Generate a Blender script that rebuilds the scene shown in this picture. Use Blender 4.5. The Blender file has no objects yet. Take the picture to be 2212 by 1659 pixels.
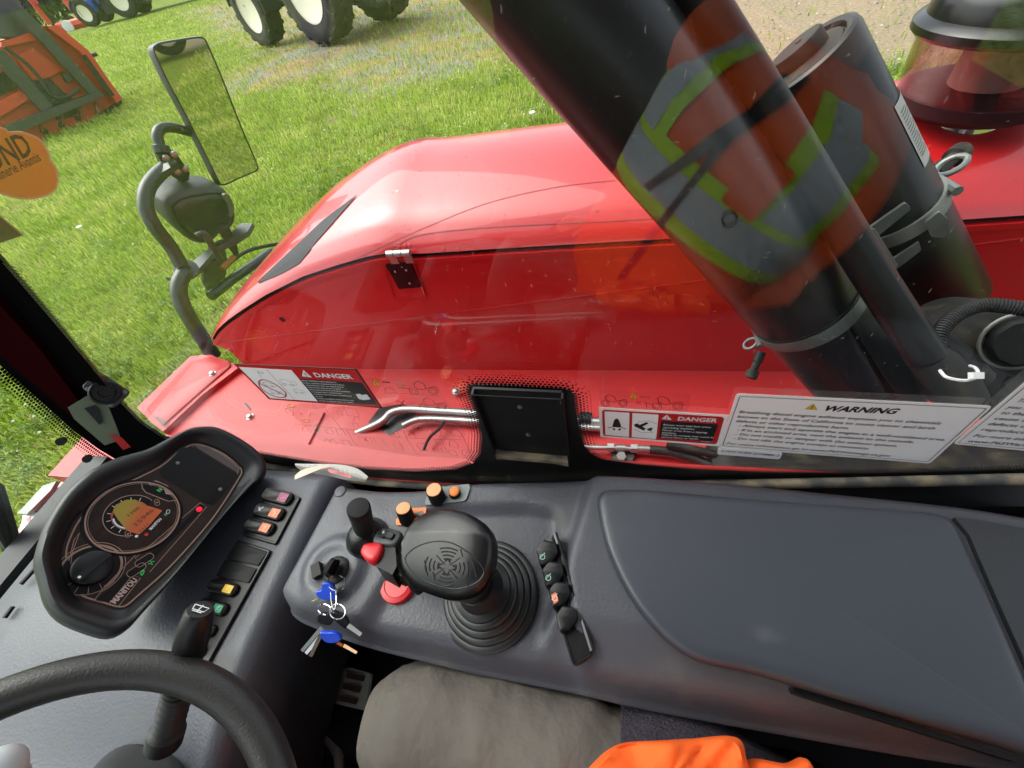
import bpy, bmesh, math, random
import numpy as np
from mathutils import Vector, Matrix, noise
from mathutils.bvhtree import BVHTree
from mathutils.geometry import tessellate_polygon

SC = bpy.context.scene
COL = SC.collection
rnd = random.Random(7)

# ------------------------------------------------------------------ camera, sky, sun, exposure
CAM_POS = Vector((0, 0, 1.62))
PITCH, AZ, ROLL = math.radians(50.1), math.radians(19.6), math.radians(14.5)
FPX, CX, CY = 881.0, 1106.0, 829.5            # focal length and centre in a 2212 x 1659 picture
_h = Vector((-math.sin(AZ), math.cos(AZ), 0))
FWD = math.cos(PITCH) * _h - Vector((0, 0, math.sin(PITCH)))
_r0 = Vector((math.cos(AZ), math.sin(AZ), 0)); _u0 = _r0.cross(FWD)
RGT = math.cos(ROLL) * _r0 - math.sin(ROLL) * _u0
UPV = math.sin(ROLL) * _r0 + math.cos(ROLL) * _u0
cd = bpy.data.cameras.new('camera'); cam = bpy.data.objects.new('camera', cd); COL.objects.link(cam)
cd.sensor_width = 36.0; cd.lens = 36.0 * FPX / 2212.0; cd.clip_start = 0.01; cd.clip_end = 2000
m = Matrix.Identity(4)
for i, v in enumerate((RGT, UPV, -FWD)):
    for j in range(3): m[j][i] = v[j]
m.translation = CAM_POS
cam.matrix_world = m
SC.camera = cam

SUN_EL, SUN_AZ = math.radians(54), math.radians(285)
world = bpy.data.worlds.new('World'); SC.world = world; world.use_nodes = True
wn = world.node_tree; bg = wn.nodes['Background']
sky = wn.nodes.new('ShaderNodeTexSky'); sky.sky_type = 'NISHITA'; sky.sun_disc = False
sky.sun_elevation = SUN_EL; sky.sun_rotation = SUN_AZ
sky.air_density = 1.2; sky.dust_density = 4.0; sky.ozone_density = 1.0
hs = wn.nodes.new('ShaderNodeHueSaturation'); hs.inputs['Saturation'].default_value = 0.30
wn.links.new(sky.outputs[0], hs.inputs['Color']); wn.links.new(hs.outputs[0], bg.inputs[0])
bg.inputs[1].default_value = 0.15
sd = bpy.data.lights.new('sun', 'SUN'); sd.energy = 1.2; sd.angle = math.radians(70); sd.color = (1, .96, .9)
sun = bpy.data.objects.new('sun', sd); COL.objects.link(sun)
_sdir = Vector((math.cos(SUN_EL) * math.sin(SUN_AZ), math.cos(SUN_EL) * math.cos(SUN_AZ), math.sin(SUN_EL)))
sun.rotation_euler = _sdir.to_track_quat('Z', 'Y').to_euler(); sun.location = (0, 0, 30)
vs = SC.view_settings; vs.view_transform = 'Standard'; vs.look = 'None'; vs.gamma = 1.0; vs.exposure = 1.42
vs.use_curve_mapping = False
try:
    SC.cycles.use_denoising = True; SC.cycles.max_bounces = 6; SC.cycles.transparent_max_bounces = 16
    SC.cycles.diffuse_bounces = 3; SC.cycles.glossy_bounces = 4; SC.cycles.use_adaptive_sampling = True; SC.cycles.adaptive_threshold = .025; SC.cycles.caustics_reflective = False
    SC.cycles.sample_clamp_indirect = 8.0
except Exception: pass

# ------------------------------------------------------------------ helpers
V = Vector
def ray(x, y): return FWD + RGT * ((x - CX) / FPX) - UPV * ((y - CY) / FPX)
def atz(x, y, z):
    d = ray(x, y); return CAM_POS + d * ((z - CAM_POS.z) / d.z)
def aty(x, y, Y):
    d = ray(x, y); return CAM_POS + d * ((Y - CAM_POS.y) / d.y)
def atx(x, y, X):
    d = ray(x, y); return CAM_POS + d * ((X - CAM_POS.x) / d.x)

class Frame:
    """A plane in the place: origin, right, up, normal."""
    def __init__(s, o, e1, e2):
        s.o = V(o); s.e1 = V(e1).normalized(); s.n = s.e1.cross(V(e2)).normalized(); s.e2 = s.n.cross(s.e1)
    def p(s, u, v, h=0.0): return s.o + s.e1 * u + s.e2 * v + s.n * h
    def px(s, x, y, h=0.0):
        d = ray(x, y); o = s.o + s.n * h
        q = CAM_POS + d * ((o - CAM_POS).dot(s.n) / d.dot(s.n)) - s.o
        return (q.dot(s.e1), q.dot(s.e2))
    def uv(s, q): q = V(q) - s.o; return (q.dot(s.e1), q.dot(s.e2))
    def off(s, h): return Frame(s.o + s.n * h, s.e1, s.e2)

def link(name, verts, faces, mat, parent=None, smooth=True, angle=40):
    me = bpy.data.meshes.new(name)
    me.from_pydata([tuple(v) for v in verts], [], [tuple(f) for f in faces]); me.update()
    return linkm(name, me, mat, parent, smooth, angle)
def linkm(name, me, mat, parent=None, smooth=True, angle=40):
    if mat is not None: me.materials.append(mat)
    if smooth:
        me.polygons.foreach_set('use_smooth', [True] * len(me.polygons))
        try: me.set_sharp_from_angle(angle=math.radians(angle))
        except Exception: pass
    o = bpy.data.objects.new(name, me); COL.objects.link(o)
    if parent is not None:
        o.parent = parent; o.matrix_parent_inverse = parent.matrix_world.inverted()
    return o
def tag(o, label, cat, group=None, kind=None):
    if label: o['label'] = label
    if cat: o['category'] = cat
    if group: o['group'] = group
    if kind: o['kind'] = kind
    return o
def thing(name, loc, label, cat, group=None):
    o = bpy.data.objects.new(name, None); COL.objects.link(o); o.empty_display_size = .05
    o.location = loc; o.matrix_world = Matrix.Translation(V(loc))
    return tag(o, label, cat, group)

class MB:
    """Collects shapes into one mesh."""
    def __init__(s): s.v = []; s.f = []
    def add(s, v, f):
        k = len(s.v); s.v += [tuple(q) for q in v]; s.f += [tuple(i + k for i in g) for g in f]; return s
    def build(s, name, mat, parent=None, smooth=True, angle=40): return link(name, s.v, s.f, mat, parent, smooth, angle)

def tube_g(pts, r, n=10, cap=True, closed=False):
    pts = [V(p) for p in pts]; N = len(pts); rs = r if hasattr(r, '__len__') else [r] * N
    vs_, fs = [], []; prev = None
    for i, p in enumerate(pts):
        if closed: t = (pts[(i + 1) % N] - pts[i - 1])
        else: t = pts[min(i + 1, N - 1)] - pts[max(i - 1, 0)]
        t.normalize()
        if prev is None:
            a = V((0, 0, 1)) if abs(t.z) < .9 else V((1, 0, 0)); u = t.cross(a).normalized()
        else: u = (prev - t * prev.dot(t)).normalized()
        prev = u; w = t.cross(u)
        for k in range(n):
            a = 2 * math.pi * k / n; vs_.append(p + (u * math.cos(a) + w * math.sin(a)) * rs[i])
    M = N if closed else N - 1
    for i in range(M):
        j = (i + 1) % N
        for k in range(n): fs.append((i * n + k, i * n + (k + 1) % n, j * n + (k + 1) % n, j * n + k))
    if cap and not closed: fs += [tuple(range(n))[::-1], tuple((N - 1) * n + k for k in range(n))]
    return vs_, fs
def lathe_g(base, axis, prof, n=24, ref=None):
    """prof: (radius, height) along axis from base."""
    base = V(base); ax = V(axis).normalized()
    a = V(ref) if ref else (V((0, 0, 1)) if abs(ax.z) < .9 else V((1, 0, 0)))
    u = (a - ax * a.dot(ax)).normalized(); w = ax.cross(u); vs_, fs = [], []
    for r, h in prof:
        for k in range(n):
            t = 2 * math.pi * k / n; vs_.append(base + ax * h + (u * math.cos(t) + w * math.sin(t)) * r)
    for i in range(len(prof) - 1):
        for k in range(n): fs.append((i * n + k, i * n + (k + 1) % n, (i + 1) * n + (k + 1) % n, (i + 1) * n + k))
    fs += [tuple(range(n))[::-1], tuple((len(prof) - 1) * n + k for k in range(n))]
    return vs_, fs
def rings_g(rings, cap=(True, True)):
    n = len(rings[0]); vs_ = [V(p) for r in rings for p in r]; fs = []
    for i in range(len(rings) - 1):
        for k in range(n): fs.append((i * n + k, i * n + (k + 1) % n, (i + 1) * n + (k + 1) % n, (i + 1) * n + k))
    if cap[0]: fs.append(tuple(range(n))[::-1])
    if cap[1]: fs.append(tuple((len(rings) - 1) * n + k for k in range(n)))
    return vs_, fs
def box_g(fr, u0, u1, v0, v1, h0, h1):
    vs_ = [fr.p(u, v, h) for h in (h0, h1) for (u, v) in ((u0, v0), (u1, v0), (u1, v1), (u0, v1))]
    return vs_, [(3, 2, 1, 0), (4, 5, 6, 7), (0, 1, 5, 4), (1, 2, 6, 5), (2, 3, 7, 6), (3, 0, 4, 7)]
WF = Frame((0, 0, 0), (1, 0, 0), (0, 1, 0))
def wbox(x0, x1, y0, y1, z0, z1): return box_g(WF, x0, x1, y0, y1, z0, z1)
def tris(poly):
    t = tessellate_polygon([[V((a, b, 0)) for a, b in poly]]); return [tuple(q) for q in t]
def area2(poly): return sum(poly[i - 1][0] * poly[i][1] - poly[i][0] * poly[i - 1][1] for i in range(len(poly))) / 2
def prism_g(fr, poly, h0, h1, back=True):
    poly = list(poly)
    if area2(poly) < 0: poly = poly[::-1]
    n = len(poly); vs_ = [fr.p(u, v, h0) for u, v in poly] + [fr.p(u, v, h1) for u, v in poly]
    T = []
    for t in tris(poly):
        a = [poly[i] for i in t]
        T.append(t if area2(a) > 0 else t[::-1])
    fs = [tuple(i + n for i in t) for t in T]
    if back: fs += [t[::-1] for t in T]
    fs += [(i, (i + 1) % n, n + (i + 1) % n, n + i) for i in range(n)]
    return vs_, fs
def cat(pts, n=8, closed=True):
    """Catmull-Rom through points of any dimension."""
    P = [V(p) if len(p) == 3 else V((p[0], p[1], 0)) for p in pts]; two = len(pts[0]) == 2; N = len(P); out = []
    for i in range(N if closed else N - 1):
        if closed: a, b, c, d = P[i - 1], P[i], P[(i + 1) % N], P[(i + 2) % N]
        else: a, b, c, d = P[max(i - 1, 0)], P[i], P[i + 1], P[min(i + 2, N - 1)]
        for k in range(n):
            t = k / n
            out.append(.5 * ((2 * b) + (c - a) * t + (2 * a - 5 * b + 4 * c - d) * t * t + (3 * b - a - 3 * c + d) * t ** 3))
    if not closed: out.append(P[-1])
    return [(q.x, q.y) for q in out] if two else out
def resample(pts, n, closed=True):
    P = [V((p[0], p[1], 0)) if len(p) == 2 else V(p) for p in pts]; two = len(pts[0]) == 2
    if closed: P = P + [P[0]]
    L = [0]
    for i in range(1, len(P)): L.append(L[-1] + (P[i] - P[i - 1]).length)
    out = []; j = 0
    for k in range(n):
        s = L[-1] * k / (n if closed else n - 1)
        while j < len(L) - 2 and L[j + 1] < s: j += 1
        t = (s - L[j]) / max(1e-9, L[j + 1] - L[j]); out.append(P[j].lerp(P[j + 1], min(1, t)))
    return [(q.x, q.y) for q in out] if two else out
def rrect(cx, cy, w, h, r, n=5, ang=0.0):
    out = []
    for (sx, sy, a0) in ((1, 1, 0), (-1, 1, 90), (-1, -1, 180), (1, -1, 270)):
        for k in range(n + 1):
            a = math.radians(a0 + 90 * k / n)
            out.append((sx * (w / 2 - r) + r * math.cos(a), sy * (h / 2 - r) + r * math.sin(a)))
    ca, sa = math.cos(ang), math.sin(ang)
    return [(cx + x * ca - y * sa, cy + x * sa + y * ca) for x, y in out]
def circ(cx, cy, r, n=32, ry=None): return [(cx + r * math.cos(2 * math.pi * k / n), cy + (ry or r) * math.sin(2 * math.pi * k / n)) for k in range(n)]
def inset(poly, f, c=None):
    c = c or (sum(p[0] for p in poly) / len(poly), sum(p[1] for p in poly) / len(poly))
    return [(c[0] + (p[0] - c[0]) * f, c[1] + (p[1] - c[1]) * f) for p in poly]
def insetd(poly, d):
    """inset by a distance (smooth closed outline, resampled)."""
    n = len(poly); s = 1 if area2(poly) > 0 else -1; out = []
    for i in range(n):
        a, b = poly[i - 1], poly[(i + 1) % n]; tx, ty = b[0] - a[0], b[1] - a[1]; L = math.hypot(tx, ty) or 1
        out.append((poly[i][0] - s * ty / L * d, poly[i][1] + s * tx / L * d))
    return out
def outline_g(fr, poly, w, h0, h1):
    """a closed raised line along an outline."""
    a, b = poly, insetd(poly, w); n = len(poly)
    vs_ = [fr.p(*q, h1) for q in a] + [fr.p(*q, h1) for q in b]
    fs = []
    for i in range(n):
        j = (i + 1) % n; fs.append((i, j, n + j, n + i))
    if area2(poly) < 0: fs = [f[::-1] for f in fs]
    return vs_, fs
def strip_g(fr, pts, w, h):
    """an open flat line of width w."""
    n = len(pts); vs_ = []
    for i in range(n):
        a, b = pts[max(i - 1, 0)], pts[min(i + 1, n - 1)]; tx, ty = b[0] - a[0], b[1] - a[1]; L = math.hypot(tx, ty) or 1
        nx, ny = -ty / L * w / 2, tx / L * w / 2
        vs_ += [fr.p(pts[i][0] + nx, pts[i][1] + ny, h), fr.p(pts[i][0] - nx, pts[i][1] - ny, h)]
    return vs_, [(2 * i + 1, 2 * i + 3, 2 * i + 2, 2 * i) for i in range(n - 1)]
def flat_g(fr, poly, h):
    if area2(poly) < 0: poly = poly[::-1]
    T = [t if area2([poly[i] for i in t]) > 0 else t[::-1] for t in tris(poly)]
    return [fr.p(u, v, h) for u, v in poly], T
def pillow_g(fr, poly, prof):
    """rings (inset distance, height) of an outline, capped: rounded plates and keys."""
    if area2(poly) < 0: poly = poly[::-1]
    rings = [[fr.p(*q, h) for q in (insetd(poly, d) if d else poly)] for d, h in prof]
    v, f = rings_g(rings, (True, False)); n = len(poly); k = len(v) - n
    top = insetd(poly, prof[-1][0]) if prof[-1][0] else poly
    f += [tuple(i + k for i in (t if area2([top[i] for i in t]) > 0 else t[::-1])) for t in tris(top)]
    return v, f
def text_g(fr, s, u, v, size, h, bold=0.0, shear=0.0, align='LEFT', ang=0.0, sx=1.0):
    c = bpy.data.curves.new('t', 'FONT'); c.body = s; c.size = size; c.offset = bold * size; c.shear = shear
    c.align_x = align; c.resolution_u = 2
    o = bpy.data.objects.new('t', c); me = bpy.data.meshes.new_from_object(o)
    ca, sa = math.cos(ang), math.sin(ang); vs_ = []
    for q in me.vertices:
        x, y = q.co.x * sx, q.co.y; vs_.append(fr.p(u + x * ca - y * sa, v + x * sa + y * ca, h))
    fs = [tuple(p.vertices) for p in me.polygons]
    bpy.data.objects.remove(o); bpy.data.curves.remove(c); bpy.data.meshes.remove(me)
    return vs_, fs
def bvh_of(o):
    me = o.data; mw = o.matrix_world
    return BVHTree.FromPolygons([mw @ v.co for v in me.vertices], [tuple(p.vertices) for p in me.polygons])
def drape_g(bvh, quad_rows, off):
    """rows of picture points laid on a surface, raised by off along its normal."""
    vs_, W = [], len(quad_rows[0])
    for row in quad_rows:
        for (x, y) in row:
            d = ray(x, y).normalized(); hit = bvh.ray_cast(CAM_POS, d)
            if hit[0] is None: vs_.append(None)
            else:
                nn = hit[1] if hit[1].dot(d) < 0 else -hit[1]; vs_.append(hit[0] + nn * off)
    idx, vv = {}, []
    for i, q in enumerate(vs_):
        if q is not None: idx[i] = len(vv); vv.append(q)
    fs = []
    for r in range(len(quad_rows) - 1):
        for c in range(W - 1):
            q = [r * W + c, r * W + c + 1, (r + 1) * W + c + 1, (r + 1) * W + c]
            if all(i in idx for i in q): fs.append(tuple(idx[i] for i in q))
    return vv, fs
def ruled(a, b, n=10, mcol=5):
    a = resample(a, n, False); b = resample(b, n, False)
    return [[(a[i][0] + (b[i][0] - a[i][0]) * k / (mcol - 1), a[i][1] + (b[i][1] - a[i][1]) * k / (mcol - 1)) for k in range(mcol)] for i in range(n)]
def sstep(a, b, x):
    t = max(0., min(1., (x - a) / (b - a))); return t * t * (3 - 2 * t)

# ------------------------------------------------------------------ materials
def mat(name, col, rough=.5, metal=0., coat=0., spec=.5, cior=1.5, bump=None, var=None, emis=None, dust=None, coatr=.05):
    """bump=(scale,strength,dist) var=(scale,amount,colour2) dust=(scale,threshold,colour)"""
    mt = bpy.data.materials.new(name); mt.use_nodes = True; nt = mt.node_tree; b = nt.nodes['Principled BSDF']
    b.inputs['Base Color'].default_value = (*col, 1); b.inputs['Roughness'].default_value = rough
    b.inputs['Metallic'].default_value = metal; b.inputs['Coat Weight'].default_value = coat
    b.inputs['Coat Roughness'].default_value = coatr; b.inputs['Specular IOR Level'].default_value = spec
    b.inputs['Coat IOR'].default_value = cior
    L = nt.links.new; tc = nt.nodes.new('ShaderNodeTexCoord')
    src = None
    def nz(scale, detail=4):
        n = nt.nodes.new('ShaderNodeTexNoise'); n.inputs['Scale'].default_value = scale; n.inputs['Detail'].default_value = detail
        L(tc.outputs['Object'], n.inputs['Vector']); return n
    if var:
        n = nz(var[0]); r = nt.nodes.new('ShaderNodeValToRGB'); r.color_ramp.elements[0].position = .35; r.color_ramp.elements[1].position = .7
        L(n.outputs[0], r.inputs[0]); mx = nt.nodes.new('ShaderNodeMix'); mx.data_type = 'RGBA'
        mu = nt.nodes.new('ShaderNodeMath'); mu.operation = 'MULTIPLY'; mu.inputs[1].default_value = var[1]
        L(r.outputs[0], mu.inputs[0]); L(mu.outputs[0], mx.inputs['Factor'])
        mx.inputs['A'].default_value = (*col, 1); mx.inputs['B'].default_value = (*var[2], 1); src = mx.outputs['Result']
    if dust:
        n = nz(dust[0], 8); r = nt.nodes.new('ShaderNodeValToRGB'); r.color_ramp.elements[0].position = dust[1]; r.color_ramp.elements[1].position = min(1, dust[1] + .18)
        L(n.outputs[0], r.inputs[0]); mx = nt.nodes.new('ShaderNodeMix'); mx.data_type = 'RGBA'; L(r.outputs[0], mx.inputs['Factor'])
        if src: L(src, mx.inputs['A'])
        else: mx.inputs['A'].default_value = (*col, 1)
        mx.inputs['B'].default_value = (*dust[2], 1); src = mx.outputs['Result']
        ro = nt.nodes.new('ShaderNodeMapRange'); ro.inputs['To Min'].default_value = rough; ro.inputs['To Max'].default_value = .85
        L(r.outputs[0], ro.inputs[0]); L(ro.outputs[0], b.inputs['Roughness'])
    if src: L(src, b.inputs['Base Color'])
    if bump:
        n = nz(bump[0], 3); bp = nt.nodes.new('ShaderNodeBump'); bp.inputs['Strength'].default_value = bump[1]; bp.inputs['Distance'].default_value = bump[2]
        L(n.outputs[0], bp.inputs['Height']); L(bp.outputs[0], b.inputs['Normal'])
    if emis:
        b.inputs['Emission Color'].default_value = (*emis[0], 1); b.inputs['Emission Strength'].default_value = emis[1]
    return mt
def glass_mat(name, tint, spk=True, base=.04, haze=0.0):
    mt = bpy.data.materials.new(name); mt.use_nodes = True; nt = mt.node_tree; nt.nodes.clear(); L = nt.links.new
    out = nt.nodes.new('ShaderNodeOutputMaterial'); tr = nt.nodes.new('ShaderNodeBsdfTransparent'); tr.inputs[0].default_value = (*tint, 1)
    gl = nt.nodes.new('ShaderNodeBsdfGlossy'); gl.inputs['Roughness'].default_value = .0; gl.inputs[0].default_value = (1, 1, 1, 1)
    lw = nt.nodes.new('ShaderNodeLayerWeight'); lw.inputs[0].default_value = .5
    pw = nt.nodes.new('ShaderNodeMath'); pw.operation = 'POWER'; pw.inputs[1].default_value = 5; L(lw.outputs['Facing'], pw.inputs[0])
    ma = nt.nodes.new('ShaderNodeMath'); ma.operation = 'MULTIPLY_ADD'; ma.inputs[1].default_value = 1 - base; ma.inputs[2].default_value = base
    L(pw.outputs[0], ma.inputs[0])
    mx = nt.nodes.new('ShaderNodeMixShader'); L(ma.outputs[0], mx.inputs[0]); L(tr.outputs[0], mx.inputs[1]); L(gl.outputs[0], mx.inputs[2])
    last = mx.outputs[0]
    if spk:
        tc = nt.nodes.new('ShaderNodeTexCoord'); df = nt.nodes.new('ShaderNodeBsdfDiffuse'); df.inputs[0].default_value = (.55, .55, .5, 1)
        fac = None
        for k, (sc_, rot, th) in enumerate((((190, 44, 44), .5, .075), ((44, 44, 170), -.4, .06), ((90, 90, 90), 0, .06))):
            mp = nt.nodes.new('ShaderNodeMapping'); mp.inputs['Scale'].default_value = sc_; mp.inputs['Rotation'].default_value = (0, rot, 0)
            L(tc.outputs['Object'], mp.inputs[0])
            nn = nt.nodes.new('ShaderNodeTexNoise'); nn.inputs['Scale'].default_value = .35; nn.inputs['Detail'].default_value = 1
            L(mp.outputs[0], nn.inputs['Vector'])
            vm = nt.nodes.new('ShaderNodeMix'); vm.data_type = 'VECTOR'; vm.inputs['Factor'].default_value = .35
            L(mp.outputs[0], vm.inputs[4]); L(nn.outputs[1], vm.inputs[5])
            vo = nt.nodes.new('ShaderNodeTexVoronoi'); vo.inputs['Scale'].default_value = 1.0; L(vm.outputs[1], vo.inputs['Vector'])
            lt = nt.nodes.new('ShaderNodeMath'); lt.operation = 'LESS_THAN'; lt.inputs[1].default_value = th; L(vo.outputs['Distance'], lt.inputs[0])
            if fac is None: fac = lt.outputs[0]
            else:
                mxm = nt.nodes.new('ShaderNodeMath'); mxm.operation = 'MAXIMUM'; L(fac, mxm.inputs[0]); L(lt.outputs[0], mxm.inputs[1]); fac = mxm.outputs[0]
        mu = nt.nodes.new('ShaderNodeMath'); mu.operation = 'MULTIPLY_ADD'; mu.inputs[1].default_value = .32; mu.inputs[2].default_value = haze; L(fac, mu.inputs[0])
        m2 = nt.nodes.new('ShaderNodeMixShader'); L(mu.outputs[0], m2.inputs[0]); L(last, m2.inputs[1]); L(df.outputs[0], m2.inputs[2]); last = m2.outputs[0]
    L(last, out.inputs[0]); return mt

RED = mat('red_paint', (.46, .010, .012), .34, coat=.75, cior=1.5, var=(3, .25, (.40, .010, .012)), coatr=.03, dust=(45, .70, (.42, .05, .045)))
REDB = mat('worn_red_paint', (.46, .014, .014), .5, coat=.15, var=(7, .5, (.36, .014, .014)), dust=(6, .66, (.32, .08, .07)), coatr=.25)
PLAST = mat('grey_dash_plastic', (.060, .063, .078), .46, bump=(230, .32, .0022), var=(4, .5, (.048, .050, .062)), dust=(11, .60, (.10, .097, .092)))
PLAST2 = mat('armrest_plastic', (.040, .044, .057), .38, bump=(700, .18, .0006), var=(3, .5, (.033, .037, .048)), dust=(13, .66, (.065, .067, .075)))
BLK = mat('black_plastic', (.007, .007, .0075), .36, spec=.32)
BLKM = mat('matte_black', (.008, .008, .0085), .6, spec=.3, dust=(9, .70, (.05, .045, .035)))
BLKG = mat('gloss_black', (.005, .005, .006), .2, spec=.4)
RUB = mat('black_rubber', (.016, .016, .017), .55, bump=(300, .15, .0008))
PODM = mat('pod_plastic', (.013, .014, .015), .46, bump=(1200, .15, .0004))
CANI = mat('canister_black', (.005, .0052, .005), .34, spec=.35, dust=(90, .64, (.05, .046, .034)))
DUSTK = mat('dusty_black', (.012, .012, .011), .6, spec=.3, dust=(16, .54, (.075, .065, .042)))
STEEL = mat('zinc_steel', (.42, .44, .43), .38, metal=.85, var=(20, .5, (.30, .33, .32)))
GALV = mat('dull_zinc', (.13, .155, .148), .5, metal=.55, var=(18, .6, (.3, .3, .26)))
CHROME = mat('chrome', (.7, .7, .7), .15, metal=1.)
TRIM = mat('dusty_rubber_trim', (.06, .06, .058), .7, dust=(20, .46, (.26, .21, .14)))
GREYM = mat('dark_grey_metal', (.028, .034, .034), .42, var=(10, .5, (.07, .075, .07)))
WHITE = mat('white_print', (.75, .75, .76), .45)
LABEL = mat('label_white', (.92, .90, .91), .4, coat=.3)
LRED = mat('label_red', (.52, .012, .014), .4, coat=.3)
LBLK = mat('label_black', (.012, .012, .013), .4, coat=.3)
YEL = mat('label_yellow', (.75, .48, .02), .45)
ORG = mat('control_orange', (.85, .22, .03), .45)
ORGP = mat('icon_orange', (.80, .20, .09), .45)
GRN = mat('icon_green', (.03, .25, .13), .45)
GRNL = mat('lit_green', (.02, .22, .05), .5, emis=((.05, .9, .2), .14))
REDL = mat('lit_red', (.4, .0, .02), .4, emis=((1, .01, .05), .35))
REDB2 = mat('red_button', (.55, .012, .02), .38)
BRONZE = mat('bronze_line', (.36, .23, .17), .4)
PANEL = mat('panel_brown', (.026, .014, .011), .5, spec=.25)
PANELD = mat('panel_dark', (.006, .004, .0045), .45, spec=.2)
GAUGE = mat('gauge_face', (.011, .012, .017), .45, spec=.25)
BLUEK = mat('blue_key_plastic', (.01, .06, .55), .4)
TYRE = mat('tyre_rubber', (.014, .014, .015), .75, dust=(6, .55, (.05, .045, .035)))
CREAM = mat('cream_rim', (.72, .70, .56), .4)
BLUEP = mat('blue_paint', (.02, .08, .42), .3, coat=.5)
DKP = mat('dark_chassis', (.022, .024, .028), .5)
ORED = mat('orange_red_paint', (.60, .045, .02), .45, dust=(3, .63, (.25, .07, .04)))
GREEN_P = mat('green_paint', (.03, .19, .04), .4)
HIVIS = mat('hivis_orange_cloth', (.92, .12, .01), .8, bump=(45, .3, .008))
HGRN = mat('hivis_yellow_band', (.48, .78, .02), .7)
SILV = mat('reflective_silver_band', (.42, .48, .52), .45)
TROUS = mat('taupe_trousers', (.118, .102, .088), .85, bump=(38, .45, .012), var=(9, .5, (.10, .086, .074)))
KNIT = mat('purple_knit', (.034, .027, .040), .9, bump=(260, 1., .006))
SKIN = mat('skin', (.5, .28, .2), .55)
PAPER = mat('paper', (.50, .48, .44), .8)
CABIN = mat('cab_lining', (.02, .02, .022), .6)
FLOORM = mat('floor_mat', (.010, .010, .011), .9, dust=(8, .6, (.03, .028, .022)))
SEATM = mat('seat_cloth', (.012, .012, .014), .9)
GLASS = glass_mat('side_glass', (.95, .975, .96), True, .050, .0); GLASSB = glass_mat('side_glass_outer', (.97, .985, .975), False, .050)
GLASS2 = glass_mat('plain_glass', (.95, .98, .96), False)
FILM = glass_mat('clear_film', (.96, .96, .96), False, .02)
MIRR = mat('mirror_silver', (.52, .51, .48), .015, metal=1.)
STICK = mat('amber_sticker', (.70, .36, .04), .5)
# ------------------------------------------------------------------ ground
def yb(x): return 5.6 + 1.05 * max(0, -3.6 - x)
def fbm(x, y, s, o=4, seed=0): return noise.fractal(V((x * s + seed, y * s - seed, seed * .37)), .9, 2.1, o)
_wp = atz(610, 150, 0); _wq = atz(760, 95, 0)
def worn(x, y): return max(math.exp(-(((x - p.x) * .9) ** 2 + ((y - p.y) * .9) ** 2) / 1.6) for p in (_wp, _wq))
def dry_at(x, y): return max(1.1 * worn(x, y), 0) + (1 - worn(x, y)) * .8 * sstep(-1.2, 2.6, y - yb(x) + 1.5 * fbm(x, y, .55, 4, 3)) * (1 - sstep(11, 18, y - yb(x)))
def bare_at(x, y): return sstep(.3, 2.6, x + .25 * (y - 6) + .9 * fbm(x, y, .6, 4, 9)) * sstep(4.0, 6.0, y) * (1 - .75 * sstep(4.5, 7.5, x))
def ax_pts(lo, hi, a, b, step):
    P = list(np.arange(a, b + 1e-6, step)); s = step
    x = b
    while x < hi: s *= 1.35; x += s; P.append(x)
    x = a; s = step
    while x > lo: s *= 1.35; x -= s; P.insert(0, x)
    return P
gx, gy = ax_pts(-700, 500, -14, 6, .16), ax_pts(-400, 700, -2, 15, .16)
gv, gf, gd, gb = [], [], [], []
for y in gy:
    for x in gx:
        near = abs(x) < 30 and abs(y) < 30
        gv.append((x, y, .025 * fbm(x, y, .5, 3, 1) - .02 if near else -.02))
        gd.append(dry_at(x, y) if near else 0.); gb.append(bare_at(x, y) if near else 0.)
W = len(gx)
gf = [(r * W + c, r * W + c + 1, (r + 1) * W + c + 1, (r + 1) * W + c) for r in range(len(gy) - 1) for c in range(W - 1)]
gm = bpy.data.materials.new('ground_grass_and_gravel'); gm.use_nodes = True; nt = gm.node_tree; L = nt.links.new; b = nt.nodes['Principled BSDF']
b.inputs['Roughness'].default_value = .95; b.inputs['Specular IOR Level'].default_value = .1
tc = nt.nodes.new('ShaderNodeTexCoord')
def N(scale, det=6, rough=.6):
    n = nt.nodes.new('ShaderNodeTexNoise'); n.inputs['Scale'].default_value = scale; n.inputs['Detail'].default_value = det; n.inputs['Roughness'].default_value = rough
    L(tc.outputs['Object'], n.inputs['Vector']); return n.outputs[0]
def ramp(src, a, ca, bb, cb):
    r = nt.nodes.new('ShaderNodeValToRGB'); e = r.color_ramp.elements; e[0].position = a; e[0].color = (*ca, 1); e[1].position = bb; e[1].color = (*cb, 1)
    L(src, r.inputs[0]); return r.outputs[0]
def mixc(f, a, c):
    x = nt.nodes.new('ShaderNodeMix'); x.data_type = 'RGBA'; L(f, x.inputs['Factor']); L(a, x.inputs['A']); L(c, x.inputs['B']); return x.outputs['Result']
def attr(nm):
    a = nt.nodes.new('ShaderNodeAttribute'); a.attribute_name = nm; return a.outputs['Fac']
def mth(op, a, c):
    x = nt.nodes.new('ShaderNodeMath'); x.operation = op
    for i, q in enumerate((a, c)):
        if isinstance(q, float): x.inputs[i].default_value = q
        else: L(q, x.inputs[i])
    return x.outputs[0]
green = ramp(N(14, 8, .7), .33, (.04, .07, .010), .68, (.20, .28, .04))
green2 = mixc(ramp(N(1.1, 5), .45, (0, 0, 0), .7, (1, 1, 1)), green, ramp(N(40, 5), .3, (.12, .13, .03), .7, (.23, .22, .06)))
gravel = ramp(N(60, 8, .8), .35, (.10, .095, .085), .66, (.30, .285, .26))
straw = ramp(N(22, 8, .75), .32, (.17, .13, .06), .7, (.34, .25, .12))
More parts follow.
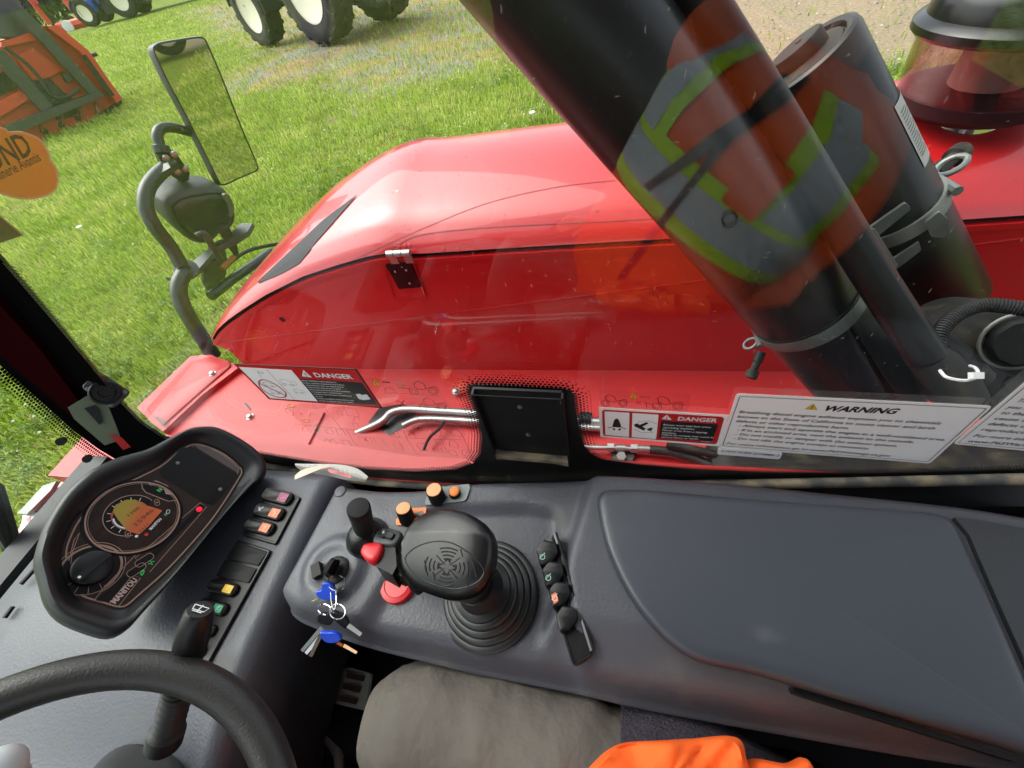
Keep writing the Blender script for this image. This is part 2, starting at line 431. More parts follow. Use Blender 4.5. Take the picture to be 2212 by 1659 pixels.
tan = ramp(N(30, 8, .75), .32, (.17, .13, .08), .66, (.38, .31, .21))
f_dry = ramp(mth('ADD', mth('MULTIPLY', attr('dry'), .62), mth('MULTIPLY', N(4.5, 7, .65), .75)), .60, (0, 0, 0), .80, (1, 1, 1))
f_mix = ramp(N(.9, 5), .44, (0, 0, 0), .56, (1, 1, 1))
f_bare = ramp(mth('ADD', mth('MULTIPLY', attr('bare'), .75), mth('MULTIPLY', N(6, 7, .65), .6)), .58, (0, 0, 0), .82, (1, 1, 1))
L(mixc(f_bare, mixc(f_dry, green2, mixc(f_mix, straw, gravel)), tan), b.inputs['Base Color'])
bp = nt.nodes.new('ShaderNodeBump'); bp.inputs['Strength'].default_value = .8; bp.inputs['Distance'].default_value = .03; L(N(35, 6, .7), bp.inputs['Height']); L(bp.outputs[0], b.inputs['Normal'])
g = link('ground', gv, gf, gm, None, True, 180)
for nm, arr in (('dry', gd), ('bare', gb)):
    a = g.data.attributes.new(nm, 'FLOAT', 'POINT'); a.data.foreach_set('value', arr)
tag(g, 'yard of green grass fading into dry gravel and bare tan soil', 'ground', kind='structure')

# grass blades (nobody could count them)
def blade_field(name, n, seed, mat_, hmin, hmax, keep, rmax=42., label=''):
    r_ = np.random.default_rng(seed)
    rr = np.exp(r_.uniform(math.log(1.9), math.log(rmax), n)); th = r_.uniform(math.radians(28), math.radians(176), n)
    X, Y = rr * np.cos(th), rr * np.sin(th)
    ok = np.array([not (x > -2.15 and y < 1.62) and keep(x, y, r_.random()) for x, y in zip(X, Y)])
    X, Y, rr = X[ok], Y[ok], rr[ok]; n = len(X)
    hh = r_.uniform(hmin, hmax, n) * (1 + rr * .012); w = .0028 * (1 + rr / 5.); a = r_.uniform(0, 2 * np.pi, n); le = r_.uniform(.15, .9, n) * hh; la = r_.uniform(0, 2 * np.pi, n)
    dx, dy = np.cos(a) * w, np.sin(a) * w; lx, ly = np.cos(la) * le, np.sin(la) * le
    P = np.zeros((n, 5, 3), np.float32)
    P[:, 0] = np.c_[X - dx, Y - dy, np.full(n, -.03)]; P[:, 1] = np.c_[X + dx, Y + dy, np.full(n, -.03)]
    P[:, 2] = np.c_[X - dx * .8 + lx * .35, Y - dy * .8 + ly * .35, hh * .6]; P[:, 3] = np.c_[X + dx * .8 + lx * .35, Y + dy * .8 + ly * .35, hh * .6]
    P[:, 4] = np.c_[X + lx, Y + ly, hh * (1 - .35 * le / hh)]
    base = (np.arange(n) * 5)[:, None]
    T = np.concatenate([base + np.array([0, 1, 3]), base + np.array([0, 3, 2]), base + np.array([2, 3, 4])], 1).reshape(-1, 3)
    me = bpy.data.meshes.new(name); me.vertices.add(n * 5); me.vertices.foreach_set('co', P.ravel())
    me.loops.add(len(T) * 3); me.loops.foreach_set('vertex_index', T.ravel().astype(np.int32))
    me.polygons.add(len(T)); me.polygons.foreach_set('loop_start', np.arange(len(T), dtype=np.int32) * 3)
    me.update(); me.validate()
    at = me.attributes.new('tone', 'FLOAT', 'POINT'); at.data.foreach_set('value', np.repeat(np.clip(.62 * r_.random(n) + .25 + .38 * np.array([fbm(x, y, 1.7, 3, 31) for x, y in zip(X, Y)]), 0, 1), 5).astype(np.float32))
    o = linkm(name, me, mat_, None, False); tag(o, label, 'grass', kind='stuff'); return o
def blade_mat(name, c0, c1, c2):
    mt = bpy.data.materials.new(name); mt.use_nodes = True; t = mt.node_tree; bb = t.nodes['Principled BSDF']; bb.inputs['Roughness'].default_value = .55
    bb.inputs['Specular IOR Level'].default_value = .3
    a = t.nodes.new('ShaderNodeAttribute'); a.attribute_name = 'tone'; r = t.nodes.new('ShaderNodeValToRGB')
    e = r.color_ramp.elements; e[0].color = (*c0, 1); e[1].color = (*c2, 1); x = e.new(.55); x.color = (*c1, 1)
    t.links.new(a.outputs['Fac'], r.inputs[0]); t.links.new(r.outputs[0], bb.inputs['Base Color'])
    tl = t.nodes.new('ShaderNodeBsdfTranslucent'); t.links.new(r.outputs[0], tl.inputs[0]); mx = t.nodes.new('ShaderNodeMixShader'); mx.inputs[0].default_value = .35
    t.links.new(bb.outputs[0], mx.inputs[1]); t.links.new(tl.outputs[0], mx.inputs[2]); t.links.new(mx.outputs[0], t.nodes['Material Output'].inputs[0]); return mt
GB = blade_mat('green_grass_blades', (.11, .20, .014), (.31, .44, .05), (.58, .60, .18))
SB = blade_mat('dry_grass_blades', (.22, .22, .06), (.38, .29, .12), (.50, .40, .22))
blade_field('grass', 360000, 3, GB, .018, .065, lambda x, y, q: q > min(.97, .82 * dry_at(x, y) + 1.0 * bare_at(x, y)) and (fbm(x, y, 2.2, 3, 5) > -.45 or q > .6), label='short green lawn grass around the machine')
blade_field('dry_grass', 70000, 4, SB, .02, .07, lambda x, y, q: q < .12 + .5 * dry_at(x, y) * (fbm(x, y, 1.3, 3, 8) > -.1) and q > .95 * bare_at(x, y), label='dry straw coloured grass in the gravelly patches')
def weeds(n, seed):
    r_ = random.Random(seed); mb = MB()
    for _ in range(n):
        r = math.exp(r_.uniform(math.log(2.), math.log(20))); t = math.radians(r_.uniform(30, 174)); x, y = r * math.cos(t), r * math.sin(t)
        if (x > -2.15 and y < 1.62) or fbm(x, y, 1.1, 3, 41) < .05 or bare_at(x, y) > .7: continue
        for k in range(r_.randint(4, 8)):
            a = r_.uniform(0, 6.283); l_ = r_.uniform(.012, .03); w_ = l_ * .38; z = r_.uniform(.02, .05); ox, oy = x + r_.gauss(0, .02), y + r_.gauss(0, .02); c, s = math.cos(a), math.sin(a)
            mb.add([(ox, oy, z), (ox + c * l_ * .5 - s * w_, oy + s * l_ * .5 + c * w_, z + .012), (ox + c * l_, oy + s * l_, z + .004), (ox + c * l_ * .5 + s * w_, oy + s * l_ * .5 - c * w_, z + .012)], [(0, 1, 2, 3)])
    return tag(mb.build('lawn_weeds', mat('weed_leaf', (.11, .19, .025), .6, var=(3, 1, (.22, .32, .05))), None, False), 'low broad-leaved clover and weeds growing in clumps through the lawn', 'weeds', kind='stuff')
weeds(9000, 12)
OCT_F = [(0, 2, 4), (2, 1, 4), (1, 3, 4), (3, 0, 4), (2, 0, 5), (1, 2, 5), (3, 1, 5), (0, 3, 5)]
def speckles(name, n, seed, mt, s0, s1, z0, keep, label, cat_, rmax=20):
    r_ = random.Random(seed); mb = MB()
    for _ in range(n):
        r = math.exp(r_.uniform(math.log(2.2), math.log(rmax))); t = math.radians(r_.uniform(30, 172)); x, y = r * math.cos(t), r * math.sin(t)
        if (x > -2.15 and y < 1.62) or not keep(x, y, r_.random()): continue
        s = r_.uniform(s0, s1); k = r_.uniform(.5, 1); z = z0 if z0 < .03 else r_.uniform(.5, 1.1) * z0
        mb.add([(x - s, y, z), (x + s, y, z), (x, y - s * k, z), (x, y + s * k, z), (x, y, z + s * .8), (x, y, z - s * .5)], OCT_F)
    return tag(mb.build(name, mt, None, False), label, cat_, kind='stuff')
speckles('clover_flowers', 3200, 5, mat('clover_white', (.62, .60, .52), .8), .007, .013, .07, lambda x, y, q: fbm(x, y, .8, 3, 21) > .0 and dry_at(x, y) < .7, 'small white clover flowers dotted through the lawn', 'flowers')
speckles('gravel', 9000, 6, mat('gravel_stone', (.30, .28, .25), .9, var=(9, 1, (.16, .15, .14))), .008, .024, -.005, lambda x, y, q: q < .75 * max(dry_at(x, y), bare_at(x, y)), 'loose grey gravel lying in the bare patches', 'gravel', 16)
for (x, y) in ((172, 491), (1150, 640 * .0 + 245)):
    p = atz(x, y, .07); mb = MB()
    mb.add(*lathe_g(p, (0, 0, 1), [(.004, -.07), (.004, 0), (.03, .002), (.032, .012), (.02, .02), (.004, .022)], 10))
tag(mb.build('white_flower', mat('white_flower_head', (.7, .7, .66), .8)), 'single white flower standing in the dry grass beyond the hood', 'flower')
p = atz(172, 491, .07); mb = MB(); mb.add(*lathe_g(p, (0, 0, 1), [(.004, -.07), (.004, 0), (.028, .002), (.03, .01), (.012, .016), (.003, .018)], 12))
o = mb.build('white_flower', bpy.data.materials['white_flower_head']); tag(o, 'large white dandelion-like flower alone in the lawn at far left', 'flower')

# ------------------------------------------------------------------ side of the machine: hood, channel, canisters
YH = .95
GAP = [(457, 738), (470, 715), (490, 696), (518, 676), (573, 641), (655, 600), (732, 575), (792, 558), (833, 551), (901, 552), (1120, 538), (1300, 528), (1460, 519), (1800, 498), (2212, 470), (2700, 440)]
gapw = [aty(x, y, YH) for x, y in GAP]
gx_ = [q.x for q in gapw]; gz_ = [q.z for q in gapw]
def zg(x): return float(np.interp(x, gx_, gz_))
XN = gx_[0]
hood = thing('engine_hood', (-.2, 1.2, .5), 'glossy red engine hood outside the side window, with a black vent at its nose', 'hood')
st = [gx_[0] + .004] + [float(q) for q in np.linspace(gx_[0] + .012, -1.3, 8)] + [float(q) for q in np.linspace(-1.26, -.5, 22)] + [float(q) for q in np.linspace(-.4, 1.6, 14)]
rows = []
for x in st:
    z0 = zg(x) + .004; t = sstep(XN, XN + 1.0, x); yo = 1.17 + .38 * t ** .55; hgt = .022 + .108 * sstep(XN - .1, XN + .9, x)
    # (fraction across, height fraction): steep lip, crease, broad crown, far shoulder
    pr = [(0, 0), (.012, .10), (.03, .22), (.085, .40), (.10, .47), (.20, .66), (.34, .84), (.5, .96), (.64, 1.0), (.78, .95), (.88, .80), (.95, .52), (.985, .15), (1.0, -.4), (1.0, -2.2), (1.0, -4.5)]
    rows.append([V((x, YH + 0.002 + (yo - YH) * u, z0 + hgt * h)) for u, h in pr])
hv, hf = [q for r in rows for q in r], []
Wd = len(rows[0])
for r in range(len(rows) - 1):
    for c in range(Wd - 1): hf.append((r * Wd + c, (r + 1) * Wd + c, (r + 1) * Wd + c + 1, r * Wd + c + 1))
nose = [V((XN - .012, q.y, q.z - .03)) for q in rows[0]]
k0 = len(hv); hv += nose
for c in range(Wd - 1): hf.append((c, c + 1, k0 + c + 1, k0 + c))
hood_top = link('hood_top', hv, hf, RED, hood, True, 28)
HB = bvh_of(hood_top)
# side panel: a plate under the gap, rounded nose, with the hinge pocket cut in its face
SF = Frame((0, YH, 0), (1, 0, 0), (0, 0, 1))      # normal towards the cab
top = [(q.x, q.z - .012) for q in gapw if q.x < 1.8]
top = cat(top, 4, False)
poly = top + [(1.9, top[-1][1]), (1.9, .42), (-1.40, .42), (-1.478, .50), (-1.492, .545), (-1.487, .60)]
hp = [aty(x, y, YH) for x, y in ((828, 566), (893, 561), (921, 640), (852, 642))]
hp = [(q.x, q.z) for q in hp]
panel = MB().add(*prism_g(SF, poly, -.03, 0)).build('side_panel', RED, hood, True, 30)
lip = [(q[0], q[1]) for q in top]
MB().add(*strip_g(SF, [(a, c - .006) for a, c in lip], .014, .003)).add(*rings_g([[SF.p(a, c + .001, h) for a, c in lip] for h in (-.02, .003)], (False, False))).build('panel_lip', RED, hood)
# dark seam behind the gap
MB().add(*strip_g(SF, [(a, c + .006) for a, c in lip], .03, -.016)).build('gap_seam', BLKM, hood)
# hinge: zinc knuckles and black leaf in a sunken pocket
def pocket(pts, d):
    c = (sum(p[0] for p in pts) / 4, sum(p[1] for p in pts) / 4); mb = MB()
    outer = rounded(pts, .008); inner = inset(outer, .86, c)
    mb.add(*rings_g([[SF.p(*q, .0045) for q in inset(outer, 1.03, c)], [SF.p(*q, .0045) for q in outer], [SF.p(*q, .0012) for q in inner]], (False, False)))
    mb.add(*flat_g(SF, inner, .0012)); return mb
def rounded(pts, r, n=4):
    P = [V((p[0], p[1], 0)) for p in pts]; out = []
    for i in range(len(P)):
        a, b_, c = P[i - 1], P[i], P[(i + 1) % len(P)]
        p0 = b_ + (a - b_).normalized() * r; p1 = b_ + (c - b_).normalized() * r
        for k in range(n + 1):
            t = k / n; q = p0 * (1 - t) ** 2 + b_ * 2 * t * (1 - t) + p1 * t * t; out.append((q.x, q.y))
    return out
pocket(hp, .02).build('hinge_pocket', RED, hood)
lf = [aty(x, y, YH - .006) for x, y in ((832, 571), (886, 566), (910, 620), (862, 624))]; lf = [(q.x, q.z) for q in lf]
hinge = MB().add(*prism_g(SF, rounded(lf, .004), .003, .007)).build('hinge', BLKG, hood)
for fx, fy in ((.25, .3), (.72, .28), (.6, .8)):
    q = V((*lf[0], 0)).lerp(V((*lf[1], 0)), fx).lerp(V((*lf[3], 0)).lerp(V((*lf[2], 0)), fx), fy)
    MB().add(*lathe_g(SF.p(q.x, q.y, .007), SF.n, [(.0035, 0), (.0035, .002), (.002, .003)], 8)).build('bolt', STEEL, hinge)
kA, kB = aty(836, 549, YH - .015), aty(886, 546, YH - .015)
mbk = MB()
for t0, t1 in ((0, .3), (.33, .64), (.67, 1)):
    a, c = kA.lerp(kB, t0), kA.lerp(kB, t1); mbk.add(*tube_g([a, c], .0095, 14))
for t in (.15, .8):
    a = kA.lerp(kB, t); mbk.add(*wbox(a.x - .012, a.x + .012, a.y + .002, a.y + .006, a.z - .035, a.z))
mbk.build('hinge_knuckle', STEEL, hood)
q = aty(610, 690, YH); MB().add(*flat_g(SF, circ(q.x, q.z, .011, 16), .0015)).build('panel_hole', BLK, hood)
# vent triangle on the nose, seams on the crown
MB().add(*drape_g(HB, ruled([(770, 423), (700, 475), (640, 532), (590, 578), (558, 610)], [(771, 424), (724, 478), (680, 528), (648, 570), (605, 594), (560, 612)], 16, 6), .0025)).build('vent_insert', BLKM, hood)
def seam(pts, w, mt, nm):
    pts = resample(cat(pts, 6, False), 40, False)
    rows = [[(x, y - w / 2) for x, y in pts], [(x, y + w / 2) for x, y in pts]]
    MB().add(*drape_g(HB, rows, .0015)).build(nm, mt, hood)
SEAMM = mat('seam_dark_red', (.22, .008, .01), .5)
seam([(845, 536 + 4), (900, 510), (1000, 496), (1150, 486), (1300, 479), (1470, 470)], 2.2, SEAMM, 'hood_seam')
seam([(700, 590), (800, 545), (900, 500), (1050, 440), (1200, 405), (1330, 390)], 1.2, SEAMM, 'hood_crease')
for x, y in ((875, 531), (885, 530), (862, 533), (958, 539), (990, 540), (857, 413), (1290, 455)):
    h = HB.ray_cast(CAM_POS, ray(x, y).normalized())
    if h[0]: MB().add(*lathe_g(h[0], h[1] if h[1].z > 0 else -h[1], [(.006, 0), (.005, .0015), (.002, .002)], 8)).build('water_drop', GLASS2 if y < 500 else RED, hood)

# frame channel between cab and hood
chan = thing('frame_channel', (-.2, .65, .42), 'bright red chassis trough below the side window, with bolts and front plate', 'chassis')
ZF = .50
FF = Frame((0, 0, ZF), (1, 0, 0), (0, 1, 0))
MB().add(*wbox(-1.5, 1.9, .44, .949, .40, ZF)).build('trough_floor', REDB, chan)
MB().add(*wbox(-1.5, 1.9, .30, .438, .30, .80)).build('inner_rail', REDB, chan)
fp = [atz(x, y, .52) for x, y in ((300, 885), (420, 766), (452, 766), (470, 772), (520, 782), (360, 935))]
F2 = Frame((0, 0, .53), (1, 0, 0), (0, 1, 0))
f_out = [F2.px(x, y) for x, y in ((296, 880), (412, 769), (455, 766), (486, 781), (522, 789), (440, 850), (352, 932), (330, 915))]
MB().add(*prism_g(F2, f_out, -.12, 0)).build('front_plate', REDB, chan)
f_in = [F2.px(x, y) for x, y in ((522, 789), (542, 806), (590, 862), (560, 905), (420, 960), (352, 932), (440, 850))]
mbp = MB(); A = [F2.p(*q, 0) for q in f_in]; 
mbp.add(*prism_g(F2.off(-.022), [F2.off(-.022).px(x, y) for x, y in ((524, 790), (600, 862), (700, 890), (640, 1010), (345, 965), (360, 935), (440, 850))], -.1, 0)).build('step_plate', REDB, chan)
raised = [F2.px(x, y) for x, y in ((462, 774), (492, 775), (498, 790), (430, 852), (350, 925), (310, 895))]
MB().add(*pillow_g(F2, rounded([F2.px(x, y) for x, y in ((318, 884), (412, 784), (455, 772), (496, 781), (500, 792), (432, 850), (352, 922))], .012), [(0, 0), (0, .005), (.004, .008)])).build('cover_plate', REDB, chan)
for x, y, h in ((460, 808, .008), (541, 901, -.022), (985, 846, 0)):
    q = F2.off(h).px(x, y) if x < 900 else None
    P = F2.p(*q, h) if q else atz(x, y, .52)
    MB().add(*lathe_g(P, (0, 0, 1), [(.015, 0), (.015, .003), (.010, .003), (.010, .012), (.007, .014)], 6 if x < 900 else 12)).build('bolt', STEEL, chan)
slot = [F2.off(-.022).px(x, y) for x, y in ((527, 872), (531, 870), (544, 883), (540, 886))]
MB().add(*flat_g(F2.off(-.0205), slot, 0)).build('slot', BLK, chan)
tx = MB()
for k, (s_, sz) in enumerate((('MANITOU', .028), ('BOOM HEAD', .014), ('TRANSMISSION', .012), ('CHASSIS No', .012))):
    u, v = F2.px(334 + k * 5, 903 + k * 6, .008); tx.add(*text_g(F2, s_, u, v, sz * .6, .0092, .02, .2, ang=-.35))
tx.build('stamped_print', LBLK, chan)
# fender seen through the windscreen
FD = Frame((0, 0, .5), (1, 0, 0), (0, 1, 0))
fo = [FD.px(x, y) for x, y in ((-40, 1330), (15, 1200), (50, 1120), (110, 1062), (165, 1010), (215, 962), (262, 978), (300, 1010), (280, 1100), (120, 1240), (20, 1420))]
MB().add(*prism_g(FD, fo, -.15, 0)).build('front_fender', RED, chan)
lb = [FD.px(x, y) for x, y in ((52, 1108), (102, 1108), (68, 1158), (44, 1160))]
fl = MB().add(*flat_g(FD, lb, .003)).build('fender_decal', LABEL, chan)
MB().add(*flat_g(FD, [FD.px(x, y) for x, y in ((58, 1122), (70, 1116), (66, 1134))], .0045)).build('decal_mark', LRED, fl)
MB().add(*prism_g(FD.off(.02), [FD.off(.02).px(x, y) for x, y in ((40, 1110), (95, 1050), (124, 1040), (112, 1060), (60, 1112))], -.01, .004)).build('bracket_plate', GALV, chan)

# hydraulic pipes lying along the trough
pipes = thing('hydraulic_pipes', (-.3, .7, ZF), 'pair of zinc hydraulic pipes bending along the red trough', 'pipes')
def zpt(x, y, z): return atz(x, y, z)
for (pts, r, nm) in (([(700, 930), (815, 912), (845, 892), (880, 884), (950, 888), (1030, 893), (1300, 912)], .014, 'pipe'), ([(870, 920), (905, 906), (960, 906), (1030, 910), (1300, 925)], .011, 'pipe'), ([(1255, 966), (1330, 968), (1400, 971)], .008, 'pipe')):
    P = [zpt(x, y, ZF + .03) for x, y in pts]
    if nm == 'pipe' and len(pts) > 5: P[0].z -= .08; P[1].z -= .01
    MB().add(*tube_g(cat(P, 6, False), r, 12)).build('pipe', STEEL, pipes)
MB().add(*pillow_g(FF, [FF.px(x, y, .002) for x, y in ((795, 912), (820, 880), (870, 872), (900, 892), (880, 920), (840, 940))], [(0, .001), (.01, .003)])).build('pipe_hole', BLK, pipes)
MB().add(*tube_g([zpt(1252, 904, ZF + .03), zpt(1278, 906, ZF + .03)], .022, 14)).build('collar', BLKM, pipes)
for (x0, x1, r, n_) in ((1312, 1326, .014, 6), (1332, 1352, .011, 12), (1362, 1377, .014, 6), (1378, 1405, .012, 12)):
    MB().add(*tube_g([zpt(x0, 966 + (x0 - 1300) * .04, ZF + .03), zpt(x1, 966 + (x1 - 1300) * .04, ZF + .03)], r, n_)).build('fitting', STEEL, pipes)
MB().add(*tube_g(cat([zpt(x, y, ZF + .03) for x, y in ((1403, 971), (1450, 976), (1500, 990), (1560, 1012), (1700, 1030))], 6, False), .013, 12)).build('hose', RUB, pipes)
MB().add(*tube_g(cat([zpt(x, y, ZF + .06) for x, y in ((1440, 958), (1500, 972), (1560, 985), (1700, 1010))], 6, False), .012, 12)).build('hose', DUSTK, pipes)
MB().add(*tube_g(cat([zpt(x, y, ZF + .03) for x, y in ((905, 1003), (925, 950), (950, 925), (965, 900))], 6, False), .005, 8)).build('cable', BLK, pipes)
MB().add(*prism_g(FF, [FF.px(x, y) for x, y in ((1318, 975), (1375, 978), (1362, 1008), (1325, 1006))], 0, .015)).build('pipe_bracket', GREYM, pipes)
MB().add(*tube_g([zpt(1342, 985, ZF + .016), zpt(1342, 985, ZF + .03)], .014, 6)).build('bolt', STEEL, pipes)

MB().add(*pillow_g(Frame((1.12, .57, .555), (1, 0, 0), (0, 1, 0)), rrect(0, 0, 1.65, .24, .05, 5), [(0, -.055), (0, 0), (.02, .02), (.05, .025)])).build('dark_fill_block', DUSTK, pipes)  # plain dark block added so the trough reads black below the canisters
# inclined canisters
AX1 = V((-.66, .088, .746)).normalized()
def axis_pt(x, y, rd, r, ax):
    d = ray(x, y).normalized(); s = d.cross(ax).length; return CAM_POS + d * ((r / rd) / s)
R1 = .085
c1 = axis_pt(1656, 560, .125, R1, AX1)
can1 = thing('exhaust_canister', c1 - AX1 * .25, 'wide glossy black inclined canister nearest the side glass', 'canister')
def on_axis(c, ax, x, y):
    """the point of the line c + t*ax nearest the ray through a picture point"""
    d = ray(x, y).normalized(); w = CAM_POS - c; bq = d.dot(ax); dq, e = d.dot(w), ax.dot(w); return (e - bq * dq) / (1 - bq * bq)
t_cl = on_axis(c1, AX1, 1725, 668)
MB().add(*lathe_g(c1, AX1, [(R1 * .96, t_cl - .30), (R1 * .98, t_cl - .02), (R1, t_cl + .012), (R1, t_cl + .20), (R1, t_cl + .55), (R1 * .97, t_cl + .75)], 64)).build('canister_body', CANI, can1)
MB().add(*lathe_g(c1, AX1, [(R1 * .99, t_cl + .014), (R1 * 1.025, t_cl + .014), (R1 * 1.025, t_cl + .010), (R1 * .99, t_cl + .010)], 64)).build('rim_seam', BLK, can1)
band = MB().add(*lathe_g(c1, AX1, [(R1 * .99, t_cl - .016), (R1 * 1.03, t_cl - .016), (R1 * 1.035, t_cl), (R1 * 1.03, t_cl + .008), (R1 * .99, t_cl + .008)], 64)).build('clamp_band', GALV, can1)
def latch(c, ax, R, t, toward, parent, mt, S_=1.4):
    """loop, barrel and screw of a band clamp"""
    u = (toward - ax * toward.dot(ax)).normalized(); w = ax.cross(u); o = c + ax * t + u * (R * 1.03)
    MB().add(*tube_g([o + ax * .0 + u * (.012 + .010 * math.cos(a)) * S_ + w * (.010 * S_ * math.sin(a)) for a in np.linspace(0, 2 * math.pi, 14, endpoint=False)], .0025 * S_, 8, closed=True)).build('latch_loop', mt, parent)
    MB().add(*lathe_g(o + (u * .008 + w * .018 - ax * .01) * S_, (u * .6 + w * .35 - ax * .25), [(q_[0] * S_, q_[1] * S_) for q_ in ((.007, 0), (.007, .016), (.0055, .017), (.0055, .03), (.009, .031), (.009, .042), (.005, .044))], 14)).build('latch_screw', DUSTK, parent)
    MB().add(*tube_g([o + (w * .018 + u * .004) * S_, o + (w * .018 + u * .004 - w * .05 - u * .012) * S_], .004 * S_, 8)).build('latch_bar', mt, parent)
latch(c1, AX1, R1, t_cl - .004, V((-.75, -.25, -.6)), can1, GALV, 1.2)
R2 = .0745
c2 = axis_pt(1876, 378, .086, R2, AX1)
can2 = thing('air_filter_canister', c2 - AX1 * .3, 'slimmer dusty black inclined canister with capped top and grey text label', 'canister')
t_top = on_axis(c2, AX1, 1748, 108); t_b2 = on_axis(c2, AX1, 1965, 440); t_end = on_axis(c2, AX1, 2060, 635)
MB().add(*lathe_g(c2, AX1, [(R2 * .5, t_end - .012), (R2 * .9, t_end - .01), (R2, t_end + .004), (R2, t_b2), (R2 * .985, t_b2 + .01), (R2 * .985, t_top - .012), (R2 * .95, t_top - .003), (R2 * .88, t_top), (R2 * .78, t_top - .002), (R2 * .74, t_top - .010), (R2 * .5, t_top - .012)], 48)).build('canister_body', CANI, can2)
MB().add(*lathe_g(c2 + AX1 * (t_top - .012), AX1, [(R2 * .72, 0), (R2 * .70, .006), (R2 * .5, .008), (R2 * .46, .009)], 32)).build('end_plate', DUSTK, can2)
kc = c2 + AX1 * (t_top - .004) 
knob = MB().add(*rings_g([[kc + (V((0, 1, 0)) - AX1 * AX1.y).normalized() * (px_ * .024 * s) + AX1.cross(V((0, 1, 0))).normalized() * (py_ * .036 * s) + AX1 * h for px_, py_ in circ(0, 0, 1, 20)] for s, h in ((1, 0), (1, .022), (.95, .024), (.5, .0245))])).build('end_cap', DUSTK, can2)
MB().add(*lathe_g(kc + AX1 * .024 + V((.008, 0, 0)), AX1, [(.004, 0), (.004, .007), (.002, .008)], 6)).build('cap_stud', BLK, can2)
MB().add(*lathe_g(c2, AX1, [(R2 * 1.0, t_b2 - .013), (R2 * 1.045, t_b2 - .013), (R2 * 1.05, t_b2), (R2 * 1.045, t_b2 + .013), (R2 * 1.0, t_b2 + .013)], 48)).build('clamp_band', GALV, can2)
latch(c2, AX1, R2, t_b2 + .004, V((.9, .3, .45)), can2, GALV, 2.0)
vw = (CAM_POS - c2).normalized(); uu = (vw - AX1 * vw.dot(AX1)).normalized(); ww = AX1.cross(uu)
def on_can(c, R, ang, t): return c + AX1 * t + (uu * math.cos(ang) + ww * math.sin(ang)) * R
tl0, tl1 = on_axis(c2, AX1, 1985, 335), on_axis(c2, AX1, 1940, 195)
def canlabel(a0, a1):
    rows = [[on_can(c2, R2 * 1.0, a0 + (a1 - a0) * i / 6, t) for i in range(7)] for t in np.linspace(tl0, tl1, 6)]
    v = [q for r in rows for q in r]; f = [(r * 7 + c, r * 7 + c + 1, (r + 1) * 7 + c + 1, (r + 1) * 7 + c) for r in range(5) for c in range(6)]; return v, f
sgn = 1 if on_can(c2, R2, 1.1, 0).x > on_can(c2, R2, -1.1, 0).x else -1
lab2 = MB().add(*canlabel(sgn * .92, sgn * 1.42)).build('text_label', mat('faded_label', (.36, .38, .36), .5), can2)
mbt = MB()
for k in range(15):
    t = tl1 - .018 - k * (tl1 - tl0 - .03) / 15
    P = [on_can(c2, R2 * 1.004, sgn * (.98 + .36 * j / 5 * (1 if k % 4 else .7)), t) for j in range(6)]
    mbt.add([q + AX1 * .0022 for q in P] + P, [(j, j + 1, 6 + j + 1, 6 + j) for j in range(5)])
mbt.build('label_print', mat('label_grey_print', (.10, .11, .10), .6), lab2)
# zinc saddle bracket joining the canisters
brk = thing('canister_bracket', (c1 + c2) / 2, 'zinc saddle bracket clamped between the two black canisters', 'bracket')
mid = axis_pt(1895, 560, .1, .075, AX1)
BF = Frame(atz(1900, 560, 1.12), (uu * -.3 + ww * sgn).normalized(), AX1)
def bpoly(pts, h0, h1, nm, mt): return MB().add(*prism_g(BF, [BF.px(x, y) for x, y in pts], h0, h1)).build(nm, mt, brk)
bpoly([(1878, 494), (1892, 496), (1940, 572), (1926, 600), (1900, 560), (1880, 520)], -.02, .0, 'channel', GALV)
bpoly([(1838, 590), (1850, 582), (1870, 600), (1888, 640), (1880, 652), (1852, 620)], -.004, .0, 'foot', GALV)
B2 = Frame(on_can(c2, R2 + .004, sgn * .0, t_b2), ww * sgn, AX1)
MB().add(*prism_g(B2, rounded([B2.px(x, y) for x, y in ((1865, 500), (1955, 437), (1968, 450), (1880, 522))], .004), -.004, .002)).build('saddle', GALV, brk)
MB().add(*prism_g(B2, rounded([B2.px(x, y) for x, y in ((1890, 585), (1985, 522), (1990, 540), (1900, 610))], .004), -.004, .001)).build('saddle', GALV, brk)
MB().add(*prism_g(B2.off(.004), rounded([B2.off(.004).px(x, y) for x, y in ((1999, 478), (2028, 455), (2050, 475), (2040, 512), (2010, 510))], .004), -.002, .003)).build('band_plate', GALV, brk)

# guard tube running down beside the canister, flattened foot, white cable tie
gt0, gt1 = axis_pt(1445 + 85, 0, .1, .062, AX1), axis_pt(1975, 740, .1, .058, AX1)
def rod_pt(x, y, dist): return CAM_POS + ray(x, y).normalized() * dist
guard = thing('guard_tube', rod_pt(2060, 800, .80), 'long black guard tube beside the wide canister, its flattened foot tied with a white strap', 'tube')
rp = [rod_pt(1516, 0, .70), rod_pt(1692, 276, .735), rod_pt(1876, 580, .80), rod_pt(2002, 772, .86)]
rp = [rp[0] + (rp[0] - rp[1]) * .5] + rp
MB().add(*tube_g(cat(rp, 6, False), .0245, 20)).build('tube', mat('guard_black', (.004, .004, .004), .4, spec=.25), guard)
ft = [rp[-1], rod_pt(2035, 800, .88), rod_pt(2080, 850, .91), rod_pt(2115, 880, .93)]
d_ = (ft[-1] - ft[0]).normalized(); sd_ = d_.cross(FWD).normalized(); up_ = sd_.cross(d_)
MB().add(*rings_g([[p + sd_ * (w_ * math.cos(a)) + up_ * (h_ * math.sin(a)) for a in np.linspace(0, 2 * math.pi, 16, endpoint=False)] for p, w_, h_ in zip(ft, (.0245, .034, .038, .024), (.0245, .012, .008, .006))])).build('flattened_foot', DUSTK, guard)
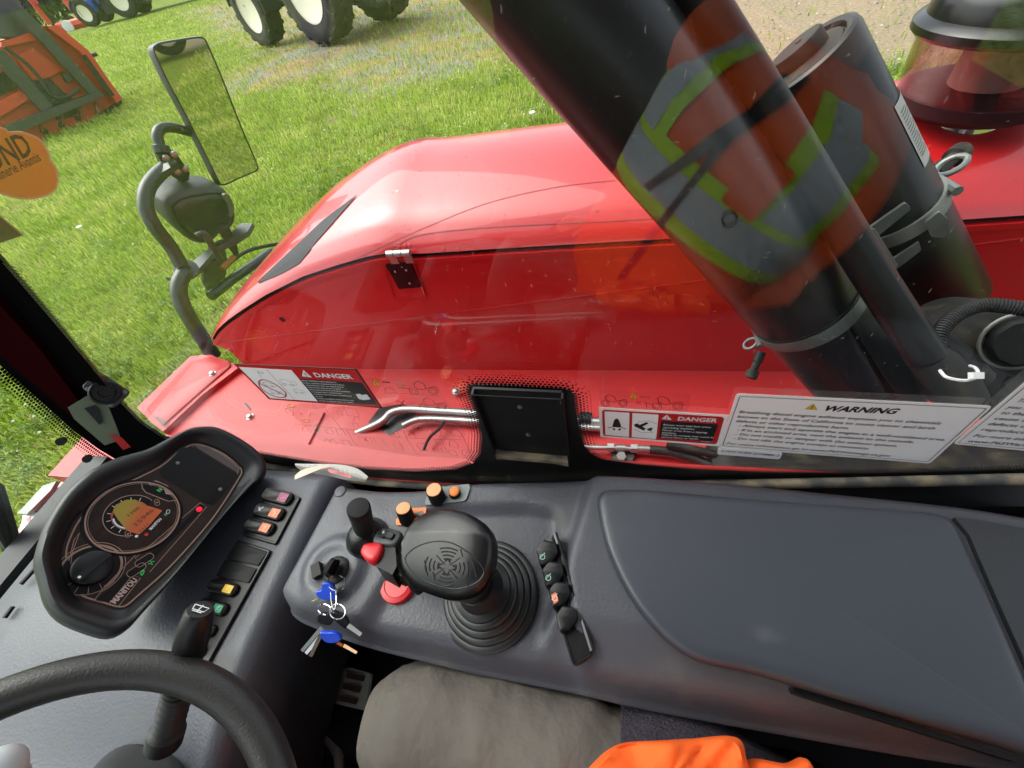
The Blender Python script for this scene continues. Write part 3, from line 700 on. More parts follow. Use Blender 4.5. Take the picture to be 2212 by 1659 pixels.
cab_ = [p for p in (rod_pt(2030, 800, .85), rod_pt(2045, 815, .84), rod_pt(2085, 822, .85), rod_pt(2112, 812, .87), rod_pt(2108, 796, .89), rod_pt(2095, 790, .90))]
tie = MB().add(*tube_g(cat(cab_, 5, False), .0022, 6)).build('cable_tie', WHITE, guard)
hd = Frame(rod_pt(2110, 812, .85), RGT, UPV); MB().add(*box_g(hd, -.008, .006, -.004, .005, -.004, .004)).build('tie_head', WHITE, tie)

# reservoir, corrugated hose and filler cap behind the guard
resv = thing('coolant_reservoir', (.75, .62, .6), 'dusty black reservoir with round filler cap at right edge', 'reservoir')
RP = Frame(rod_pt(2120, 760, .98), (.95, .0, .31), (0, .55, .83))
MB().add(*pillow_g(RP, [RP.px(x, y) for x, y in cat([(1990, 740), (2040, 700), (2110, 668), (2180, 662), (2260, 680), (2290, 760), (2260, 880), (2150, 920), (2060, 900), (2000, 830)], 5)], [(0, -.12), (0, -.03), (.01, -.008), (.04, .004), (.09, .008)])).build('reservoir_body', DUSTK, resv)
cc = RP.p(*RP.px(2188, 735), .008)
cap = MB().add(*lathe_g(cc, RP.n, [(.036, 0), (.036, .012), (.033, .016), (.02, .018)], 10)).build('filler_cap', BLKM, resv)
MB().add(*tube_g([cc + RP.e1 * (.042 * math.cos(a)) + RP.e2 * (.042 * math.sin(a)) + RP.n * .002 for a in np.linspace(0, 2 * math.pi, 28, endpoint=False)], .003, 8, closed=True)).build('cap_ring', GALV, resv)
hose = thing('corrugated_hose', rod_pt(2035, 800, .9), 'black corrugated cable conduit arching over the reservoir', 'hose')
hp_ = resample(cat([rod_pt(x, y, d) for x, y, d in ((2026, 800, .86), (2024, 745, .86), (2035, 710, .87), (2070, 678, .89), (2120, 660, .91), (2175, 662, .92), (2260, 676, .93))], 8, False), 150, False)
MB().add(*tube_g(hp_, [.0105 if i % 3 else .0082 for i in range(150)], 12)).build('conduit', RUB, hose)
MB().add(*lathe_g(rod_pt(2030, 745, .93), (RGT * .7 - UPV * .7), [(.018, -.02), (.022, .0), (.024, .03), (.018, .034), (.018, .06), (.024, .064), (.024, .08), (.015, .085)], 18)).build('sensor_plug', DUSTK, hose)

# pre-cleaner bowl on the hood
pc0 = atz(2062, 285, 1.085)
pre = thing('pre_cleaner_bowl', pc0, 'clear smoky pre-cleaner bowl with glossy black cap on the hood', 'pre-cleaner')
up = V((0, 0, 1)); PS = 1.0
MB().add(*lathe_g(pc0, up, [(0.0794, -0.0366), (0.0794, 0.0024), (0.0845, 0.0024), (0.0845, 0.0098), (0.0640, 0.0110)], 40)).build('neck_ring', BLKG, pre)
MB().add(*lathe_g(pc0, up, [(0.0640, 0.0073), (0.0742, 0.0085), (0.0691, 0.0427), (0.0576, 0.0439)], 40)).build('neck_clamp', CHROME, pre)
MB().add(*lathe_g(pc0, up, [(0.0640, 0.0415), (0.1088, 0.0464), (0.1434, 0.0671), (0.1485, 0.0915), (0.1280, 0.0952)], 48)).build('bowl_base', mat('bowl_dark_base', (.02, .006, .008), .5, spec=.2), pre)
SMOKE = glass_mat('smoky_clear_plastic', (.84, .72, .70), False, .06, .0)
rings = [(0.1472, 0.0903), (0.1536, 0.1220), (0.1587, 0.1830), (0.1606, 0.2013), (0.1581, 0.2013), (0.1555, 0.1830), (0.1504, 0.1220), (0.1440, 0.0927)]
vb, fb = lathe_g(pc0, up, rings, 56); MB().add(vb, fb[:-2]).build('bowl_wall', SMOKE, pre)
MB().add(*lathe_g(pc0, up, [(0.0384, 0.0854), (0.0640, 0.0976), (0.0640, 0.1952), (0.0384, 0.1976)], 24)).build('inner_funnel', mat('inner_pink', (.5, .34, .32), .6), pre)
MB().add(*lathe_g(pc0, up, [(0.1280, 0.1928), (0.1702, 0.1952), (0.1779, 0.2025), (0.1779, 0.2147), (0.1715, 0.2220), (0.1613, 0.2269), (0.1587, 0.2501), (0.1498, 0.2745), (0.1280, 0.2904), (0.0768, 0.3001), (0.0256, 0.3013)], 56)).build('cap', mat('cap_gloss_black', (.004, .004, .005), .22, spec=.45), pre)
# ------------------------------------------------------------------ mirrors on the front post
post = thing('mirror_post', atx(458, 752, -1.72), 'bent black tube post carrying the mirrors beyond the red hood nose', 'mirror post')
def X(x, y, xx=-1.72): return atx(x, y, xx)
MB().add(*tube_g(cat([X(462, 770), X(440, 735), X(405, 680), X(388, 640), X(388, 610), X(400, 588)], 6, False), .030, 16)).build('lower_tube', mat('post_black', (.012, .014, .014), .33, var=(8, .5, (.02, .023, .023))), post)
PB = bpy.data.materials['post_black']
MB().add(*tube_g(cat([X(392, 574), X(370, 535), X(335, 490), X(316, 450), X(318, 410), X(340, 378), X(372, 352)], 6, False), .026, 16)).build('upper_tube', PB, post)
PF = Frame(X(400, 585), (.25, .95, -.1), (0.6, -.1, .9))
def ppoly(pts, h0, h1, nm, mt, par=post, fr=None):
    fr = fr or PF; return MB().add(*prism_g(fr, [fr.px(x, y) for x, y in pts], h0, h1)).build(nm, mt, par)
TF = Frame(X(440, 560), (0, 1, 0), (-1, 0, 0))      # level plates
TF = Frame(X(440, 560), (1, 0, 0), (0, 1, 0))
ppoly([(355, 598), (372, 600), (440, 545), (480, 520), (520, 482), (545, 482), (535, 500), (505, 520), (470, 535), (430, 580), (395, 600)], -.02, 0, 'shelf_plate', GREYM, fr=TF)
MB().add(*lathe_g(X(402, 582), (.5, -.35, .8), [(.045, -.008), (.045, .0), (.032, .002)], 20)).build('flange', GREYM, post)
ppoly([(440, 575), (470, 560), (478, 600), (470, 642), (455, 640), (440, 610)], -.012, 0, 'fork_arm', GREYM)
ppoly([(470, 545), (500, 530), (508, 580), (500, 620), (488, 612), (478, 580)], -.05, -.04, 'fork_arm', GREYM)
MB().add(*tube_g([X(455, 640), X(500, 605), X(585, 545)], .022, 12)).build('cross_tube', PB, post)
MB().add(*tube_g(cat([X(470, 600, -1.9), X(500, 565, -1.9), X(540, 540, -1.9), X(600, 527, -1.9)], 5, False), .010, 8)).build('bent_rail', BLKM, post)
MB().add(*tube_g([X(480, 580), X(505, 555)], .012, 8)).build('spring_pin', mat('rust', (.35, .15, .04), .8), post)
# clamp plates and bolts at the top
ppoly([(316, 375), (338, 360), (362, 350), (368, 362), (340, 378), (318, 384)], -.006, 0, 'clamp_plate', GREYM, fr=Frame(X(340, 368), (1, 0, 0), (0, 1, .4)))
CP = Frame(X(375, 355), (.35, .8, -.35), (0.5, .1, .9))
cl = ppoly([(338, 333), (378, 328), (407, 372), (405, 386), (390, 392), (352, 366)], -.02, .01, 'clamp_block', BLK, fr=CP)
for x, y in ((358, 341), (376, 333), (383, 371), (400, 364)):
    MB().add(*lathe_g(CP.p(*CP.px(x, y, .01), .01), CP.n, [(.014, 0), (.013, .006), (.006, .010)], 12)).build('bolt', STEEL, cl)
MB().add(*tube_g(cat([X(352, 330), X(345, 312), X(340, 292), X(348, 278), X(370, 275), X(400, 282), X(425, 290)], 6, False), [.03] * 6 + [.019] * 31, 14)).build('mirror_arm', PB, post)
# tall mirror
mirror = thing('wing_mirror', X(440, 400, -1.6), 'tall rectangular wing mirror with black rim showing dry ground', 'mirror')
_mc = X(404, 150, -1.66); _md = (_mc - CAM_POS).normalized(); WAGON = V((13.5, 6.5, .42)); MN = ((WAGON - _mc).normalized() - _md).normalized()
MF = Frame(X(440, 240, -1.66), MN.cross(V((0, 0, 1))) * -1, (0, 0, 1))
mo = cat([MF.px(x, y) for x, y in ((331, 112), (336, 97), (352, 91), (395, 84), (428, 80), (441, 84), (450, 100), (480, 170), (520, 272), (554, 352), (556, 366), (546, 373), (515, 386), (490, 398), (478, 399), (470, 390), (440, 330), (400, 250), (360, 175))], 4)
if area2(mo) < 0: mo = mo[::-1]
MB().add(*pillow_g(MF, insetd(mo, -.001), [(0, -.03), (-.002, -.012), (0, .004), (.005, .005), (.006, .001)])).build('mirror_shell', BLK, mirror)
MB().add(*flat_g(MF, insetd(mo, .0045), .0025)).build('mirror_glass', MIRR, mirror)
# round-backed lamp / small mirror seen from behind
lamp = thing('small_mirror_housing', X(470, 520), 'rounded grey-black back of the small mirror on the post below the tall mirror', 'mirror')
LF = Frame(X(430, 460, -1.75), (.35, .9, -.2), (.45, .05, .9))
lo = [LF.px(x, y) for x, y in cat([(341, 440), (345, 425), (375, 408), (430, 398), (470, 397), (488, 405), (500, 432), (509, 462), (500, 488), (470, 505), (450, 525), (420, 527), (395, 515), (360, 480)], 5)]
lo = inset(lo, .92)
if area2(lo) < 0: lo = lo[::-1]
MB().add(*rings_g([[LF.p(*q, h) for q in inset(lo, s)] for s, h in ((.95, -.10), (.99, -.05), (1, -.02), (.99, .004), (.96, .018), (.88, .028), (.80, .026), (.77, .034), (.66, .042), (.3, .046), (.08, .047))])).build('housing', mat('housing_plastic', (.010, .012, .012), .5, bump=(400, .1, .001)), lamp)
MB().add(*prism_g(LF.off(.04), [LF.off(.04).px(x, y) for x, y in cat([(478, 420), (490, 418), (502, 445), (498, 462), (492, 465), (488, 440)], 4)], 0, .012)).build('reflector_strip', GALV, lamp)
MB().add(*tube_g(cat([X(425, 510, -1.66), X(440, 505, -1.64), X(455, 525, -1.64), X(475, 560, -1.66)], 5, False), .014, 10)).build('stay_arm', PB, lamp)
MB().add(*tube_g([X(480, 490, -1.68), X(500, 525, -1.7), X(510, 550, -1.72)], [.026, .022, .012], 12)).build('pivot', DUSTK, lamp)

# ------------------------------------------------------------------ cab frame, windows
YG = .36
GL = Frame((0, YG, 1.0), (1, 0, 0), (0, 0, 1))           # inner face of the side glass, normal into the cab
cab = thing('cab_frame', (0, -.2, .4), 'black cab frame with pillar, sill and floor round the operator', 'cab frame')
MB().add(*wbox(-1.25, 1.0, -.95, .30, .34, .40)).build('floor', FLOORM, cab)
MB().add(*wbox(-1.25, 1.0, .30, .345, .36, .80)).build('side_wall', CABIN, cab)
MB().add(*wbox(-1.32, -1.25, -.95, .34, .34, .86)).build('front_bulkhead', CABIN, cab)
MB().add(*wbox(.96, 1.02, -.95, .36, .36, 1.05)).build('rear_wall', CABIN, cab)
MB().add(*wbox(-1.2, -.35, -.98, -.95, .36, 1.0)).add(*wbox(-.35, .96, -.98, -.95, .36, 1.45)).build('door_reflection_block', CABIN, cab)  # unseen door side; rear half raised to darken the window reflections
for (x0, x1, y0, y1) in ((.93, 1.02, .30, .40), (.93, 1.02, -.98, -.90)):
    MB().add(*wbox(x0, x1, y0, y1, .36, 2.02)).build('rear_pillar', CABIN, cab)
MB().add(*tube_g([(-1.28, -.94, .8), (-.62, -.92, 2.02)], .045, 8)).build('front_pillar', CABIN, cab)
for (x0, x1, y0, y1) in ((-.66, 1.02, .28, .40), (-.66, 1.02, -.98, -.86), (-.66, -.54, -.86, .28), (.9, 1.02, -.86, .28)):
    MB().add(*wbox(x0, x1, y0, y1, 2.0, 2.06)).build('roof_rail', CABIN, cab)
MB().add(*wbox(-.60, .98, -.92, .34, 2.062, 2.10)).build('roof', CABIN, cab)
def gpoly(pts, h0, h1, nm, mt, par, fr=None):
    fr = fr or GL; return MB().add(*prism_g(fr, [fr.px(x, y) for x, y in pts], h0, h1)).build(nm, mt, par, True, 30)
def dense(pts, st=6.):
    out = []
    for a, c in zip(pts[:-1], pts[1:]):
        n = max(1, int(math.hypot(c[0] - a[0], c[1] - a[1]) / st)); out += [(a[0] + (c[0] - a[0]) * k / n, a[1] + (c[1] - a[1]) * k / n) for k in range(n)]
    return out + [pts[-1]]
pil_r = [(-60, 492), (0, 562), (100, 678), (190, 785), (255, 865), (300, 912), (350, 945), (430, 968)]
pil_l = [(430, 1010), (300, 1012), (262, 998), (215, 970), (160, 930), (80, 858), (0, 786), (-60, 732)]
PILM = mat('pillar_black', (.004, .004, .004), .9, spec=.0)
gpoly(pil_r + pil_l, -.006, .0015, 'front_corner_pillar', PILM, cab)
_pa, _pb = GL.px(-60, 492), GL.px(-60, 732)
MB().add(*prism_g(GL, [_pa, (-.44, 1.02), (-.58, 1.02), _pb], -.006, .0013)).build('pillar_head', PILM, cab)
PIN = mat('pillar_inside_red', (.018, .002, .003), .9, spec=.0)
gpoly([(-60, 560), (0, 630), (100, 745), (175, 850), (225, 905), (200, 925), (120, 850), (0, 745), (-60, 690)], .0015, .012, 'pillar_trim', PIN, cab)
# sill trim along the bottom of the glass
tr = [(430, 968), (560, 990), (660, 1008), (760, 1022), (860, 1032), (1000, 1040), (1120, 1041), (1250, 1037), (1500, 1030), (1800, 1024), (2212, 1014), (2500, 1006)]
tp = [GL.p(*GL.px(x, y + 4), .012) for x, y in tr]
MB().add(*tube_g(cat(tp, 5, False), .0085, 10)).build('sill_seal', TRIM, cab)
tp2 = [GL.p(*GL.px(x, y + 20), .004) for x, y in tr]
sill = MB()
sill.add(*rings_g([[p, p + V((0, -.03, -.02)), p + V((0, -.05, -.12)), p + V((0, .04, -.16))] for p in cat(tp2, 3, False)])).build('sill', BLKG, cab)

# side window
win = thing('side_window', (0, YG, .9), 'large scratched side window glass with black dotted border', 'window')
gl_out = [(-.80, 2.0), (.94, 2.0), (.94, 1.0)] + [GL.uv(p) and (p.x, p.z - .012) for p in reversed(tp)] 
gl_poly = [(a, c - 1.0) for a, c in gl_out] + [GL.px(300, 912), GL.px(100, 678), GL.px(0, 562)]
_pn = MB().add(*prism_g(GL, gl_poly, -.005, 0)).build('pane', GLASS, win, False); _pn.data.materials.append(GLASSB)
for _p in _pn.data.polygons: _p.material_index = 0 if _p.normal.y < -.9 else 1
# black ceramic border and its dots
fb_ = [(350, 945), (420, 956), (560, 979), (700, 1002), (800, 1013), (900, 1018), (985, 1013), (1022, 1000), (1038, 978), (1041, 940), (1034, 905), (1022, 870), (1012, 845), (1014, 833), (1024, 829), (1100, 832), (1210, 838), (1232, 842), (1240, 852), (1246, 895), (1252, 930), (1262, 962), (1276, 980), (1300, 992), (1380, 1003), (1500, 1013), (1650, 1019), (1800, 1021), (2000, 1018), (2260, 1010)]
gpoly(fb_ + [(2260, 1040), (1800, 1052), (1250, 1062), (860, 1058), (560, 1012), (350, 985)], .0002, .0008, 'ceramic_border', LBLK, win)
dots = MB()
def dot_rows(path, side, rows_, st):
    P = resample([GL.px(*q) for q in path], int(sum(math.hypot(path[i + 1][0] - path[i][0], path[i + 1][1] - path[i][1]) for i in range(len(path) - 1)) / st), False)
    for i in range(1, len(P) - 1):
        tx_, ty_ = P[i + 1][0] - P[i - 1][0], P[i + 1][1] - P[i - 1][1]; Lq = math.hypot(tx_, ty_) or 1; nx, ny = -ty_ / Lq * side, tx_ / Lq * side
        s = Lq / 2
        for r in range(rows_):
            o_ = .5 * (r % 2); c_ = (P[i][0] + nx * s * (r * .85 + .35) + tx_ / Lq * s * o_, P[i][1] + ny * s * (r * .85 + .35) + ty_ / Lq * s * o_)
            rad = s * (.50, .42, .34, .25, .17)[r]
            dots.add([GL.p(c_[0] + rad * math.cos(a), c_[1] + rad * math.sin(a), .0005) for a in np.linspace(0, 2 * math.pi, 6, endpoint=False)], [(0, 1, 2, 3, 4, 5)])
dot_rows(fb_[:8], 1, 3, 5.5); dot_rows(fb_[7:22], 1, 5, 5.5); dot_rows(fb_[21:], 1, 4, 5.5)
dot_rows(pil_r[1:7], 1, 3, 6); 
dd = dots.build('ceramic_dots', LBLK, win, False); dd['kind'] = 'stuff'
# windscreen
WS = Frame((-1.13, 0, 1.2), (0, 1, 0), (.44, 0, .9))
ws = thing('windscreen', (-1.3, -.3, .85), 'sloping front windscreen left of the black corner pillar', 'windscreen')
MB().add(*prism_g(WS, [(-.9, -.42), (.345, -.42), (.345, .9), (-.9, .9)], -.005, 0)).build('pane', GLASS2, ws, False)
wd = MB()
def wdots(path, side):
    P = resample([WS.px(*q) for q in path], 60, False)
    for i in range(1, len(P) - 1):
        tx_, ty_ = P[i + 1][0] - P[i - 1][0], P[i + 1][1] - P[i - 1][1]; Lq = math.hypot(tx_, ty_) or 1; s = Lq / 2
        for r in range(4):
            c_ = (P[i][0] - ty_ / Lq * side * s * (r * .85 + .3) + tx_ / Lq * s * .5 * (r % 2), P[i][1] + tx_ / Lq * side * s * (r * .85 + .3) + ty_ / Lq * s * .5 * (r % 2)); rad = s * (.5, .42, .34, .22)[r]
            wd.add([WS.p(c_[0] + rad * math.cos(a), c_[1] + rad * math.sin(a), .0008) for a in np.linspace(0, 2 * math.pi, 6, endpoint=False)], [(0, 1, 2, 3, 4, 5)])
wdots([(0, 790), (80, 862), (160, 934), (215, 975), (258, 1000)], -1)
wdots([(258, 1000), (240, 1010), (130, 1140), (60, 1215), (0, 1260)], -1)
q = wd.build('ceramic_dots', LBLK, ws, False); q['kind'] = 'stuff'
MB().add(*prism_g(WS, [WS.px(x, y) for x, y in ((262, 1002), (300, 1015), (160, 1180), (0, 1330), (-60, 1330), (-60, 1310), (0, 1262), (70, 1212), (135, 1140))], -.01, .002)).build('lower_border', LBLK, ws)
wiper = thing('windscreen_wiper', WS.p(*WS.px(40, 1180), -.03), 'black wiper arm standing at left edge behind the windscreen', 'wiper')
MB().add(*tube_g(cat([WS.p(*WS.px(x, y), -.035) for x, y in ((-30, 930), (0, 1000), (25, 1080), (45, 1150), (55, 1195))], 5, False), [.010] * 21, 8)).build('wiper_arm', BLKM, wiper)
MB().add(*prism_g(WS.off(-.03), [WS.off(-.03).px(x, y) for x, y in ((-40, 1010), (10, 1050), (35, 1130), (52, 1190), (20, 1200), (-40, 1100))], -.01, 0)).build('wiper_cover', mat('wiper_grey', (.06, .07, .065), .5), wiper)
# ------------------------------------------------------------------ stickers on the glass
def K2(x, y): return ((560 + x * .31646) * .86406, (880 + y * .31646) * .86406)
def K3(x, y): return ((1140 + x * .31646) * .86406, (880 + y * .31646) * .86406)
def K4(x, y): return ((1740 + x * .3707) * .86406, (900 + y * .3707) * .86406)
def sheet(K, pts, h, nm, mt, par, r=None, fr=None):
    fr = fr or GL; P = [fr.px(*K(*p)) for p in pts]
    if r: P = rounded(P, r)
    return MB().add(*prism_g(fr, P, h - .0003, h)).build(nm, mt, par, False)
def tfit(fr, s, a, c, size, h, bold=0., shear=0.):
    """text from a to c (picture points of its baseline)"""
    ua, uc = fr.px(*a), fr.px(*c); L_ = math.hypot(uc[0] - ua[0], uc[1] - ua[1]); ang = math.atan2(uc[1] - ua[1], uc[0] - ua[0])
    v, f = text_g(Frame((0, 0, 0), (1, 0, 0), (0, 1, 0)), s, 0, 0, size, 0, bold, shear); w = max(q[0] for q in v) or 1
    k = L_ / w; ca, sa = math.cos(ang), math.sin(ang)
    return [fr.p(ua[0] + q[0] * k * ca - q[1] * sa, ua[1] + q[0] * k * sa + q[1] * ca, h) for q in v], f
def wtri(K, pts, par, h, fr=None, white=False):
    fr = fr or GL; P = [fr.px(*K(*p)) for p in pts]
    o = MB().add(*flat_g(fr, P, h)).build('warning_triangle', WHITE if white else YEL, par, False); c_ = (sum(p[0] for p in P) / 3, sum(p[1] for p in P) / 3)
    if not white: MB().add(*outline_g(fr, P, .0006, h, h + .0002)).build('triangle_edge', LBLK, o, False)
    hgt = max(p[1] for p in P) - min(p[1] for p in P)
    MB().add(*flat_g(fr, rrect(c_[0], c_[1] + hgt * .10, hgt * .09, hgt * .38, hgt * .03), h + .0003)).add(*flat_g(fr, circ(c_[0], c_[1] - hgt * .2, hgt * .06, 8), h + .0003)).build('exclamation_mark', LRED if white else LBLK, o, False)
S1 = thing('danger_sticker', GL.p(*GL.px(660, 870), .002), 'red and white danger sticker with crossed-out drawing at the left of the side window', 'sticker')
sheet(K2, [(78, 90), (1050, 130), (1255, 440), (358, 370)], .0010, 'backing', LBLK, S1)
sheet(K2, [(92, 96), (1042, 138), (1236, 430), (364, 364)], .0014, 'red_field', LRED, S1)
sheet(K2, [(122, 113), (538, 138), (745, 384), (368, 358)], .0018, 'white_field', LABEL, S1)
sheet(K2, [(598, 205), (1090, 236), (1214, 410), (748, 388)], .0018, 'black_field', LBLK, S1)
wtri(K2, [(620, 185), (630, 134), (702, 194)], S1, .0020, white=True)
MB().add(*tfit(GL, 'DANGER', K2(726, 190), K2(1030, 206), .0155, .0020, .03)).build('danger_word', WHITE, S1, False)
tx = MB(); Ls = ['READ OPERATOR\'S MANUAL', 'Lower machine at ground level before', 'raising boom. Do not adjust frame', 'level control when boom is raised', 'above ground level. If frame position', 'is changed with a raised boom,', 'machine may become unstable and', 'turn over.', 'Failure to follow instructions may', 'result in serious injury or death.']
for k, s in enumerate(Ls):
    x0, y0 = 620 + k * 15.5, 222 + k * 17.6; x1 = x0 + (280, 320, 300, 260, 320, 240, 300, 60, 290, 270)[k]
    tx.add(*tfit(GL, s, K2(x0, y0), K2(x1, y0 + (x1 - x0) * .055), .0042, .0021, .02))
tx.build('small_print', WHITE, S1, False)
ring = [GL.px(*K2(x, y)) for x, y in cat([(275, 225), (310, 208), (370, 225), (440, 265), (495, 315), (490, 350), (430, 352), (350, 320), (290, 275)], 5)]
mk = MB().add(*outline_g(GL, ring, .0022 if area2(ring) > 0 else .0022, .002, .0021)).add(*strip_g(GL, [GL.px(*K2(285, 240)), GL.px(*K2(488, 335))], .002, .0022)); mk.build('prohibition_ring', LRED, S1, False)
ln = MB()
def stroke(fr, K, pts, w, h, mb): mb.add(*strip_g(fr, [fr.px(*K(*p)) for p in pts], w, h))
stroke(GL, K2, [(340, 130), (560, 366)], .0006, .0020, ln)
for ox, oy, s in ((310, 235, 1.), (365, 295, .9), (440, 215, 1.3), (550, 290, .9), (265, 145, .5)):
    stroke(GL, K2, [(ox, oy), (ox + 30 * s, oy - 6 * s), (ox + 60 * s, oy + 6 * s), (ox + 100 * s, oy + 12 * s), (ox + 110 * s, oy + 30 * s), (ox + 60 * s, oy + 28 * s), (ox + 20 * s, oy + 18 * s), (ox, oy)], .0005, .0020, ln)
    for dx in (28, 80): ln.add(*strip_g(GL, circ(*GL.px(*K2(ox + dx * s, oy + 28 * s)), .0022 * s, 10) + [circ(*GL.px(*K2(ox + dx * s, oy + 28 * s)), .0022 * s, 10)[0]], .0005, .0021))
stroke(GL, K2, [(285, 165), (300, 200)], .0004, .002, ln)
ln.build('line_drawing', LBLK, S1, False)
bk = [GL.px(*K2(x, y)) for x, y in ((1042, 325), (1075, 322), (1095, 332), (1130, 325), (1162, 366), (1130, 370), (1105, 372), (1070, 364))]
MB().add(*flat_g(GL, bk, .0021)).build('manual_symbol', WHITE, S1, False)

S2 = thing('pictogram_film', GL.p(*GL.px(800, 950), .002), 'large clear film of black line pictograms on the lower side window', 'sticker')
sheet(K2, [(1095, 196), (1650, 226), (1880, 560), (1990, 850), (1500, 820), (760, 700), (480, 440), (620, 400), (1250, 440)], .0006, 'film', FILM, S2)
ic = MB()
def icon(K, cx_, cy_, w_, kind, mb, fr=GL, sk=.55, h=.0012, lw_=.0006):
    q = lambda a, c: (cx_ + a * w_ + c * w_ * sk, cy_ + c * w_ + a * w_ * .07)
    if kind == 'box': pts = [q(-.5, -.35), q(.5, -.35), q(.5, .35), q(-.5, .35), q(-.5, -.35)]
    elif kind == 'cab': pts = [q(-.5, .3), q(-.3, -.2), q(.3, -.4), q(.5, .1), q(.4, .4), q(-.5, .3)]
    elif kind == 'x':
        stroke(fr, K, [q(-.3, -.3), q(.3, .3)], lw_ * 1.5, h, mb); pts = [q(-.3, .3), q(.3, -.3)]
    elif kind == 'arm': pts = [q(-.5, .4), q(-.1, 0), q(.1, -.3), q(.4, -.2), q(.5, .1)]
    elif kind == 'ring': pts = [q(.4 * math.cos(t), .4 * math.sin(t)) for t in np.linspace(0, 6.29, 15)]
    elif kind == 'bug': pts = [q(-.3, .4), q(-.4, -.1), q(-.1, -.4), q(.05, -.1), q(.3, -.4), q(.25, .4), q(-.3, .4)]
    else: pts = [q(-.4, 0), q(.4, 0)]
    stroke(fr, K, pts, lw_, h, mb)
for (x, y, w_, kd) in ((520, 470, 70, 'ring'), (612, 485, 24, 'x'), (690, 490, 50, 'arm'), (800, 495, 40, 'box'), (735, 572, 25, 'arm'), (640, 605, 50, 'cab'), (720, 612, 30, 'dash'), (830, 620, 60, 'cab'), (805, 690, 40, 'arm'), (860, 705, 55, 'cab'), (925, 630, 60, 'box'), (970, 715, 60, 'box'), (1010, 470, 90, 'box'), (1040, 520, 60, 'arm'), (915, 480, 40, 'box'), (1040, 572, 40, 'box'), (1010, 630, 50, 'box'), (1090, 675, 45, 'box'), (1150, 690, 60, 'bug'), (1230, 700, 70, 'box'), (1120, 690, 30, 'x'), (1340, 640, 75, 'box'), (1340, 640, 50, 'x'), (1470, 650, 75, 'box'), (1470, 640, 55, 'arm'), (1530, 600, 55, 'box'), (1530, 600, 40, 'x'), (1620, 610, 60, 'arm'), (1680, 630, 80, 'ring'), (1830, 630, 80, 'cab'), (1700, 705, 60, 'box'), (1810, 720, 75, 'cab'), (1680, 775, 45, 'box'), (1740, 770, 60, 'bug'), (1810, 795, 55, 'box'), (1910, 790, 70, 'cab'), (1380, 740, 90, 'bug'), (1565, 745, 90, 'bug'), (1450, 490, 90, 'arm'), (1570, 530, 80, 'ring'), (1640, 525, 22, 'x'), (1710, 530, 80, 'cab')):
    icon(K2, x, y, w_, kd, ic)
for a_, c_ in (((550, 565), (1270, 630)), ((955, 600), (1060, 750)), ((780, 420), (960, 640)), ((1270, 600), (1330, 660)), ((1880, 640), (1970, 850)), ((1330, 670), (1890, 690)), ((1430, 660), (1520, 790))): stroke(GL, K2, [a_, c_], .0005, .0012, ic)
def telehandler(K, x, y, s, mb, flip=1):
    for dx in (0, 145): mb.add(*strip_g(GL, [GL.px(*K(x + (dx + 32 * math.cos(t)) * s + 8 * math.sin(t) * s, y + 26 * s * math.sin(t))) for t in np.linspace(0, 6.29, 18)], .0009, .0012)); mb.add(*strip_g(GL, [GL.px(*K(x + (dx + 18 * math.cos(t)) * s, y + 15 * s * math.sin(t))) for t in np.linspace(0, 6.29, 12)], .0006, .0012))
    stroke(GL, K, [(x + 10 * s, y - 30 * s), (x - 0 * s, y - 55 * s), (x + 30 * s, y - 75 * s), (x + 75 * s, y - 55 * s), (x + 95 * s, y - 18 * s), (x + 60 * s, y - 10 * s), (x + 30 * s, y - 20 * s), (x + 10 * s, y - 30 * s)], .0010, .0012, mb)
    stroke(GL, K, [(x + 100 * s, y - 22 * s), (x + 170 * s, y - 35 * s), (x + 190 * s, y - 5 * s)], .0010, .0012, mb)
telehandler(K2, 1500, 305, 1.05, ic); telehandler(K2, 1575, 430, 1.0, ic)
stroke(GL, K2, [(1275, 280), (1325, 280), (1365, 318), (1275, 320), (1275, 280)], .0007, .0012, ic); stroke(GL, K2, [(1380, 275), (1470, 285)], .0007, .0012, ic); stroke(GL, K2, [(1370, 320), (1700, 345)], .0006, .0012, ic); stroke(GL, K2, [(1340, 440), (1500, 395)], .0008, .0012, ic)
stroke(GL, K2, [(1250, 232), (1310, 236)], .0022, .0012, ic)
ic.build('pictogram_lines', LBLK, S2, False)
MB().add(*tfit(GL, 'OK', K2(1370, 262), K2(1440, 268), .012, .0012)).build('ok_word', mat('ok_green', (.10, .32, .05), .5), S2, False)
rx = MB(); stroke(GL, K2, [(1370, 375), (1450, 428)], .0012, .0013, rx); stroke(GL, K2, [(1395, 428), (1425, 372)], .0012, .0013, rx); rx.build('red_cross', LRED, S2, False)
wtri(K2, [(1180, 258), (1185, 215), (1240, 258)], S2, .0012)
for (x, y) in ((535, 422), (650, 540)): MB().add(*outline_g(GL, [GL.px(*K2(x + 32 * math.cos(t), y + 17 * math.sin(t))) for t in np.linspace(6.28, 0, 16, endpoint=False)], .0016, .001, .0012)).build('yellow_arrow', YEL, S2, False)
MB().add(*flat_g(GL, [GL.px(*K2(x, y)) for x, y in circ(733, 610, 13, 10)], .0012)).build('green_dot', GRN, S2, False)

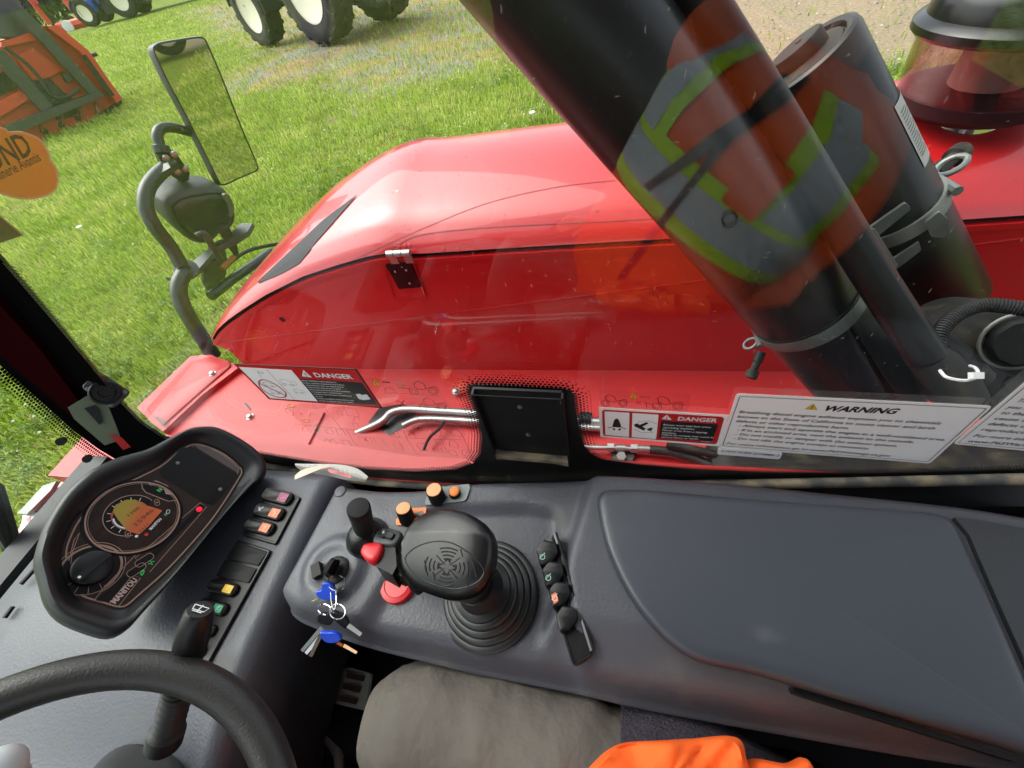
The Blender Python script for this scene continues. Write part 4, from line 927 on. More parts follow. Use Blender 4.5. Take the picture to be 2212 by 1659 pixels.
S3 = thing('seat_belt_sticker', GL.p(*GL.px(1430, 950), .002), 'red and white danger sticker with seat belt figure right of the black plate', 'sticker')
sheet(K3, [(1128, 432), (2155, 495), (2082, 742), (1140, 666)], .0010, 'backing', LABEL, S3)
sheet(K3, [(1153, 449), (2120, 508), (2058, 724), (1162, 656)], .0014, 'red_field', LRED, S3, .006)
sheet(K3, [(1174, 462), (1370, 474), (1366, 664), (1180, 647)], .0018, 'white_field', LABEL, S3)
sheet(K3, [(1393, 476), (1600, 489), (1580, 682), (1388, 664)], .0018, 'white_field', LABEL, S3)
sheet(K3, [(1620, 536), (2070, 566), (2022, 702), (1604, 670)], .0018, 'black_field', LBLK, S3)
wtri(K3, [(1622, 520), (1665, 486), (1704, 528)], S3, .0020, white=True)
MB().add(*tfit(GL, 'DANGER', K3(1745, 530), K3(2058, 547), .0135, .0020, .03)).build('danger_word', WHITE, S3, False)
tx = MB()
for s, x0, y0, x1, y1 in (('Always wear seat belt when', 1632, 570, 2010, 592), ('operating machine.', 1630, 592, 1885, 606), ('Never jump from a tipping', 1626, 612, 1980, 634), ('machine.', 1624, 632, 1740, 640), ('Failure to comply may result in', 1620, 648, 2030, 672), ('serious injury or death.', 1618, 666, 1915, 684)):
    tx.add(*tfit(GL, s, K3(x0, y0), K3(x1, y1), .0062, .0021, .01))
tx.add(*tfit(GL, '52108617', K3(1930, 698), K3(2022, 706), .004, .0021)); tx.build('small_print', WHITE, S3, False)
fg = MB()
for pts in ([(1250, 528), (1258, 522), (1282, 524), (1288, 532), (1305, 580), (1295, 588), (1245, 585), (1236, 576)], [(1235, 590), (1260, 600), (1252, 612), (1240, 604)], [(1300, 592), (1280, 604), (1288, 614), (1305, 604)]): fg.add(*flat_g(GL, [GL.px(*K3(*p)) for p in pts], .002))
fg.add(*flat_g(GL, [GL.px(*K3(*p)) for p in circ(1270, 532, 15, 14)], .0021)); stroke(GL, K3, [(1198, 592), (1235, 582), (1270, 578), (1300, 582), (1342, 600)], .0014, .0022, fg)
for pts in ([(1405, 565), (1430, 555), (1500, 598), (1480, 612), (1412, 580)], [(1450, 568), (1505, 545), (1520, 556), (1470, 582)], [(1505, 600), (1545, 588), (1555, 598), (1540, 612), (1552, 620), (1520, 612)]): fg.add(*flat_g(GL, [GL.px(*K3(*p)) for p in pts], .002))
stroke(GL, K3, [(1408, 600), (1470, 630), (1560, 625)], .0006, .002, fg); stroke(GL, K3, [(1430, 545), (1520, 535), (1585, 560)], .0006, .002, fg)
fg.build('pictogram', LBLK, S3, False)
S4 = thing('warning_film', GL.p(*GL.px(1400, 870), .002), 'small clear film with yellow triangle and two vehicle outlines above the seat belt sticker', 'sticker')
sheet(K3, [(1130, 298), (1858, 332), (1832, 468), (1136, 434)], .0006, 'film', FILM, S4)
i4 = MB(); telehandler(K3, 1180, 402, .95, i4); telehandler(K3, 1590, 425, 1.1, i4); stroke(GL, K3, [(1450, 345), (1530, 349), (1528, 360), (1450, 356)], .0007, .0012, i4); stroke(GL, K3, [(1500, 392), (1505, 430)], .0008, .0012, i4); stroke(GL, K3, [(1510, 402), (1560, 410)], .0008, .0012, i4); i4.build('vehicle_outlines', LBLK, S4, False)
rx = MB(); stroke(GL, K3, [(1420, 378), (1462, 412)], .0010, .0013, rx); stroke(GL, K3, [(1420, 412), (1460, 378)], .0010, .0013, rx); rx.build('red_cross', LRED, S4, False)
wtri(K3, [(1364, 358), (1400, 320), (1436, 361)], S4, .0012)
S5 = thing('exhaust_warning_sticker', GL.p(*GL.px(1850, 960), .002), 'white warning sticker about diesel exhaust, whole in view on the side window', 'sticker')
sheet(K4, [(272, 222), (2000, 306), (1575, 694), (158, 586)], .0010, 'backing', LABEL, S5, .006)
o5 = rounded([GL.px(*K4(*p)) for p in [(292, 238), (1962, 320), (1562, 682), (176, 574)]], .003)
if area2(o5) < 0: o5 = o5[::-1]
MB().add(*outline_g(GL, o5, .0009, .001, .0014)).build('frame_line', LBLK, S5, False)
wtri(K4, [(732, 325), (790, 290), (815, 331)], S5, .0014)
MB().add(*tfit(GL, 'WARNING', K4(848, 336), K4(1345, 358), .0165, .0014, .035, .18)).build('warning_word', LBLK, S5, False)
tx = MB()
for s, x0, y0, x1, y1 in (('Breathing diesel engine exhaust exposes you to chemicals', 285, 352, 1640, 430), ('known to the State of California to cause cancer and birth', 273, 383, 1600, 464), ('defects or other reproductive harm.', 262, 413, 1025, 462), ('- Always start and operate the engine in a well-ventilated area.', 282, 443, 1672, 540), ('- If in an enclosed area, vent the exhaust to the outside.', 270, 472, 1463, 556), ('- Do not modify or tamper with the exhaust system.', 258, 500, 1350, 582), ('- Do not idle the engine except as necessary.', 246, 528, 1160, 599), ('For more information go to www.P65Warnings.ca.gov', 202, 563, 1302, 648)):
    tx.add(*tfit(GL, s, K4(x0, y0), K4(x1, y1), .0092, .0014, .006, .05))
tx.build('warning_text', LBLK, S5, False)
S6 = thing('second_exhaust_sticker', GL.p(*GL.px(2200, 960), .002), 'white warning sticker cut off by the right edge of the view', 'sticker')
sheet(K4, [(2300, 70), (3300, 90), (3200, 700), (1730, 562)], .0010, 'backing', LABEL, S6, .006)
stroke_m = MB(); stroke(GL, K4, [(2310, 95), (1765, 553), (3180, 680)], .0009, .0014, stroke_m); stroke_m.build('frame_line', LBLK, S6, False)
tx = MB()
for s, x0, y0, w_ in (('Th', 2150, 276, 60), ('you t', 2085, 320, 130), ('to the', 2043, 358, 165), ('cause c', 1998, 395, 215), ('defects o', 1955, 432, 255), ('reproducti', 1910, 470, 300), ('For more info', 1858, 512, 370), ('www.P65Warn', 1820, 548, 400)):
    tx.add(*tfit(GL, s, K4(x0, y0), K4(x0 + w_, y0 + w_ * .075), .0095, .0014, .006, .05))
tx.build('warning_text', LBLK, S6, False)
S7 = thing('compliance_sticker', GL.p(*GL.px(1620, 975), .002), 'narrow white sticker with one line of capitals under the exhaust warning', 'sticker')
sheet(K4, [(150, 586), (584, 622), (562, 666), (143, 632)], .0012, 'backing', LABEL, S7, .004)
MB().add(*tfit(GL, 'CAN ICES-2/NMB-2', K4(165, 612), K4(556, 646), .0085, .0016, .004)).build('compliance_text', LBLK, S7, False)

# black mounting plate on the window
bx = thing('mounting_plate', GL.p(*GL.px(1125, 990), .01), 'black plastic mounting tray fixed on the side window between the stickers', 'bracket')
BXF = GL.off(.022)
pl_ = [BXF.px(*K3(*p)) for p in ((128, 290), (832, 322), (890, 850), (318, 795))]
MB().add(*prism_g(BXF, pl_, -.004, 0)).build('tray', BLK, bx)
for a_, c_, w_ in (((128, 290), (318, 795), .010), ((832, 322), (890, 850), .010)):
    P0, P1 = BXF.px(*K3(*a_)), BXF.px(*K3(*c_)); MB().add(*rings_g([[BXF.p(P0[0], P0[1], 0), BXF.p(P0[0] + .003, P0[1], 0), BXF.p(P0[0] + .003, P0[1], .010), BXF.p(P0[0], P0[1], .010)], [BXF.p(P1[0], P1[1], 0), BXF.p(P1[0] + .003, P1[1], 0), BXF.p(P1[0] + .003, P1[1], .012), BXF.p(P1[0], P1[1], .012)]])).build('side_flange', BLK, bx)
stx = MB(); stx.add(*strip_g(BXF, [BXF.px(*K3(*p)) for p in ((118, 322), (132, 290), (832, 322), (828, 360))], .0018, .011)); stx.build('worn_edge', GALV, bx)
MB().add(*prism_g(BXF, [BXF.px(*K3(*p)) for p in ((318, 765), (380, 778), (790, 815), (890, 822), (890, 856), (790, 835), (380, 800), (330, 800))], 0, .012)).build('dusty_ledge', TRIM, bx)
for p in ((505, 432), (570, 652)):
    u, v = BXF.px(*K3(*p)); MB().add(*lathe_g(BXF.p(u, v, 0), BXF.n, [(.0035, 0), (.0035, .002), (.001, .0025)], 10)).build('rivet', GALV, bx)
MB().add(*lathe_g(GL.p(*GL.px(985, 846), .0), GL.n, [(.0001, -.001), (.001, 0)], 6)).build('pin', STEEL, bx)

# amber sticker and dark card on the windscreen
S8 = thing('amber_dealer_sticker', WS.p(*WS.px(60, 360), .002), 'amber lobed dealer sticker at the left edge of the view', 'sticker')
am = cat([WS.px(x, y) for x, y in ((-60, 290), (-20, 272), (10, 276), (18, 283), (50, 284), (85, 300), (105, 330), (108, 345), (122, 365), (124, 398), (110, 418), (70, 430), (30, 428), (-5, 418), (-60, 420), (-90, 350))], 5)
MB().add(*prism_g(WS, am, .0003, .001)).build('backing', STICK, S8, False)
MB().add(*outline_g(WS, am if area2(am) > 0 else am[::-1], .004, .001, .0013)).build('edge_line', mat('sticker_edge', (.7, .5, .3), .5), S8, False)
MB().add(*tfit(WS, 'OND', (-22, 372), (72, 330), .052, .0014, .02)).add(*tfit(WS, 'chinerie Avantis', (-12, 394), (88, 346), .024, .0014, .005)).build('dealer_text', LBLK, S8, False)
S9 = thing('dark_card', WS.p(*WS.px(20, 500), .002), 'dark square sticker corner with tan edge below the amber sticker', 'sticker')
MB().add(*prism_g(WS, [WS.px(x, y) for x, y in ((-60, 420), (0, 468), (48, 508), (0, 524), (-60, 545))], .0003, .0012)).build('backing', LBLK, S9, False)
stm = MB().add(*strip_g(WS, [WS.px(x, y) for x, y in ((-60, 420), (0, 468), (48, 508))], .003, .0016)); stm.build('tan_edge', BRONZE, S9, False)

# round sensor mount with thumb screws on the pillar
SP = Frame(GL.p(*GL.px(228, 845), .035), (.78, -.25, .55), (-.45, .2, .85))
_so = GL.p(*GL.px(228, 845), .035); _sn = (CAM_POS - _so).normalized(); _sn = (_sn + V((.1, -.25, .1))).normalized(); SP = Frame(_so, RGT - _sn * RGT.dot(_sn), _sn.cross(RGT - _sn * RGT.dot(_sn)))
sm = thing('round_mount', SP.o, 'square black plate with round socket on a green-grey bracket against the pillar', 'bracket')
sq = rounded([SP.px(x, y) for x, y in ((178, 832), (207, 803), (283, 848), (255, 881), (200, 873))], .008)
sq = rounded([SP.px(x, y) for x, y in ((174, 836), (212, 802), (284, 848), (245, 884))], .008)
MB().add(*pillow_g(SP, sq, [(0, -.008), (0, 0), (.0015, .0015)])).build('plate', GREYM, sm)
u, v = SP.px(228, 847)
MB().add(*lathe_g(SP.p(u, v, .001), SP.n, [(.024, 0), (.024, .006), (.022, .008), (.020, .008), (.019, .004), (.015, .004), (.014, .009), (.010, .009), (.009, .005), (.003, .005)], 32)).build('socket', BLK, sm)
for x, y in ((212, 812), (270, 847), (240, 875), (190, 840)):
    u, v = SP.px(x, y); MB().add(*lathe_g(SP.p(u, v, .0015), SP.n, [(.004, 0), (.004, .002), (.002, .003)], 8)).build('screw', GALV, sm)
MB().add(*prism_g(SP.off(-.01), [SP.off(-.01).px(x, y) for x, y in ((146, 880), (196, 850), (232, 872), (262, 950), (226, 962), (160, 905))], -.003, 0)).build('bracket', mat('green_grey_steel', (.13, .16, .10), .5, metal=.3), sm)
MB().add(*prism_g(SP.off(-.006), [SP.off(-.006).px(x, y) for x, y in ((182, 882), (205, 875), (215, 885), (222, 912), (215, 918), (195, 896))], -.003, 0)).build('slot', BLK, sm)
for x, y in ((170, 913), (222, 952)):
    c_ = GL.p(*GL.px(x, y), .05); MB().add(*lathe_g(c_, SP.n, [(.009 if k % 2 else .0085, h) for k, h in enumerate((-.008, -.006, .006, .008))], 12)).build('thumb_screw', BLK, sm)
MB().add(*prism_g(SP.off(-.004), [SP.off(-.004).px(x, y) for x, y in ((236, 938), (262, 945), (282, 966), (266, 972))], -.003, 0)).build('red_tab', REDB, sm)
# ------------------------------------------------------------------ dashboard
ZD = .90
DF = Frame((0, 0, ZD), (1, 0, 0), (0, 1, 0))
dash = thing('dashboard', (-.8, -.2, .5), 'grey plastic dashboard top under the instrument pod and steering wheel', 'dashboard')
prof = [(-1.28, .76), (-1.24, .84), (-1.18, .885), (-1.05, ZD), (-.80, ZD - .002), (-.655, ZD - .001), (-.605, ZD - .0), (-.583, ZD + .003), (-.567, ZD - .001), (-.554, ZD - .018), (-.545, ZD - .05), (-.545, ZD - .12), (-.58, ZD - .20), (-.60, ZD - .40)]
ys = list(np.linspace(-.9, .325, 48))
def dz(x, y):
    z = 0.
    # sunken well behind the wheel, valley towards the column
    z -= .05 * sstep(-.02, -.22, y) * sstep(-1.1, -.9, x) * (1 - sstep(-.62, -.5, x))
    z -= .018 * sstep(.305, .325, y)
    return z
dv = [(x, y, z + dz(x, y)) for y in ys for x, z in prof]; Wd = len(prof)
df = [(r * Wd + c, r * Wd + c + 1, (r + 1) * Wd + c + 1, (r + 1) * Wd + c) for r in range(len(ys) - 1) for c in range(Wd - 1)]
k = len(dv); 
for r in (0, len(ys) - 1): df.append(tuple(r * Wd + c for c in range(Wd)) if r else tuple(r * Wd + c for c in range(Wd))[::-1])
MB().add(dv, df).build('dash_top', PLAST, dash, True, 60)
for pts in (((45, 1262), (82, 1222)), ((10, 1335), (28, 1310))):
    a, c = (atz(x, y, ZD + .001) for x, y in pts); MB().add(*tube_g([a, c], .004, 8)).build('vent_slot', BLK, dash)
# instrument pod
PN = V((.797, .14, .588)).normalized(); PE1 = V((0, 0, 1)).cross(PN).normalized(); PE2 = PN.cross(PE1)
PO = CAM_POS + (V((-.818, .164, 1.017)) - CAM_POS) * .95
PP = Frame(PO, PE1, PE2)
def K5(x, y): s = 700 / 2111 * .864063; return (x * s, (1050 + y * 700 / 2111) * .864063)
pod = thing('instrument_pod', PO - PN * .05, 'kidney-shaped black instrument pod with bronze-lined panel', 'instrument panel')
o_out = [(1500, 55), (1650, 65), (1850, 170), (1960, 260), (2003, 340), (1995, 430), (1900, 500), (1750, 650), (1560, 870), (1300, 1200), (1080, 1450), (950, 1590), (820, 1640), (650, 1600), (450, 1510), (340, 1380), (290, 1200), (257, 1080), (270, 980), (330, 800), (450, 600), (560, 480), (700, 370), (900, 280), (1100, 225), (1250, 150), (1400, 75)]
o_in = [(1440, 168), (1540, 172), (1700, 240), (1825, 345), (1845, 385), (1830, 430), (1700, 640), (1560, 830), (1300, 1120), (1080, 1320), (960, 1420), (870, 1432), (760, 1400), (600, 1350), (520, 1260), (480, 1150), (463, 1050), (475, 940), (560, 760), (700, 600), (850, 490), (1000, 430), (1200, 330), (1330, 225)]
NR = 120
def ringuv(pts, h, n=NR): return resample(cat([PP.px(*K5(*p), h) for p in pts], 6), n)
# align the two outlines by angle about a common centre line
def align(a, b_):
    best = min(range(NR), key=lambda s: sum((a[i][0] - b_[(i + s) % NR][0]) ** 2 + (a[i][1] - b_[(i + s) % NR][1]) ** 2 for i in range(0, NR, 6)))
    return [b_[(i + best) % NR] for i in range(NR)]
Ro = ringuv(o_out, .004); Ri = ringuv(o_in, 0.)
if area2(Ro) < 0: Ro = Ro[::-1]
if area2(Ri) < 0: Ri = Ri[::-1]
Ri = align(Ro, Ri)
def lerpr(t): return [(a[0] + (c[0] - a[0]) * t, a[1] + (c[1] - a[1]) * t) for a, c in zip(Ro, Ri)]
rg = []
for t, h, s in ((.0, -.13, .80), (.0, -.06, .95), (.0, -.02, 1.), (.0, .004, 1.), (.10, .014, 1.), (.25, .019, 1.), (.45, .018, 1.), (.62, .012, 1.), (.80, .004, 1.), (1.0, .0005, 1.), (1.0, -.004, 1.)):
    r_ = lerpr(t); rg.append([PP.p(*q, h) for q in (inset(r_, s) if s != 1. else r_)])
rv, rf = rings_g(rg, (True, False)); MB().add(rv, rf).build('pod_hood', PODM, pod, True, 60)
pan = MB().add(*flat_g(PP, insetd(Ri, -.001), -.002)).build('panel_face', PANEL, pod, False)
li = insetd(Ri, .004)
MB().add(*outline_g(PP, li, .0022, 0, -.0014)).build('bronze_line', BRONZE, pan, False)
def P5(p, h=0.): return PP.px(*K5(*p), h)
def flat5(pts, h, nm, mt, par, smooth=0):
    P = [P5(p) for p in (cat(pts, smooth) if smooth else pts)]; return MB().add(*flat_g(PP, P, h)).build(nm, mt, par, False)
def line5(pts, w, h, nm, mt, par, closed=False, smooth=0):
    P = [P5(p) for p in (cat(pts, smooth, False) if smooth else pts)]
    if closed: P.append(P[0])
    return MB().add(*strip_g(PP, P, w, h)).build(nm, mt, par, False)
flat5([(1375, 205), (1210, 375), (1205, 400), (1220, 425), (1560, 630), (1610, 640), (1640, 610), (1795, 430), (1785, 405), (1450, 205)], -.0012, 'dark_display', mat('dark_screen', (.004, .003, .003), .3, spec=.25), pod)
scr = pod.children[-1]
for x, y in ((1340, 325), (1662, 522)):
    u, v = P5((x, y)); MB().add(*lathe_g(PP.p(u, v, -.001), PN, [(.0035, 0), (.0035, .0012), (.0015, .002)], 10)).build('screw', GALV, scr)
flat5([(1480, 190), (1560, 195), (1690, 260), (1810, 350), (1800, 400), (1480, 205)], -.0013, 'grey_brow', mat('panel_grey_brown', (.09, .07, .065), .4), pan)
line5([(1450, 200), (1480, 190), (1560, 200), (1680, 262), (1805, 362), (1790, 405)], .0009, -.0010, 'brow_line', BRONZE, pan)
# round gauge
gu = P5((1020, 725)); GR = .0608
ga = MB().add(*lathe_g(PP.p(*gu, -.004), PN, [(GR + .004, -.002), (GR + .004, .003), (GR + .001, .005), (GR, .003), (GR - .001, .002), (.01, .002)], 64)).build('gauge', GAUGE, pod)
MB().add(*outline_g(PP, circ(*gu, GR, 64), .0022, 0, .0006)).build('gauge_ring', BRONZE, ga, False)
MB().add(*outline_g(PP, circ(*gu, GR * .975 - .0022, 64), .0006, 0, .0006)).build('gauge_ring', BRONZE, ga, False)
gh = -.0012
flat5([(1110, 462), (1180, 455), (1260, 490), (1320, 550), (1338, 575), (1250, 570), (1180, 500), (1130, 500)], gh, 'gear_window', mat('gauge_pink', (.45, .32, .28), .4), ga)
flat5([(1080, 462), (1110, 462), (1132, 492), (1180, 490), (1235, 515), (1250, 556), (1338, 572), (1332, 600), (1280, 600), (1110, 530), (1085, 500)], gh + .0003, 'gear_mask', PANELD, ga)
line5([(1065, 460), (1075, 515), (1100, 545), (1270, 612), (1348, 600)], .0013, gh + .0004, 'gear_line', BRONZE, ga)
MB().add(*tfit(PP, 'N', K5(1206, 545), K5(1226, 525), .0095, gh + .001, .02)).build('gear_letter', GRNL, ga, False)
cc_ = P5((990, 715)); Rk = .0345
def arcpts(c, r, a0, a1, n=40): return [(c[0] + r * math.cos(math.radians(a0 + (a1 - a0) * k / n)), c[1] + r * math.sin(math.radians(a0 + (a1 - a0) * k / n))) for k in range(n + 1)]
A0, A1 = -28, 208
MB().add(*strip_g(PP, arcpts(cc_, Rk, A0, A1), .0012, gh)).add(*strip_g(PP, arcpts(cc_, Rk - .0105, A0, A1), .0009, gh)).build('scale_line', BRONZE, ga, False)
MB().add(*strip_g(PP, arcpts(cc_, Rk - .0055, A0, A1), .009, gh - .0003)).build('scale_band', PANELD, ga, False)
MB().add(*strip_g(PP, arcpts(cc_, Rk - .0125, A0 + 14, 95), .0022, gh + .0002)).add(*strip_g(PP, arcpts(cc_, Rk - .0125, 120, A1 - 10), .0022, gh + .0002)).build('scale_white', WHITE, ga, False)
tk = MB()
for a in (0, 25, 50, 75, 100, 125, 150, 175): tk.add(*strip_g(PP, [(cc_[0] + r * math.cos(math.radians(a)), cc_[1] + r * math.sin(math.radians(a))) for r in (Rk - .009, Rk - .004)], .0009, gh + .0002))
tk.build('scale_ticks', WHITE, ga, False)
MB().add(*strip_g(PP, arcpts(cc_, Rk - .0105, 96, 116), .0028, gh + .0003)).build('red_zone', LRED, ga, False)
lcd_pts = [(1225, 680), (1120, 800), (1050, 862), (960, 835), (890, 750), (850, 690), (870, 640), (950, 600), (1020, 598), (1100, 640)]
lm = bpy.data.materials.new('lcd_backlight'); lm.use_nodes = True; t_ = lm.node_tree; bb = t_.nodes['Principled BSDF']; tcx = t_.nodes.new('ShaderNodeTexCoord'); sx_ = t_.nodes.new('ShaderNodeSeparateXYZ'); t_.links.new(tcx.outputs['Generated'], sx_.inputs[0])
rmp = t_.nodes.new('ShaderNodeValToRGB'); rmp.color_ramp.elements[0].color = (.42, .085, .02, 1); rmp.color_ramp.elements[0].position = .42; rmp.color_ramp.elements[1].color = (.26, .20, .02, 1); rmp.color_ramp.elements[1].position = .72
t_.links.new(sx_.outputs['Z'], rmp.inputs[0]); t_.links.new(rmp.outputs[0], bb.inputs['Base Color']); t_.links.new(rmp.outputs[0], bb.inputs['Emission Color']); bb.inputs['Emission Strength'].default_value = .06; bb.inputs['Roughness'].default_value = .3
flat5(lcd_pts, gh + .0004, 'lcd', lm, ga)
MB().add(*tfit(PP, '1100', K5(965, 735), K5(1058, 665), .0075, gh + .001)).add(*tfit(PP, '25946', K5(1020, 810), K5(1165, 680), .0095, gh + .001)).add(*tfit(PP, '||||', K5(1052, 845), K5(1120, 785), .004, gh + .001)).build('lcd_digits', mat('lcd_digit', (.11, .04, .01), .5), ga, False)
MB().add(*tfit(PP, 'MANITOU', K5(1140, 830), K5(1222, 745), .0062, gh + .0003, .03)).build('gauge_name', WHITE, ga, False)
for p, mt, s in (((1105, 862), LRED, .0026), ((1250, 712), GRN, .0024), ((1030, 875), WHITE, .0022)): MB().add(*flat_g(PP, circ(*P5(p), s, 12), gh + .0003)).build('gauge_symbol', mt, ga, False)
for p in ((1185, 620), (965, 858)): MB().add(*outline_g(PP, rrect(*P5(p), .012, .007, .0033, 4, .6), .0008, 0, gh + .0004)).add(*flat_g(PP, circ(*P5(p), .0016, 8), gh + .0004)).build('symbol_capsule', BRONZE, ga, False)
MB().add(*outline_g(PP, rrect(*P5((1268, 690)), .007, .005, .0015, 4, .2), .0007, 0, gh + .0004)).build('symbol_box', WHITE, ga, False)
# indicator strip, panels and brand line
line5([(1510, 622), (1560, 652), (1130, 1145), (1020, 1040)], .0009, -.0012, 'strip_line', BRONZE, pan, True)
flat5([(1512, 632), (1548, 655), (820, 1440 - 60), (720, 1360), (1300, 860)], -.0014, 'indicator_strip', PANELD, pan)
MB().add(*lathe_g(PP.p(*P5((1503, 672)), -.0012), PN, [(.0048, 0), (.0045, .0014), (.002, .0018)], 14)).build('red_indicator', REDL, pan)
for c_, kd in (((1090, 1055), 0), ((1030, 1130), 1)):
    q = rrect(*P5(c_), .0255, .0125, .005, 4, -.62); MB().add(*flat_g(PP, q, -.0009)).build('lamp_window', PANELD, pan, False)
    MB().add(*outline_g(PP, q, .0009, 0, -.0006)).build('lamp_frame', BRONZE, pan, False)
g1 = MB(); c_ = P5((1140, 1075)); [g1.add(*strip_g(PP, [(c_[0] + a * .0026, c_[1] + b_ * .0026) for a, b_ in l], .0008, -.0004)) for l in (((-1, 1), (-.4, 0), (-1, -1)), ((1, 1), (.4, 0), (1, -1)), ((-.4, 0), (.4, 0)), ((-1.3, 1), (-.6, 1)), ((1.3, 1), (.6, 1)), ((-1.3, -1), (-.6, -1)), ((1.3, -1), (.6, -1)))]
c_ = P5((1075, 1150)); g1.add(*strip_g(PP, [(c_[0] + a * .003, c_[1] + b_ * .0028) for a, b_ in ((-1.4, -.2), (-.8, .5), (0, .7), (.8, .3), (1.3, .6), (1.1, -.2), (.5, -.5), (-.8, -.5), (-1.4, -.2))], .0011, -.0004)); g1.build('green_symbols', GRNL, pan, False)
line5([(820, 1390), (1000, 1170), (1060, 1190), (890, 1410)], .0010, -.0010, 'brand_frame', BRONZE, pan, True)
MB().add(*tfit(PP, 'MANITOU', K5(868, 1388), K5(1040, 1205), .0115, -.0008, .04)).build('brand_name', mat('brand_pink', (.55, .42, .38), .4), pan, False)
for pts in (((710, 1360), (800, 1245), (1030, 1010)), ((535, 1085), (545, 1000), (600, 850), (560, 900), (520, 1060))): line5(pts, .0010, -.0010, 'panel_line', BRONZE, pan)
# light switch knob
kc_ = P5((690, 1120))
MB().add(*flat_g(PP, circ(*kc_, .036, 48), -.0013)).build('dial_face', PANELD, pan, False)
MB().add(*strip_g(PP, arcpts(kc_, .0345, -130, 160, 60), .0030, -.0009)).add(*strip_g(PP, arcpts(kc_, .039, -140, 120, 60), .0010, -.0009)).add(*strip_g(PP, arcpts(kc_, .037, 120, 250, 40), .0009, -.0009)).build('dial_line', BRONZE, pan, False)
dk = MB()
for a in (150, 175, 200, 225): dk.add(*strip_g(PP, [(kc_[0] + r * math.cos(math.radians(a)), kc_[1] + r * math.sin(math.radians(a))) for r in (.026, .036)], .0008, -.0008))
dk.build('dial_ticks', BRONZE, pan, False)
kb = MB().add(*lathe_g(PP.p(*kc_, -.001), PN, [(.025, 0), (.025, .006), (.024, .012), (.021, .014), (.005, .014)], 36)).build('light_knob', BLK, pod)
ka = -38
KF = Frame(PP.p(*kc_, .013), PE1 * math.cos(math.radians(ka)) + PE2 * math.sin(math.radians(ka)), PE2 * math.cos(math.radians(ka)) - PE1 * math.sin(math.radians(ka)))
KF = Frame(PP.p(*kc_, .013), PP.p(*P5((640, 1190))) - PP.p(*P5((800, 1060))), PP.p(*P5((800, 1190))) - PP.p(*P5((690, 1060))))
if KF.n.dot(PN) < 0: KF = Frame(KF.o, KF.e1, -KF.e2)
MB().add(*box_g(KF, -.023, .023, -.005, .005, 0, .006)).build('knob_grip', BLK, kb)
MB().add(*flat_g(KF, circ(.019, 0, .002, 10), .0063)).build('knob_dot', WHITE, kb, False)

# switch strip beside the pod
sw = thing('dash_switch_bank', DF.p(*DF.px(560, 1250)), 'long strip of black rocker switches beside the instrument pod', 'switch panel')
def K6(x, y): s = 400 / 1207 * .864063; return ((450 * .864063 + x * s), (1150 * .864063 + y * s))
SWF = Frame((0, 0, ZD + .002), (1, 0, 0), (0, 1, 0))
def sp(p, h=0.): return SWF.px(*K6(*p), h)
base1 = rounded([sp(p) for p in ((680, 212), (918, 285), (730, 645), (470, 570))], .006); base2 = rounded([sp(p) for p in ((440, 605), (695, 685), (210, 1560), (-20, 1500))], .006)
for q in (base1, base2): MB().add(*pillow_g(SWF, q, [(0, -.008), (0, .003), (.0015, .0045), (.004, .0045), (.005, .003)])).build('switch_frame', BLK, sw)
def rocker(cx_, cy_, par, icon_mat, icol, K, fr, L_=(210, 56), W_=(-52, 98), white=False):
    """a rounded rocker key with its icon patch"""
    a = fr.px(*K(cx_ - L_[0] / 2, cy_ - L_[1] / 2)); b_ = fr.px(*K(cx_ + L_[0] / 2, cy_ + L_[1] / 2)); c = fr.px(*K(cx_ - W_[0] / 2, cy_ - W_[1] / 2)); d = fr.px(*K(cx_ + W_[0] / 2, cy_ + W_[1] / 2))
    m_ = ((a[0] + b_[0]) / 2, (a[1] + b_[1]) / 2); lx = math.hypot(b_[0] - a[0], b_[1] - a[1]); ly = math.hypot(d[0] - c[0], d[1] - c[1]); ang = math.atan2(b_[1] - a[1], b_[0] - a[0])
    q = rrect(*m_, lx, ly, ly * .42, 6, ang)
    key = MB().add(*pillow_g(fr, q, [(0, .001), (0, .007), (.0008, .0095), (.0022, .0110), (.004, .0108), (.006, .0095)])).build('rocker_key', BLK, par)
    if icon_mat:
        ca, sa = math.cos(ang), math.sin(ang); ic_ = (m_[0] + ca * lx * .22, m_[1] + sa * lx * .22); ip = rrect(*ic_, lx * .30, ly * .78 - .004, .0015, 3, ang)
        MB().add(*flat_g(fr, ip, .0106)).build('icon_patch', icon_mat, key, False)
        mb = MB(); r_ = random.Random(int(cx_ * 7 + cy_))
        for _ in range(4):
            p0 = (ic_[0] + r_.uniform(-.3, .3) * lx * .26, ic_[1] + r_.uniform(-.3, .3) * lx * .26); p1 = (ic_[0] + r_.uniform(-.35, .35) * lx * .26, ic_[1] + r_.uniform(-.35, .35) * lx * .26); mb.add(*strip_g(fr, [p0, p1], .0010, .0109))
        mb.build('icon_lines', icol, key, False)
        if white:
            mb = MB(); i2 = (m_[0] - ca * lx * .25, m_[1] - sa * lx * .25)
            for _ in range(7):
                p0 = (i2[0] + r_.uniform(-.3, .3) * lx * .3, i2[1] + r_.uniform(-.3, .3) * lx * .25); mb.add(*outline_g(fr, circ(*p0, .0018, 8), .0007, .0107, .0108))
            mb.build('white_symbol', WHITE, key, False)
    return key
rocker(752, 285, sw, mat('icon_wine', (.25, .03, .10), .35), mat('icon_wine_light', (.5, .25, .32), .4), K6, SWF)
rocker(690, 402, sw, ORGP, mat('icon_pale', (.85, .6, .5), .5), K6, SWF, white=True)
PALE = bpy.data.materials['icon_pale']
rocker(618, 512, sw, ORGP, PALE, K6, SWF)
